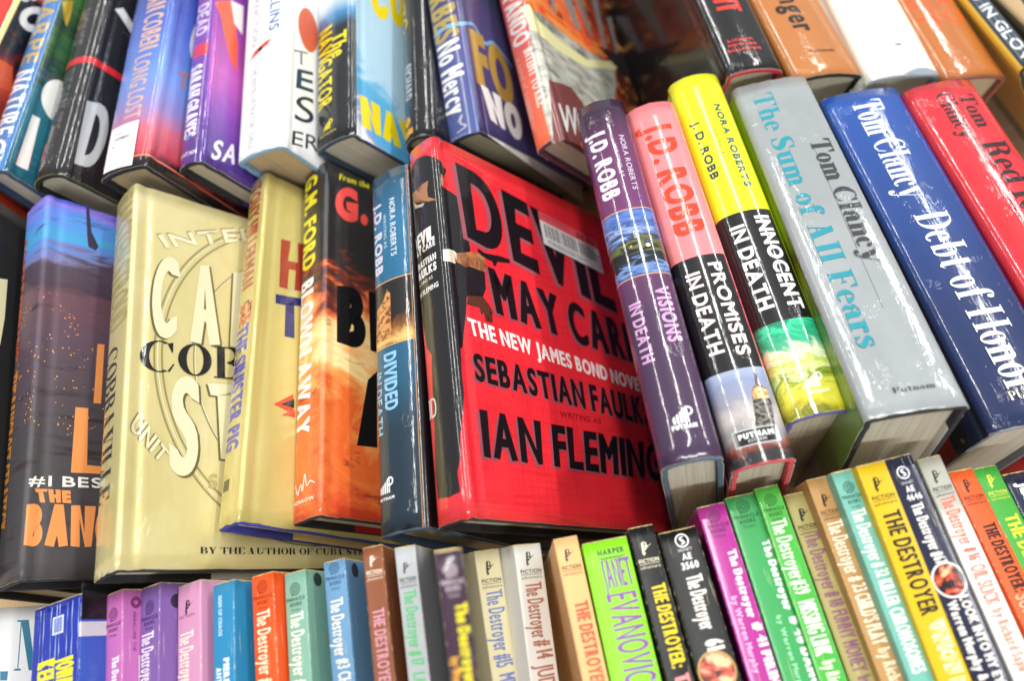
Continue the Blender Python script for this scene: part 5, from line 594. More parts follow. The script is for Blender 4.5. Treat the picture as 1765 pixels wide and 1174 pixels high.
 'P3': {'label': 'dusty violet paperback with a pale title, fourth from the left in the front row', 'group': 'paperbacks standing spine up in the front row', 'col': '7c5ca0', 'kind': 'p', 'decals': [('ring', 0.768, 16.389, 0.34, 0.286, '3c2c5c', 1.0), ('ring', 0.768, 16.389, 0.224, 0.17, '3c2c5c', 1.0), ('ring', 0.768, 16.389, 0.116, 0.068, '3c2c5c', 1.0), ('band', 0.513, 0.615, 16.049, 16.117, '3c2c5c', None, None), ('t', 'PINNACLE', [(0.123, 15.789), (1.413, 15.789), (1.413, 15.959), (0.123, 15.959)], '3c2c5c', None, 0.008), ('t', 'BOOKS', [(0.368, 15.529), (1.167, 15.529), (1.167, 15.709), (0.368, 15.709)], '3c2c5c', None, 0.008), ('t', 'fiction', [(0.461, 15.289), (1.075, 15.289), (1.075, 15.439), (0.461, 15.439)], '3c2c5c', None, 0.0), ('t', 'The Destroyer', [(0.184, 15.189), (0.184, 12.719), (1.152, 12.719), (1.152, 15.189)], 'ece4f0', None, 0.015), ('ring', 2.535, 16.563, 0.36, 0.0, '2c2440', 1.0)]},
 'P4': {'label': 'light mauve pink paperback with a cream title, left of the cyan blue one', 'group': 'paperbacks standing spine up in the front row', 'col': 'd494b8', 'kind': 'p', 'decals': [('poly', [(0.622, 16.059), (0.724, 16.059), (0.775, 16.331), (0.826, 16.688), (0.69, 16.637)], '2c2030', None, None), ('poly', [(0.826, 16.688), (0.945, 16.62), (0.979, 16.382), (0.911, 16.382), (0.877, 16.569)], '2c2030', None, None), ('band', 0.758, 0.962, 16.399, 16.46, '2c2030', None, None), ('poly', [(0.639, 16.246), (1.268, 16.552), (0.979, 16.365), (0.775, 16.195)], '2c2030', None, None), ('poly', [(0.639, 15.957), (0.758, 15.991), (0.809, 16.127), (0.69, 16.11)], '2c2030', None, None), ('t', 'FICTION', [(0.175, 15.819), (1.315, 15.819), (1.315, 15.949), (0.175, 15.949)], '7c5068', None, 0.0), ('t', 'The Destroyer', [(0.21, 15.138), (0.21, 12.566), (1.262, 12.566), (1.262, 15.138)], 'f0e8d4', None, 0.015)]},
 'P5': {'label': 'plain cyan blue paperback, left of the bright orange one', 'group': 'paperbacks standing spine up in the front row', 'col': '2c88b8', 'kind': 'p', 'decals': [('t', 'SIGN OF CHAOS', [(0.399, 16.87), (0.399, 14.917), (0.656, 14.917), (0.656, 16.87)], 'b8dcec', None, 0.015), ('t', 'PIERS', [(0.713, 13.838), (0.713, 12.681), (1.112, 12.681), (1.112, 13.838)], 'ecf4f8', None, 0.05), ('t', 'ANTHONY', [(0.214, 13.467), (0.214, 11.781), (0.599, 11.781), (0.599, 13.467)], 'ecf4f8', None, 0.015)]},
 'P6': {'label': 'bright orange paperback with a cream title, between the cyan and the mint green paperbacks', 'group': 'paperbacks standing spine up in the front row', 'col': 'f0541c', 'kind': 'p', 'decals': [('ring', 0.675, 16.862, 0.324, 0.272, '8c2c10', 1.0), ('ring', 0.675, 16.862, 0.214, 0.162, '8c2c10', 1.0), ('ring', 0.675, 16.862, 0.11, 0.065, '8c2c10', 1.0), ('band', 0.432, 0.529, 16.539, 16.603, '8c2c10', None, None), ('t', 'PINNACLE', [(0.108, 16.279), (1.241, 16.279), (1.241, 16.449), (0.108, 16.449)], '8c2c10', None, 0.008), ('t', 'BOOKS', [(0.324, 16.019), (1.026, 16.019), (1.026, 16.199), (0.324, 16.199)], '8c2c10', None, 0.008), ('t', 'fiction', [(0.405, 15.779), (0.945, 15.779), (0.945, 15.929), (0.405, 15.929)], '8c2c10', None, 0.0), ('t', 'The Destroyer #', [(0.27, 15.738), (0.27, 12.315), (1.079, 12.315), (1.079, 15.738)], 'f4e4c4', None, 0.015)]},
 'P7': {'label': 'pale mint green paperback with a cream title, right of the bright orange one', 'group': 'paperbacks standing spine up in the front row', 'col': '80b09c', 'kind': 'p', 'decals': [('ring', 0.648, 16.632, 0.311, 0.261, '3c5c50', 1.0), ('ring', 0.648, 16.632, 0.205, 0.156, '3c5c50', 1.0), ('ring', 0.648, 16.632, 0.106, 0.062, '3c5c50', 1.0), ('band', 0.415, 0.508, 16.321, 16.383, '3c5c50', None, None), ('t', 'PINNACLE', [(0.104, 16.061), (1.192, 16.061), (1.192, 16.231), (0.104, 16.231)], '3c5c50', None, 0.008), ('t', 'BOOKS', [(0.311, 15.801), (0.985, 15.801), (0.985, 15.981), (0.311, 15.981)], '3c5c50', None, 0.008), ('t', 'fiction', [(0.389, 15.561), (0.907, 15.561), (0.907, 15.711), (0.389, 15.711)], '3c5c50', None, 0.0), ('t', 'The Destroyer #', [(0.285, 15.508), (0.285, 12.142), (1.063, 12.142), (1.063, 15.508)], 'ecf0dc', None, 0.015), ('ring', 2.296, 17.032, 0.34, 0.0, '2c4038', 1.0)]},
 'P8': {'label': 'steel blue paperback with a cream title, left of the brown one', 'group': 'paperbacks standing spine up in the front row', 'col': '6494bc', 'kind': 'p', 'decals': [('ring', 0.598, 17.097, 0.287, 0.241, '2c4c74', 1.0), ('ring', 0.598, 17.097, 0.189, 0.143, '2c4c74', 1.0), ('ring', 0.598, 17.097, 0.098, 0.057, '2c4c74', 1.0), ('band', 0.383, 0.469, 16.81, 16.867, '2c4c74', None, None), ('t', 'PINNACLE', [(0.096, 16.55), (1.1, 16.55), (1.1, 16.72), (0.096, 16.72)], '2c4c74', None, 0.008), ('t', 'BOOKS', [(0.287, 16.29), (0.909, 16.29), (0.909, 16.47), (0.287, 16.47)], '2c4c74', None, 0.008), ('t', 'fiction', [(0.359, 16.05), (0.837, 16.05), (0.837, 16.2), (0.359, 16.2)], '2c4c74', None, 0.0), ('t', 'The Destroyer', [(0.239, 15.637), (0.239, 12.979), (0.933, 12.979), (0.933, 15.637)], 'ece8d8', None, 0.015), ('t', '#3 CHINE', [(0.359, 12.848), (0.359, 11.088), (1.016, 11.088), (1.016, 12.848)], 'ece8d8', None, 0.015), ('ring', 2.196, 16.955, 0.36, 0.0, '28384c', 1.0)]},
 'P9': {'label': 'chestnut brown paperback with a pink title, between the steel blue and silver grey paperbacks', 'group': 'paperbacks standing spine up in the front row', 'col': '8c5030', 'kind': 'p', 'decals': [('poly', [(0.331, 16.584), (0.405, 16.584), (0.443, 16.783), (0.48, 17.044), (0.381, 17.006)], 'f0e0c8', None, None), ('poly', [(0.48, 17.044), (0.567, 16.994), (0.592, 16.82), (0.542, 16.82), (0.517, 16.957)], 'f0e0c8', None, None), ('band', 0.43, 0.579, 16.833, 16.877, 'f0e0c8', None, None), ('poly', [(0.343, 16.721), (0.803, 16.944), (0.592, 16.808), (0.443, 16.684)], 'f0e0c8', None, None), ('poly', [(0.343, 16.51), (0.43, 16.535), (0.468, 16.634), (0.381, 16.622)], 'f0e0c8', None, None), ('t', 'FICTION', [(0.124, 16.14), (0.91, 16.14), (0.91, 16.33), (0.124, 16.33)], 'f0e0c8', None, 0.008), ('band', 0.124, 0.91, 16.06, 16.085, 'f0e0c8', None, None), ('t', 'adventure', [(0.124, 15.86), (0.91, 15.86), (0.91, 16.01), (0.124, 16.01)], 'f0e0c8', None, 0.0), ('t', 'THE DESTROYER', [(0.248, 14.515), (0.248, 11.038), (0.827, 11.038), (0.827, 14.515)], 'dc98a4', None, 0.018)]},
 'P10': {'label': 'silver grey paperback with a green title, right of the brown one', 'group': 'paperbacks standing spine up in the front row', 'col': 'b8bcbe', 'kind': 'p', 'decals': [('poly', [(0.334, 16.269), (0.41, 16.269), (0.447, 16.47), (0.485, 16.733), (0.385, 16.696)], '4c4c50', None, None), ('poly', [(0.485, 16.733), (0.573, 16.683), (0.598, 16.507), (0.548, 16.507), (0.522, 16.645)], '4c4c50', None, None), ('band', 0.435, 0.585, 16.52, 16.565, '4c4c50', None, None), ('poly', [(0.347, 16.407), (0.811, 16.633), (0.598, 16.495), (0.447, 16.37)], '4c4c50', None, None), ('poly', [(0.347, 16.194), (0.435, 16.219), (0.472, 16.319), (0.385, 16.307)], '4c4c50', None, None), ('t', 'FICTION', [(0.125, 15.824), (0.92, 15.824), (0.92, 16.014), (0.125, 16.014)], '4c4c50', None, 0.008), ('band', 0.125, 0.92, 15.744, 15.769, '4c4c50', None, None), ('t', 'adventure', [(0.125, 15.544), (0.92, 15.544), (0.92, 15.694), (0.125, 15.694)], '4c4c50', None, 0.0), ('t', 'The Destroyer # 17', [(0.23, 15.413), (0.23, 12.037), (0.857, 12.037), (0.857, 15.413)], '5cc87c', None, 0.015), ('t', 'LAST', [(0.261, 11.736), (0.261, 10.743), (0.836, 10.743), (0.836, 11.736)], '5cc87c', None, 0.015)]},
 'P11': {'label': 'dark plum paperback with a yellow title, fourth paperback to the left of the peach one', 'group': 'paperbacks standing spine up in the front row', 'col': '3c2438', 'kind': 'p', 'decals': [('ring', 0.551, 16.675, 0.265, 0.222, 'c0b0b8', 1.0), ('ring', 0.551, 16.675, 0.175, 0.132, 'c0b0b8', 1.0), ('ring', 0.551, 16.675, 0.09, 0.053, 'c0b0b8', 1.0), ('band', 0.353, 0.432, 16.411, 16.464, 'c0b0b8', None, None), ('t', 'PINNACLE', [(0.088, 16.151), (1.014, 16.151), (1.014, 16.321), (0.088, 16.321)], 'c0b0b8', None, 0.008), ('t', 'BOOKS', [(0.265, 15.891), (0.838, 15.891), (0.838, 16.071), (0.265, 16.071)], 'c0b0b8', None, 0.008), ('t', 'fiction', [(0.331, 15.651), (0.772, 15.651), (0.772, 15.801), (0.331, 15.801)], 'c0b0b8', None, 0.0), ('t', 'The Destroyer', [(0.529, 15.373), (0.529, 12.334), (1.014, 12.334), (1.014, 15.373)], 'f0e028', None, 0.025), ('t', 'by Warren', [(0.11, 13.403), (0.11, 11.953), (0.441, 11.953), (0.441, 13.403)], 'e8a83c', None, 0.02), ('ring', 1.452, 16.88, 0.22, 0.1, 'c8c0c4', 1.0), ('t', 'DESTROYER BOUNTY', [(1.279, 16.539), (1.279, 13.446), (1.411, 13.446), (1.411, 16.539)], 'a8a0a4', None, 0.0), ('band', 2.302, 5.102, 6.0, 13.2, 'b8b48c', None, None), ('band', 2.402, 5.102, 5.9, 13.1, '181418', None, None)], 'fin': 'gloss'},
 'P12': {'label': 'beige cream paperback with a slate blue title, right of the dark plum one', 'group': 'paperbacks standing spine up in the front row', 'col': 'd4caa0', 'kind': 'p', 'decals': [('poly', [(0.522, 16.218), (0.624, 16.218), (0.675, 16.49), (0.726, 16.847), (0.59, 16.796)], '3c3c34', None, None), ('poly', [(0.726, 16.847), (0.845, 16.779), (0.879, 16.541), (0.811, 16.541), (0.777, 16.728)], '3c3c34', None, None), ('band', 0.658, 0.862, 16.558, 16.619, '3c3c34', None, None), ('poly', [(0.539, 16.405), (1.168, 16.711), (0.879, 16.524), (0.675, 16.354)], '3c3c34', None, None), ('poly', [(0.539, 16.116), (0.658, 16.15), (0.709, 16.286), (0.59, 16.269)], '3c3c34', None, None), ('t', 'FICTION', [(0.186, 15.764), (1.367, 15.764), (1.367, 15.954), (0.186, 15.954)], '3c3c34', None, 0.008), ('band', 0.186, 1.367, 15.684, 15.709, '3c3c34', None, None), ('t', 'adventure', [(0.186, 15.484), (1.367, 15.484), (1.367, 15.634), (0.186, 15.634)], '3c3c34', None, 0.0), ('t', 'The Destroyer #15', [(0.311, 15.364), (0.311, 11.685), (1.32, 11.685), (1.32, 15.364)], '6c7cb0', None, 0.015), ('t', 'MUR', [(0.388, 11.361), (0.388, 10.347), (1.32, 10.347), (1.32, 11.361)], '6c7cb0', None, 0.015)]},
 'P13': {'label': 'off white paperback with a brick red title, left of the peach one', 'group': 'paperbacks standing spine up in the front row', 'col': 'e0dccc', 'kind': 'p', 'decals': [('poly', [(0.61, 16.509), (0.712, 16.509), (0.763, 16.781), (0.814, 17.138), (0.678, 17.087)], '4c4c44', None, None), ('poly', [(0.814, 17.138), (0.933, 17.07), (0.967, 16.832), (0.899, 16.832), (0.865, 17.019)], '4c4c44', None, None), ('band', 0.746, 0.95, 16.849, 16.911, '4c4c44', None, None), ('poly', [(0.627, 16.696), (1.256, 17.002), (0.967, 16.815), (0.763, 16.645)], '4c4c44', None, None), ('poly', [(0.627, 16.407), (0.746, 16.441), (0.797, 16.577), (0.678, 16.56)], '4c4c44', None, None), ('t', 'FICTION', [(0.208, 16.055), (1.523, 16.055), (1.523, 16.245), (0.208, 16.245)], '4c4c44', None, 0.008), ('band', 0.208, 1.523, 15.975, 16.0, '4c4c44', None, None), ('t', 'adventure', [(0.208, 15.775), (1.523, 15.775), (1.523, 15.925), (0.208, 15.925)], '4c4c44', None, 0.0), ('t', 'The Destroyer', [(0.381, 15.568), (0.381, 12.902), (1.419, 12.902), (1.419, 15.568)], 'b06c58', None, 0.015), ('t', '# 14', [(0.519, 12.792), (0.519, 11.922), (1.558, 11.922), (1.558, 12.792)], 'b87864', None, 0.02), ('t', 'JUDG', [(0.433, 11.652), (0.433, 10.219), (1.471, 10.219), (1.471, 11.652)], 'b87864', None, 0.015)], 'art': {'r': (0, 17.5), 'n': 0.05, 'stops': [(0, 'f4f2ea'), (0.6, 'f2eee6'), (1, 'dcdcd2')]}},
 'P14': {'label': 'peach orange paperback with a red title, left of the lime green one', 'group': 'paperbacks standing spine up in the front row', 'col': 'f4b878', 'kind': 'p', 'decals': [('poly', [(0.389, 16.4), (0.477, 16.4), (0.521, 16.633), (0.565, 16.94), (0.448, 16.896)], '40302c', None, None), ('poly', [(0.565, 16.94), (0.667, 16.882), (0.696, 16.677), (0.638, 16.677), (0.608, 16.838)], '40302c', None, None), ('band', 0.506, 0.681, 16.692, 16.744, '40302c', None, None), ('poly', [(0.404, 16.56), (0.944, 16.823), (0.696, 16.662), (0.521, 16.516)], '40302c', None, None), ('poly', [(0.404, 16.312), (0.506, 16.341), (0.55, 16.458), (0.448, 16.443)], '40302c', None, None), ('t', 'FICTION', [(0.146, 15.95), (1.071, 15.95), (1.071, 16.14), (0.146, 16.14)], '40302c', None, 0.008), ('band', 0.146, 1.071, 15.87, 15.895, '40302c', None, None), ('t', 'adventure', [(0.146, 15.67), (1.071, 15.67), (1.071, 15.82), (0.146, 15.82)], '40302c', None, 0.0), ('t', 'THE DESTROYER', [(0.365, 14.403), (0.365, 10.607), (1.034, 10.607), (1.034, 14.403)], 'e8583c', None, 0.025)]},
 'P15': {'label': 'lime green paperback with purple lettering in the middle of the front row', 'group': 'paperbacks standing spine up in the front row', 'col': '88e018', 'kind': 'p', 'decals': [('t', 'HARPER', [(0.678, 16.779), (1.99, 16.779), (1.99, 17.059), (0.678, 17.059)], '2c4c20', None, 0.015), ('band', 0.678, 1.99, 16.618, 16.658, '2c4c20', None, None), ('t', 'FICTION', [(0.814, 16.413), (1.809, 16.413), (1.809, 16.613), (0.814, 16.613)], '4c7c28', None, 0.0), ('t', 'JANET', [(0.678, 15.199), (2.103, 15.199), (2.103, 16.549), (0.678, 16.549)], '8c4ca0', None, 0.015), ('t', 'EVANOVICH', [(0.633, 14.928), (0.633, 10.426), (2.081, 10.426), (2.081, 14.928)], '8c4ca0', None, 0.015)], 'fin': 'satin'},
 'P16': {'label': 'worn black paperback with a yellow title, right of the lime green one', 'group': 'paperbacks standing spine up in the front row', 'col': '121214', 'kind': 'p', 'decals': [('poly', [(0.417, 16.162), (0.51, 16.162), (0.557, 16.412), (0.604, 16.74), (0.479, 16.693)], 'e8e0c0', None, None), ('poly', [(0.604, 16.74), (0.714, 16.677), (0.745, 16.459), (0.682, 16.459), (0.651, 16.631)], 'e8e0c0', None, None), ('band', 0.542, 0.729, 16.474, 16.531, 'e8e0c0', None, None), ('poly', [(0.432, 16.334), (1.01, 16.615), (0.745, 16.443), (0.557, 16.287)], 'e8e0c0', None, None), ('poly', [(0.432, 16.068), (0.542, 16.099), (0.589, 16.224), (0.479, 16.209)], 'e8e0c0', None, None), ('t', 'FICTION', [(0.156, 15.711), (1.146, 15.711), (1.146, 15.901), (0.156, 15.901)], 'e8e0c0', None, 0.008), ('band', 0.156, 1.146, 15.631, 15.656, 'e8e0c0', None, None), ('t', 'adventure', [(0.156, 15.431), (1.146, 15.431), (1.146, 15.581), (0.156, 15.581)], 'e8e0c0', None, 0.0), ('t', 'THE DESTROYER:', [(0.417, 14.643), (0.417, 10.851), (1.12, 10.851), (1.12, 14.643)], 'e8cc20', None, 0.025), ('t', 'TRO', [(0.391, 10.55), (0.391, 9.417), (1.107, 9.417), (1.107, 10.55)], 'e89090', None, 0.05)]},
 'P17': {'label': 'black paperback with a round red portrait and white title, left of the magenta one', 'group': 'paperbacks standing spine up in the front row', 'col': '0e0e10', 'kind': 'p', 'decals': [('ring', 1.05, 16.949, 0.34, 0.272, 'f0f0f0', 1.0), ('stroke', [(1.152, 17.136, 0.017), (0.965, 17.068, 0.044), (1.05, 16.949, 0.054), (1.135, 16.83, 0.044), (0.948, 16.762, 0.017)], 'f0f0f0'), ('t', 'SIGNET', [(0.726, 16.434), (1.432, 16.434), (1.432, 16.564), (0.726, 16.564)], 'd8d8d8', None, 0.0), ('t', 'AE', [(0.84, 16.009), (1.298, 16.009), (1.298, 16.329), (0.84, 16.329)], 'f0f0f0', None, 0.015), ('t', '3560', [(0.687, 15.561), (1.527, 15.561), (1.527, 15.901), (0.687, 15.901)], 'f0f0f0', None, 0.015), ('t', 'The Destroyer', [(0.726, 15.255), (0.726, 12.756), (1.527, 12.756), (1.527, 15.255)], 'f0ece4', None, 0.018), ('t', '61', [(0.764, 12.289), (0.764, 11.827), (1.604, 11.827), (1.604, 12.289)], 'f0ece4', None, 0.06), ('ring', 0.955, 10.944, 0.88, 0.8, 'c89c54', 1.0), ('poly', [(1.735, 10.944), (1.708, 11.146), (1.63, 11.334), (1.506, 11.496), (1.345, 11.62), (1.156, 11.698), (0.955, 11.724), (0.753, 11.698), (0.565, 11.62), (0.403, 11.496), (0.279, 11.334), (0.201, 11.146), (0.175, 10.944), (0.201, 10.742), (0.279, 10.554), (0.403, 10.393), (0.565, 10.269), (0.753, 10.191), (0.955, 10.164), (1.156, 10.191), (1.345, 10.269), (1.506, 10.393), (1.63, 10.554), (1.708, 10.742)], 'c84030', None, {'r': (0, 1), 'g': 0, 'n': 2.0, 'sc': (1.1, 1.1), 'seed': 3, 'stops': [(0.38, '18100e'), (0.48, 'b03c28'), (0.58, 'e86850'), (0.68, 'f0c090')]})]},
 'P18': {'label': 'magenta paperback with white lettering, between the black and the green paperbacks', 'group': 'paperbacks standing spine up in the front row', 'col': 'b02c90', 'kind': 'p', 'decals': [('ring', 0.726, 16.948, 0.34, 0.286, '5c1850', 1.0), ('ring', 0.726, 16.948, 0.224, 0.17, '5c1850', 1.0), ('ring', 0.726, 16.948, 0.116, 0.068, '5c1850', 1.0), ('band', 0.471, 0.573, 16.608, 16.676, '5c1850', None, None), ('t', 'PINNACLE', [(0.116, 16.348), (1.336, 16.348), (1.336, 16.518), (0.116, 16.518)], '5c1850', None, 0.008), ('t', 'BOOKS', [(0.348, 16.088), (1.103, 16.088), (1.103, 16.268), (0.348, 16.268)], '5c1850', None, 0.008), ('t', 'fiction', [(0.436, 15.848), (1.016, 15.848), (1.016, 15.998), (0.436, 15.998)], '5c1850', None, 0.0), ('t', 'The Destroyer', [(0.831, 15.142), (0.831, 11.917), (1.269, 11.917), (1.269, 15.142)], 'f8ecf4', None, 0.05), ('t', '# 41 FIRING', [(0.943, 11.657), (0.943, 8.439), (1.4, 8.439), (1.4, 11.657)], 'f8ecf4', None, 0.05), ('t', 'by Warren Murphy', [(0.343, 13.006), (0.343, 9.52), (0.637, 9.52), (0.637, 13.006)], 'ecb4dc', None, 0.015)], 'fin': 'gloss'},
 'P19': {'label': 'medium green paperback with right aligned white lettering, right of the magenta one', 'group': 'paperbacks standing spine up in the front row', 'col': '3ca058', 'kind': 'p', 'decals': [('ring', 0.766, 16.912, 0.34, 0.286, '1c5c34', 1.0), ('ring', 0.766, 16.912, 0.224, 0.17, '1c5c34', 1.0), ('ring', 0.766, 16.912, 0.116, 0.068, '1c5c34', 1.0), ('band', 0.511, 0.613, 16.572, 16.64, '1c5c34', None, None), ('t', 'PINNACLE', [(0.123, 16.312), (1.409, 16.312), (1.409, 16.482), (0.123, 16.482)], '1c5c34', None, 0.008), ('t', 'BOOKS', [(0.368, 16.052), (1.164, 16.052), (1.164, 16.232), (0.368, 16.232)], '1c5c34', None, 0.008), ('t', 'fiction', [(0.46, 15.812), (1.072, 15.812), (1.072, 15.962), (0.46, 15.962)], '1c5c34', None, 0.0), ('t', 'The Destroyer', [(1.097, 15.057), (1.097, 11.688), (1.523, 11.688), (1.523, 15.057)], 'f0f4f0', None, 0.05), ('t', '# 40 DANCE', [(1.223, 11.358), (1.223, 7.877), (1.686, 7.877), (1.686, 11.358)], 'f0f4f0', None, 0.05), ('t', 'by Warren Murphy', [(0.618, 11.532), (0.618, 7.997), (0.876, 7.997), (0.876, 11.532)], '9cdcac', None, 0.015)], 'fin': 'gloss'},
 'P20': {'label': 'narrow bright green paperback with tall white lettering, left of the olive one', 'group': 'paperbacks standing spine up in the front row', 'col': '48b040', 'kind': 'p', 'decals': [('ring', 0.632, 16.806, 0.303, 0.255, '205c20', 1.0), ('ring', 0.632, 16.806, 0.2, 0.152, '205c20', 1.0), ('ring', 0.632, 16.806, 0.103, 0.061, '205c20', 1.0), ('band', 0.404, 0.495, 16.503, 16.564, '205c20', None, None), ('t', 'PINNACLE', [(0.101, 16.243), (1.163, 16.243), (1.163, 16.413), (0.101, 16.413)], '205c20', None, 0.008), ('t', 'BOOKS', [(0.303, 15.983), (0.961, 15.983), (0.961, 16.163), (0.303, 16.163)], '205c20', None, 0.008), ('t', 'fiction', [(0.379, 15.743), (0.885, 15.743), (0.885, 15.893), (0.379, 15.893)], '205c20', None, 0.0), ('t', 'The Destroyer', [(0.253, 15.79), (0.253, 12.868), (1.036, 12.868), (1.036, 15.79)], 'f0f4e4', None, 0.015), ('t', '#39', [(0.253, 12.813), (0.253, 12.153), (1.011, 12.153), (1.011, 12.813)], 'f0f4e4', None, 0.015), ('t', 'MISSING LINK', [(0.227, 11.827), (0.227, 9.35), (1.036, 9.35), (1.036, 11.827)], 'f0f4e4', None, 0.018), ('t', 'by Richard', [(0.379, 9.095), (0.379, 7.349), (1.011, 7.349), (1.011, 9.095)], 'e0f0d0', None, 0.02)], 'fin': 'gloss'},
 'P21': {'label': 'olive khaki paperback with a mauve title, between the green and the tan paperbacks', 'group': 'paperbacks standing spine up in the front row', 'col': 'a89c60', 'kind': 'p', 'decals': [('poly', [(0.415, 16.121), (0.509, 16.121), (0.556, 16.371), (0.602, 16.698), (0.478, 16.651)], '242418', None, None), ('poly', [(0.602, 16.698), (0.711, 16.635), (0.742, 16.417), (0.68, 16.417), (0.649, 16.589)], '242418', None, None), ('band', 0.54, 0.727, 16.433, 16.489, '242418', None, None), ('poly', [(0.431, 16.293), (1.007, 16.573), (0.742, 16.402), (0.556, 16.246)], '242418', None, None), ('poly', [(0.431, 16.028), (0.54, 16.059), (0.587, 16.184), (0.478, 16.168)], '242418', None, None), ('t', 'FICTION', [(0.156, 15.67), (1.142, 15.67), (1.142, 15.86), (0.156, 15.86)], '242418', None, 0.008), ('band', 0.156, 1.142, 15.59, 15.615, '242418', None, None), ('t', 'adventure', [(0.156, 15.39), (1.142, 15.39), (1.142, 15.54), (0.156, 15.54)], '242418', None, 0.0), ('t', 'The Destroyer', [(0.26, 15.389), (0.26, 12.643), (1.064, 12.643), (1.064, 15.389)], '8c5c70', None, 0.015), ('t', '# 18', [(0.325, 12.532), (0.325, 11.817), (1.038, 11.817), (1.038, 12.532)], '8c5c70', None, 0.02), ('t', 'FUNNY MONEY', [(0.286, 11.654), (0.286, 8.862), (1.038, 8.862), (1.038, 11.654)], '8c5c70', None, 0.018), ('t', 'by', [(0.389, 8.658), (0.389, 8.304), (1.038, 8.304), (1.038, 8.658)], '8c5c70', None, 0.02)]},
 'P22': {'label': 'tan brown paperback with a cream title, left of the teal one', 'group': 'paperbacks standing spine up in the front row', 'col': 'b88c54', 'kind': 'p', 'decals': [('poly', [(0.396, 16.117), (0.485, 16.117), (0.53, 16.355), (0.574, 16.667), (0.456, 16.622)], '3c2414', None, None), ('poly', [(0.574, 16.667), (0.678, 16.608), (0.708, 16.4), (0.649, 16.4), (0.619, 16.563)], '3c2414', None, None), ('band', 0.515, 0.693, 16.414, 16.468, '3c2414', None, None), ('poly', [(0.411, 16.281), (0.961, 16.548), (0.708, 16.385), (0.53, 16.236)], '3c2414', None, None), ('poly', [(0.411, 16.028), (0.515, 16.058), (0.56, 16.177), (0.456, 16.162)], '3c2414', None, None), ('t', 'FICTION', [(0.149, 15.668), (1.089, 15.668), (1.089, 15.858), (0.149, 15.858)], '5c3c20', None, 0.008), ('band', 0.149, 1.089, 15.588, 15.613, '5c3c20', None, None), ('t', 'adventure', [(0.149, 15.388), (1.089, 15.388), (1.089, 15.538), (0.149, 15.538)], '5c3c20', None, 0.0), ('t', 'The Destroyer', [(0.223, 15.296), (0.223, 12.744), (1.015, 12.744), (1.015, 15.296)], 'f4ead0', None, 0.015), ('t', '# 23', [(0.31, 12.578), (0.31, 11.867), (0.99, 11.867), (0.99, 12.578)], 'f4ead0', None, 0.015), ('t', "CHILD'S PLAY", [(0.248, 11.759), (0.248, 9.484), (0.99, 9.484), (0.99, 11.759)], 'f4ead0', None, 0.018), ('t', 'by Richard', [(0.371, 9.278), (0.371, 7.216), (0.99, 7.216), (0.99, 9.278)], 'f0dcb8', None, 0.02)]},
 'P23': {'label': 'pale teal paperback with a white title, left of the yellow one', 'group': 'paperbacks standing spine up in the front row', 'col': '70b4a4', 'kind': 'p', 'decals': [('ring', 0.588, 16.648, 0.282, 0.237, '205850', 1.0), ('ring', 0.588, 16.648, 0.186, 0.141, '205850', 1.0), ('ring', 0.588, 16.648, 0.096, 0.056, '205850', 1.0), ('band', 0.376, 0.461, 16.366, 16.422, '205850', None, None), ('t', 'PINNACLE', [(0.094, 16.106), (1.081, 16.106), (1.081, 16.276), (0.094, 16.276)], '205850', None, 0.008), ('t', 'BOOKS', [(0.282, 15.846), (0.893, 15.846), (0.893, 16.026), (0.282, 16.026)], '205850', None, 0.008), ('t', 'fiction', [(0.353, 15.606), (0.823, 15.606), (0.823, 15.756), (0.353, 15.756)], '205850', None, 0.0), ('t', 'The Destroyer', [(0.235, 15.544), (0.235, 13.074), (0.964, 13.074), (0.964, 15.544)], 'f0f4e8', None, 0.015), ('t', '# 32', [(0.294, 12.965), (0.294, 12.313), (0.94, 12.313), (0.94, 12.965)], 'f0f4e8', None, 0.015), ('t', 'KILLER CHROMOSOMES', [(0.259, 12.151), (0.259, 8.021), (0.94, 8.021), (0.94, 12.151)], 'f0f4e8', None, 0.018)]},
 'P24': {'label': 'golden yellow paperback with a bold black title, left of the dark navy one', 'group': 'paperbacks standing spine up in the front row', 'col': 'dcb410', 'kind': 'p', 'decals': [('poly', [(0.493, 16.202), (0.595, 16.202), (0.646, 16.474), (0.697, 16.831), (0.561, 16.78)], '241c08', None, None), ('poly', [(0.697, 16.831), (0.816, 16.763), (0.85, 16.525), (0.782, 16.525), (0.748, 16.712)], '241c08', None, None), ('band', 0.629, 0.833, 16.542, 16.604, '241c08', None, None), ('poly', [(0.51, 16.389), (1.139, 16.695), (0.85, 16.508), (0.646, 16.338)], '241c08', None, None), ('poly', [(0.51, 16.1), (0.629, 16.134), (0.68, 16.27), (0.561, 16.253)], '241c08', None, None), ('t', 'FICTION', [(0.179, 15.748), (1.316, 15.748), (1.316, 15.938), (0.179, 15.938)], '241c08', None, 0.008), ('band', 0.179, 1.316, 15.668, 15.693, '241c08', None, None), ('t', 'adventure', [(0.179, 15.468), (1.316, 15.468), (1.316, 15.618), (0.179, 15.618)], '241c08', None, 0.0), ('t', 'THE DESTROYER', [(0.359, 15.112), (0.359, 10.317), (1.256, 10.317), (1.256, 15.112)], '181408', None, 0.025), ('t', 'UNION BUST', [(0.449, 10.008), (0.449, 5.872), (1.286, 5.872), (1.286, 10.008)], 'f8f0c8', None, 0.07), ('t', 'UNION BUST', [(0.464, 10.008), (0.464, 5.872), (1.271, 5.872), (1.271, 10.008)], 'dcb410', None, 0.0)]},
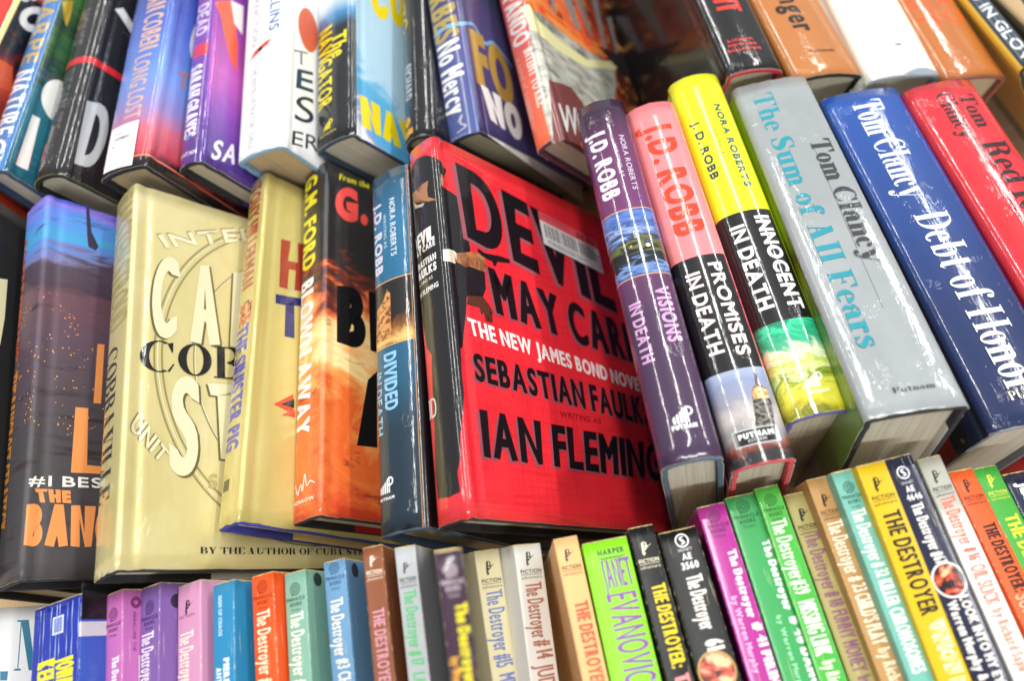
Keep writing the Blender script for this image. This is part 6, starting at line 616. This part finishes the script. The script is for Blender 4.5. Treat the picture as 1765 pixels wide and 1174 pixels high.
 'P25': {'label': 'dark navy paperback with a round portrait and white crease lines, right of the yellow one', 'group': 'paperbacks standing spine up in the front row', 'col': '181c38', 'kind': 'p', 'decals': [('ring', 0.787, 16.694, 0.32, 0.256, 'f4f4f4', 1.0), ('stroke', [(0.883, 16.87, 0.016), (0.707, 16.806, 0.042), (0.787, 16.694, 0.051), (0.867, 16.582, 0.042), (0.691, 16.518, 0.016)], 'f4f4f4'), ('t', 'SIGNET', [(0.472, 16.139), (1.102, 16.139), (1.102, 16.259), (0.472, 16.259)], 'd8d8d8', None, 0.0), ('t', 'AE', [(0.567, 15.733), (0.976, 15.733), (0.976, 16.033), (0.567, 16.033)], 'f4f4f4', None, 0.015), ('t', '4646', [(0.441, 15.33), (1.197, 15.33), (1.197, 15.63), (0.441, 15.63)], 'f4f4f4', None, 0.015), ('t', 'The Destroyer #67', [(0.472, 15.159), (0.472, 12.269), (1.071, 12.269), (1.071, 15.159)], 'f4f0e8', None, 0.018), ('ring', 0.787, 11.517, 0.82, 0.72, 'e4e0dc', 1.0), ('poly', [(1.487, 11.517), (1.464, 11.699), (1.394, 11.867), (1.282, 12.012), (1.137, 12.124), (0.969, 12.193), (0.787, 12.217), (0.606, 12.193), (0.437, 12.124), (0.293, 12.012), (0.181, 11.867), (0.111, 11.699), (0.087, 11.517), (0.111, 11.336), (0.181, 11.167), (0.293, 11.022), (0.437, 10.911), (0.606, 10.841), (0.787, 10.817), (0.969, 10.841), (1.137, 10.911), (1.282, 11.022), (1.394, 11.167), (1.464, 11.336)], 'c84030', None, {'r': (0, 1), 'g': 0, 'n': 2.0, 'sc': (1.2, 1.2), 'seed': 6, 'stops': [(0.38, '1c120e'), (0.48, 'c04028'), (0.58, 'e8603c'), (0.68, 'f0c088')]}), ('t', 'LOOK INTO MY EYES', [(0.866, 10.724), (0.866, 6.453), (1.323, 6.453), (1.323, 10.724)], 'f4f0e8', None, 0.018), ('t', 'Warren Murphy &', [(0.22, 10.62), (0.22, 7.18), (0.693, 7.18), (0.693, 10.62)], 'f4f0e8', None, 0.018), ('stroke', [(0.976, 17.4, 0.012), (0.992, 14.0, 0.007), (0.961, 9.0, 0.012), (0.976, 2.0, 0.006)], '8c90a8'), ('stroke', [(1.354, 17.4, 0.014), (1.37, 14.0, 0.008), (1.339, 9.0, 0.014), (1.354, 2.0, 0.007)], '8c90a8')], 'fin': 'gloss'},
 'P26': {'label': 'pale grey and white paperback with a salmon title, right of the dark navy one', 'group': 'paperbacks standing spine up in the front row', 'col': 'e4e0d4', 'kind': 'p', 'decals': [('poly', [(0.415, 16.274), (0.509, 16.274), (0.555, 16.523), (0.602, 16.85), (0.478, 16.803)], '20201c', None, None), ('poly', [(0.602, 16.85), (0.711, 16.788), (0.742, 16.57), (0.68, 16.57), (0.649, 16.741)], '20201c', None, None), ('band', 0.54, 0.727, 16.585, 16.641, '20201c', None, None), ('poly', [(0.431, 16.445), (1.007, 16.725), (0.742, 16.554), (0.555, 16.398)], '20201c', None, None), ('poly', [(0.431, 16.18), (0.54, 16.211), (0.587, 16.336), (0.478, 16.32)], '20201c', None, None), ('t', 'FICTION', [(0.156, 15.823), (1.142, 15.823), (1.142, 16.013), (0.156, 16.013)], '20201c', None, 0.008), ('band', 0.156, 1.142, 15.743, 15.768, '20201c', None, None), ('t', 'adventure', [(0.156, 15.543), (1.142, 15.543), (1.142, 15.693), (0.156, 15.693)], '20201c', None, 0.0), ('t', 'The Destroyer', [(0.285, 15.492), (0.285, 13.148), (1.064, 13.148), (1.064, 15.492)], 'dc6c54', None, 0.015), ('t', '# 16', [(0.389, 12.98), (0.389, 12.37), (1.038, 12.37), (1.038, 12.98)], 'dc6c54', None, 0.02), ('t', 'OIL SLICK', [(0.26, 12.15), (0.26, 10.316), (1.038, 10.316), (1.038, 12.15)], 'dc7c64', None, 0.018), ('t', 'by Richard Sapir', [(0.389, 10.105), (0.389, 7.282), (0.973, 7.282), (0.973, 10.105)], 'd88c78', None, 0.02)], 'art': {'r': (0, 17.5), 'n': 0.05, 'stops': [(0, 'f4f2ea'), (0.78, 'f4f0ea'), (0.86, 'b4b4a8'), (1, 'a8a898')]}},
 'P27': {'label': 'burnt orange paperback with a black title, left of the leaf green one', 'group': 'paperbacks standing spine up in the front row', 'col': 'e85c24', 'kind': 'p', 'decals': [('poly', [(0.5, 16.379), (0.602, 16.379), (0.653, 16.651), (0.704, 17.008), (0.568, 16.957)], '402010', None, None), ('poly', [(0.704, 17.008), (0.823, 16.94), (0.857, 16.702), (0.789, 16.702), (0.755, 16.889)], '402010', None, None), ('band', 0.636, 0.84, 16.719, 16.78, '402010', None, None), ('poly', [(0.517, 16.566), (1.146, 16.872), (0.857, 16.685), (0.653, 16.515)], '402010', None, None), ('poly', [(0.517, 16.277), (0.636, 16.311), (0.687, 16.447), (0.568, 16.43)], '402010', None, None), ('t', 'FICTION', [(0.181, 15.925), (1.329, 15.925), (1.329, 16.115), (0.181, 16.115)], '402010', None, 0.008), ('band', 0.181, 1.329, 15.845, 15.87, '402010', None, None), ('t', 'adventure', [(0.181, 15.645), (1.329, 15.645), (1.329, 15.795), (0.181, 15.795)], '402010', None, 0.0), ('t', 'THE DESTROYER:', [(0.423, 14.612), (0.423, 11.204), (1.208, 11.204), (1.208, 14.612)], '2c1810', None, 0.025), ('t', 'SUMMIT', [(0.302, 11.092), (0.302, 9.017), (1.208, 9.017), (1.208, 11.092)], 'f0a888', None, 0.018)]},
 'P28': {'label': 'leaf green paperback with a yellow title at the right end of the front row', 'group': 'paperbacks standing spine up in the front row', 'col': '40a038', 'kind': 'p', 'decals': [('poly', [(0.485, 16.462), (0.587, 16.462), (0.638, 16.734), (0.689, 17.091), (0.553, 17.04)], 'd8dc48', None, None), ('poly', [(0.689, 17.091), (0.808, 17.023), (0.842, 16.785), (0.774, 16.785), (0.74, 16.972)], 'd8dc48', None, None), ('band', 0.621, 0.825, 16.802, 16.863, 'd8dc48', None, None), ('poly', [(0.502, 16.649), (1.131, 16.955), (0.842, 16.768), (0.638, 16.598)], 'd8dc48', None, None), ('poly', [(0.502, 16.36), (0.621, 16.394), (0.672, 16.53), (0.553, 16.513)], 'd8dc48', None, None), ('t', 'FICTION', [(0.178, 16.008), (1.303, 16.008), (1.303, 16.198), (0.178, 16.198)], 'd8dc48', None, 0.008), ('band', 0.178, 1.303, 15.928, 15.953, 'd8dc48', None, None), ('t', 'adventure', [(0.178, 15.728), (1.303, 15.728), (1.303, 15.878), (0.178, 15.878)], 'd8dc48', None, 0.0), ('t', 'THE DESTROYER', [(0.385, 14.894), (0.385, 9.909), (1.214, 9.909), (1.214, 14.894)], 'e8dc38', None, 0.025)]},
 'P29': {'label': 'navy paperback with white lettering, rightmost of the front row', 'group': 'paperbacks standing spine up in the front row', 'col': '141c3c', 'kind': 'p', 'decals': [('t', 'JL', [(0.52, 16.935), (0.52, 16.365), (1.387, 16.365), (1.387, 16.935)], 'f0f0f0', None, 0.12), ('t', 'JOVE', [(0.52, 16.177), (1.56, 16.177), (1.56, 16.437), (0.52, 16.437)], 'f0f0f0', None, 0.015), ('t', 'NOVEL', [(0.52, 15.864), (1.647, 15.864), (1.647, 16.124), (0.52, 16.124)], 'f0f0f0', None, 0.015)], 'fin': 'gloss'}
}
POSE = {
 'M0': {'m': [[0.96811, -0.13868, -0.20863, -0.28712], [0.1355, 0.99034, -0.02952, 0.08457], [0.21071, 0.00031, 0.97755, 0.00177], [0.0, 0.0, 0.0, 1.0]], 'T': 2.821, 'L': 23.809, 'W': 15.997},
 'M1': {'m': [[0.79171, -0.1002, -0.60262, -0.18959], [0.03751, 0.99257, -0.11576, 0.09758], [0.60974, 0.06905, 0.78959, -0.00063], [0.0, 0.0, 0.0, 1.0]], 'T': 2.982, 'L': 23.609, 'W': 15.858},
 'M2': {'m': [[0.72145, -0.1017, -0.68496, -0.09618], [0.06164, 0.99466, -0.08275, 0.09178], [0.68972, 0.01748, 0.72386, 0.00756], [0.0, 0.0, 0.0, 1.0]], 'T': 2.93, 'L': 23.617, 'W': 18.559},
 'M3': {'m': [[0.75165, -0.02112, -0.65922, -0.06167], [0.03651, 0.99929, 0.00963, 0.10075], [0.65855, -0.03131, 0.75189, 0.00861], [0.0, 0.0, 0.0, 1.0]], 'T': 2.126, 'L': 23.676, 'W': 15.992},
 'M4': {'m': [[0.75304, -0.02439, -0.65753, -0.02765], [0.01407, 0.99968, -0.02097, 0.10853], [0.65783, 0.00654, 0.75314, -0.00083], [0.0, 0.0, 0.0, 1.0]], 'T': 2.615, 'L': 23.994, 'W': 15.616},
 'M5': {'m': [[0.8742, -0.03444, -0.48434, -0.00021], [0.02344, 0.99931, -0.02875, 0.09429], [0.485, 0.01379, 0.87441, 0.00186], [0.0, 0.0, 0.0, 1.0]], 'T': 3.209, 'L': 22.893, 'W': 16.014},
 'M6': {'m': [[0.71618, -0.05402, -0.69582, 0.07855], [0.01593, 0.99801, -0.06108, 0.09943], [0.69774, 0.03266, 0.71561, 0.02813], [0.0, 0.0, 0.0, 1.0]], 'T': 2.58, 'L': 23.261, 'W': 17.895},
 'M7': {'m': [[0.97734, -0.06724, -0.2007, 0.09765], [0.0784, 0.99576, 0.04821, 0.09631], [0.19661, -0.06285, 0.97847, 0.02826], [0.0, 0.0, 0.0, 1.0]], 'T': 3.109, 'L': 24.114, 'W': 16.11},
 'M8': {'m': [[0.97996, -0.08261, -0.18128, 0.12965], [0.09095, 0.99512, 0.0382, 0.09585], [0.17724, -0.05392, 0.98269, 0.02495], [0.0, 0.0, 0.0, 1.0]], 'T': 3.164, 'L': 24.12, 'W': 15.846},
 'M9': {'m': [[0.98711, -0.09184, -0.13104, 0.15662], [0.09705, 0.9947, 0.03398, 0.12178], [0.12723, -0.04626, 0.99079, 0.01565], [0.0, 0.0, 0.0, 1.0]], 'T': 3.366, 'L': 24.283, 'W': 15.936},
 'M10': {'m': [[0.99395, -0.03703, -0.10343, 0.18068], [0.05168, 0.98842, 0.1427, 0.0952], [0.09695, -0.14718, 0.98435, 0.04084], [0.0, 0.0, 0.0, 1.0]], 'T': 4.917, 'L': 24.883, 'W': 15.677},
 'M11': {'m': [[0.99298, -0.11807, 0.00683, 0.24184], [0.11771, 0.99222, 0.04056, 0.1113], [-0.01156, -0.03947, 0.99915, 0.00777], [0.0, 0.0, 0.0, 1.0]], 'T': 5.431, 'L': 23.97, 'W': 15.412},
 'M12': {'m': [[0.99165, -0.12868, 0.00825, 0.29741], [0.12823, 0.99086, 0.04177, 0.10846], [-0.01355, -0.04036, 0.99909, 0.0092], [0.0, 0.0, 0.0, 1.0]], 'T': 4.934, 'L': 24.194, 'W': 15.687},
 'T0': {'m': [[0.98189, 0.07593, -0.17355, -0.3447], [-0.06735, 0.99622, 0.05479, 0.31571], [0.17705, -0.04211, 0.9833, 0.01715], [0.0, 0.0, 0.0, 1.0]], 'T': 2.927, 'L': 24.008, 'W': 16.069},
 'T1': {'m': [[0.94841, 0.05894, -0.31153, -0.28705], [-0.0602, 0.99817, 0.00558, 0.33545], [0.31129, 0.01346, 0.95022, 0.00351], [0.0, 0.0, 0.0, 1.0]], 'T': 2.288, 'L': 24.0, 'W': 16.02},
 'T2': {'m': [[0.86866, 0.04453, -0.4934, -0.2301], [-0.06083, 0.998, -0.01703, 0.3357], [0.49166, 0.0448, 0.86963, 0.00633], [0.0, 0.0, 0.0, 1.0]], 'T': 3.244, 'L': 23.999, 'W': 16.034},
 'T3': {'m': [[0.91944, 0.03343, -0.3918, -0.19538], [-0.05763, 0.99708, -0.05018, 0.33506], [0.38898, 0.06872, 0.91868, 0.00675], [0.0, 0.0, 0.0, 1.0]], 'T': 4.074, 'L': 24.0, 'W': 16.061},
 'T4': {'m': [[0.89275, 0.006, -0.45052, -0.13699], [-0.04772, 0.99555, -0.08129, 0.34583], [0.44802, 0.09407, 0.88906, 0.00872], [0.0, 0.0, 0.0, 1.0]], 'T': 2.21, 'L': 23.993, 'W': 16.084},
 'T5': {'m': [[0.90229, 0.00598, -0.43109, -0.10615], [-0.05916, 0.99216, -0.11006, 0.35917], [0.42705, 0.12481, 0.89557, 0.00148], [0.0, 0.0, 0.0, 1.0]], 'T': 4.126, 'L': 24.0, 'W': 15.994},
 'T6': {'m': [[0.82858, -0.00122, -0.55987, -0.03589], [-0.07819, 0.98994, -0.11789, 0.37072], [0.55438, 0.14146, 0.82015, 0.00567], [0.0, 0.0, 0.0, 1.0]], 'T': 3.725, 'L': 23.947, 'W': 16.027},
 'T7': {'m': [[0.84372, -0.00864, -0.53672, 0.01842], [-0.03369, 0.99705, -0.06901, 0.36209], [0.53573, 0.07631, 0.84093, 0.00345], [0.0, 0.0, 0.0, 1.0]], 'T': 2.791, 'L': 24.0, 'W': 16.017},
 'T8': {'m': [[0.84891, -0.08493, -0.52166, 0.04809], [-0.06718, 0.96166, -0.2659, 0.3955], [0.52424, 0.26077, 0.81066, 0.00447], [0.0, 0.0, 0.0, 1.0]], 'T': 2.766, 'L': 24.008, 'W': 16.028},
 'T9': {'m': [[0.78337, -0.13006, -0.6078, 0.12077], [0.0424, 0.98677, -0.15651, 0.36283], [0.62011, 0.09683, 0.77852, 0.01321], [0.0, 0.0, 0.0, 1.0]], 'T': 2.285, 'L': 23.76, 'W': 16.122},
 'T10': {'m': [[0.97774, -0.15314, 0.1434, 0.13119], [0.15632, 0.98764, -0.01113, 0.37196], [-0.13993, 0.0333, 0.9896, 0.00727], [0.0, 0.0, 0.0, 1.0]], 'T': 4.073, 'L': 24.0, 'W': 15.994},
 'T11': {'m': [[0.97144, -0.16532, 0.17019, 0.17492], [0.16406, 0.98622, 0.0215, 0.36731], [-0.1714, 0.00704, 0.98518, 0.0064], [0.0, 0.0, 0.0, 1.0]], 'T': 5.43, 'L': 24.006, 'W': 15.254},
 'T12': {'m': [[0.97921, -0.13052, 0.15528, 0.22905], [0.13468, 0.99075, -0.01657, 0.37177], [-0.15168, 0.03713, 0.98773, 0.00427], [0.0, 0.0, 0.0, 1.0]], 'T': 5.505, 'L': 24.0, 'W': 15.003},
 'T13': {'m': [[0.97787, -0.1442, 0.15158, 0.28534], [0.14242, 0.98955, 0.02263, 0.36747], [-0.15326, -0.00054, 0.98819, 0.00154], [0.0, 0.0, 0.0, 1.0]], 'T': 4.989, 'L': 23.982, 'W': 14.552},
 'T14': {'m': [[0.77704, -0.13282, -0.61528, 0.44948], [0.1603, 0.98701, -0.01062, 0.37277], [0.6087, -0.09037, 0.78823, 0.02121], [0.0, 0.0, 0.0, 1.0]], 'T': 1.508, 'L': 23.995, 'W': 15.884},
 'T15': {'m': [[0.74432, -0.11787, -0.65734, 0.47349], [0.20934, 0.97587, 0.06205, 0.34442], [0.63416, -0.18379, 0.75104, 0.04557], [0.0, 0.0, 0.0, 1.0]], 'T': 5.0, 'L': 23.847, 'W': 15.997},
 'P0': {'m': [[0.57408, -0.11386, -0.81085, -0.21294], [0.06981, 0.99348, -0.09008, -0.09315], [0.81582, -0.00489, 0.57829, 0.03575], [0.0, 0.0, 0.0, 1.0]], 'T': 1.93, 'L': 17.497, 'W': 10.544},
 'P1': {'m': [[0.88801, -0.13362, -0.43998, -0.18971], [0.10878, 0.99073, -0.08133, -0.09704], [0.44677, 0.02436, 0.89432, 0.02869], [0.0, 0.0, 0.0, 1.0]], 'T': 3.676, 'L': 17.483, 'W': 10.516},
 'P2': {'m': [[0.85325, -0.13786, -0.50295, -0.14395], [0.10564, 0.99012, -0.09219, -0.09151], [0.51069, 0.02553, 0.85939, 0.03496], [0.0, 0.0, 0.0, 1.0]], 'T': 1.388, 'L': 17.477, 'W': 10.541},
 'P3': {'m': [[0.85402, -0.12068, -0.50605, -0.12941], [0.09885, 0.99264, -0.0699, -0.09199], [0.51076, 0.00967, 0.85967, 0.03584], [0.0, 0.0, 0.0, 1.0]], 'T': 1.535, 'L': 17.478, 'W': 10.544},
 'P4': {'m': [[0.86191, -0.11863, -0.49299, -0.11182], [0.09908, 0.99291, -0.0657, -0.09291], [0.49729, 0.00778, 0.86755, 0.03534], [0.0, 0.0, 0.0, 1.0]], 'T': 1.753, 'L': 17.487, 'W': 10.539},
 'P5': {'m': [[0.88923, -0.104, -0.44547, -0.0967], [0.08644, 0.99447, -0.05961, -0.09574], [0.44921, 0.0145, 0.89331, 0.04137], [0.0, 0.0, 0.0, 1.0]], 'T': 1.426, 'L': 17.477, 'W': 10.559},
 'P6': {'m': [[0.92039, -0.11583, -0.37345, -0.08113], [0.09699, 0.9929, -0.06892, -0.0925], [0.37878, 0.02722, 0.92509, 0.04047], [0.0, 0.0, 0.0, 1.0]], 'T': 1.349, 'L': 17.472, 'W': 10.556},
 'P7': {'m': [[0.92629, -0.11171, -0.35987, -0.06701], [0.09908, 0.99365, -0.05341, -0.09402], [0.36355, 0.01382, 0.93147, 0.04114], [0.0, 0.0, 0.0, 1.0]], 'T': 1.296, 'L': 17.47, 'W': 10.554},
 'P8': {'m': [[0.95771, -0.11378, -0.26429, -0.05498], [0.10024, 0.99289, -0.06423, -0.08963], [0.26972, 0.03502, 0.9623, 0.0414], [0.0, 0.0, 0.0, 1.0]], 'T': 1.196, 'L': 17.47, 'W': 10.559},
 'P9': {'m': [[0.98307, -0.10868, -0.14752, -0.04638], [0.10355, 0.99374, -0.04205, -0.08846], [0.15117, 0.02606, 0.98816, 0.05081], [0.0, 0.0, 0.0, 1.0]], 'T': 1.034, 'L': 17.467, 'W': 10.584},
 'P10': {'m': [[0.98964, -0.09408, -0.10846, -0.03675], [0.08025, 0.98884, -0.12556, -0.08041], [0.11906, 0.11555, 0.98614, 0.03871], [0.0, 0.0, 0.0, 1.0]], 'T': 1.045, 'L': 17.459, 'W': 10.547},
 'P11': {'m': [[0.98929, -0.08104, 0.1214, -0.03581], [0.10489, 0.97309, -0.20518, -0.08534], [-0.1015, 0.21571, 0.97117, 0.08704], [0.0, 0.0, 0.0, 1.0]], 'T': 1.102, 'L': 17.458, 'W': 10.56},
 'P12': {'m': [[0.8146, -0.09674, 0.57189, -0.07019], [0.15295, 0.98692, -0.05091, -0.08673], [-0.55949, 0.12894, 0.81875, 0.03065], [0.0, 0.0, 0.0, 1.0]], 'T': 1.553, 'L': 17.385, 'W': 10.502},
 'P13': {'m': [[0.81343, -0.06132, 0.57842, -0.0564], [0.11922, 0.99089, -0.0626, -0.0857], [-0.56931, 0.11988, 0.81334, 0.03343], [0.0, 0.0, 0.0, 1.0]], 'T': 1.731, 'L': 17.505, 'W': 10.506},
 'P14': {'m': [[0.9911, -0.11897, 0.05974, 0.02778], [0.11916, 0.99288, 0.00047, -0.09492], [-0.05937, 0.00665, 0.99821, 0.0517], [0.0, 0.0, 0.0, 1.0]], 'T': 1.217, 'L': 17.491, 'W': 10.596},
 'P15': {'m': [[0.99329, -0.11349, -0.02231, 0.04924], [0.11353, 0.99353, 0.00042, -0.09833], [0.02212, -0.00295, 0.99975, 0.05261], [0.0, 0.0, 0.0, 1.0]], 'T': 2.262, 'L': 17.505, 'W': 10.6},
 'P16': {'m': [[0.99232, -0.12368, -0.00167, 0.07271], [0.12368, 0.99232, -0.00141, -0.09117], [0.00183, 0.00119, 1.0, 0.04883], [0.0, 0.0, 0.0, 1.0]], 'T': 1.302, 'L': 17.489, 'W': 10.587},
 'P17': {'m': [[0.98721, -0.12796, -0.09508, 0.09789], [0.12737, 0.99178, -0.01222, -0.09377], [0.09586, -5e-05, 0.99539, 0.05028], [0.0, 0.0, 0.0, 1.0]], 'T': 1.909, 'L': 17.499, 'W': 10.593},
 'P18': {'m': [[0.98993, -0.131, -0.0536, 0.11609], [0.1303, 0.99134, -0.01633, -0.0806], [0.05528, 0.00918, 0.99843, 0.04434], [0.0, 0.0, 0.0, 1.0]], 'T': 1.452, 'L': 17.49, 'W': 10.569},
 'P19': {'m': [[0.9908, -0.12857, -0.04236, 0.13011], [0.12822, 0.99169, -0.01088, -0.07683], [0.04341, 0.00535, 0.99904, 0.04309], [0.0, 0.0, 0.0, 1.0]], 'T': 1.532, 'L': 17.477, 'W': 10.564},
 'P20': {'m': [[0.98994, -0.1363, -0.03787, 0.1457], [0.13537, 0.99045, -0.02617, -0.07236], [0.04108, 0.02078, 0.99894, 0.04392], [0.0, 0.0, 0.0, 1.0]], 'T': 1.264, 'L': 17.489, 'W': 10.567},
 'P21': {'m': [[0.99041, -0.13797, -0.00705, 0.15869], [0.13773, 0.9901, -0.02722, -0.07522], [0.01074, 0.02599, 0.9996, 0.03814], [0.0, 0.0, 0.0, 1.0]], 'T': 1.298, 'L': 17.482, 'W': 10.544},
 'P22': {'m': [[0.9885, -0.15119, -0.00255, 0.17015], [0.15078, 0.9868, -0.05906, -0.06673], [0.01144, 0.058, 0.99825, 0.04198], [0.0, 0.0, 0.0, 1.0]], 'T': 1.238, 'L': 17.492, 'W': 10.56},
 'P23': {'m': [[0.98826, -0.15275, 0.00311, 0.18], [0.15249, 0.98491, -0.08185, -0.06319], [0.00944, 0.08136, 0.99664, 0.04594], [0.0, 0.0, 0.0, 1.0]], 'T': 1.175, 'L': 17.485, 'W': 10.575},
 'P24': {'m': [[0.9873, -0.15858, 0.00906, 0.19059], [0.15862, 0.98134, -0.10872, -0.05919], [0.00835, 0.10877, 0.99403, 0.04781], [0.0, 0.0, 0.0, 1.0]], 'T': 1.495, 'L': 17.491, 'W': 10.583},
 'P25': {'m': [[0.98471, -0.17348, 0.01579, 0.20596], [0.17419, 0.98069, -0.08889, -0.05879], [-7e-05, 0.09028, 0.99592, 0.05003], [0.0, 0.0, 0.0, 1.0]], 'T': 1.575, 'L': 17.494, 'W': 10.585},
 'P26': {'m': [[0.98194, -0.17554, 0.07058, 0.22087], [0.18093, 0.98032, -0.07898, -0.05917], [-0.05533, 0.09032, 0.99437, 0.0444], [0.0, 0.0, 0.0, 1.0]], 'T': 1.298, 'L': 17.488, 'W': 10.557},
 'P27': {'m': [[0.97288, -0.15601, 0.17076, 0.23264], [0.15466, 0.98774, 0.02126, -0.07278], [-0.17198, 0.00572, 0.98508, 0.03867], [0.0, 0.0, 0.0, 1.0]], 'T': 1.51, 'L': 17.497, 'W': 10.537},
 'P28': {'m': [[0.97287, -0.1513, 0.17505, 0.24586], [0.15096, 0.98842, 0.01529, -0.07096], [-0.17533, 0.01155, 0.98444, 0.03575], [0.0, 0.0, 0.0, 1.0]], 'T': 1.481, 'L': 17.498, 'W': 10.525},
 'P29': {'m': [[0.97159, -0.14566, 0.18652, 0.25989], [0.14724, 0.98909, 0.00543, -0.07335], [-0.18527, 0.02219, 0.98244, 0.03118], [0.0, 0.0, 0.0, 1.0]], 'T': 1.734, 'L': 17.496, 'W': 10.505}
}
chars = set('H')
for B in BOOKS.values():
    for d in B['decals']:
        if d[0] == 't': chars |= set(d[1])
    for s_ in B.get('stickers', []):
        for t_ in s_.get('texts', []): chars |= set(t_[0])
load_glyphs(chars)
for k, B in BOOKS.items(): book(k, B, POSE[k])
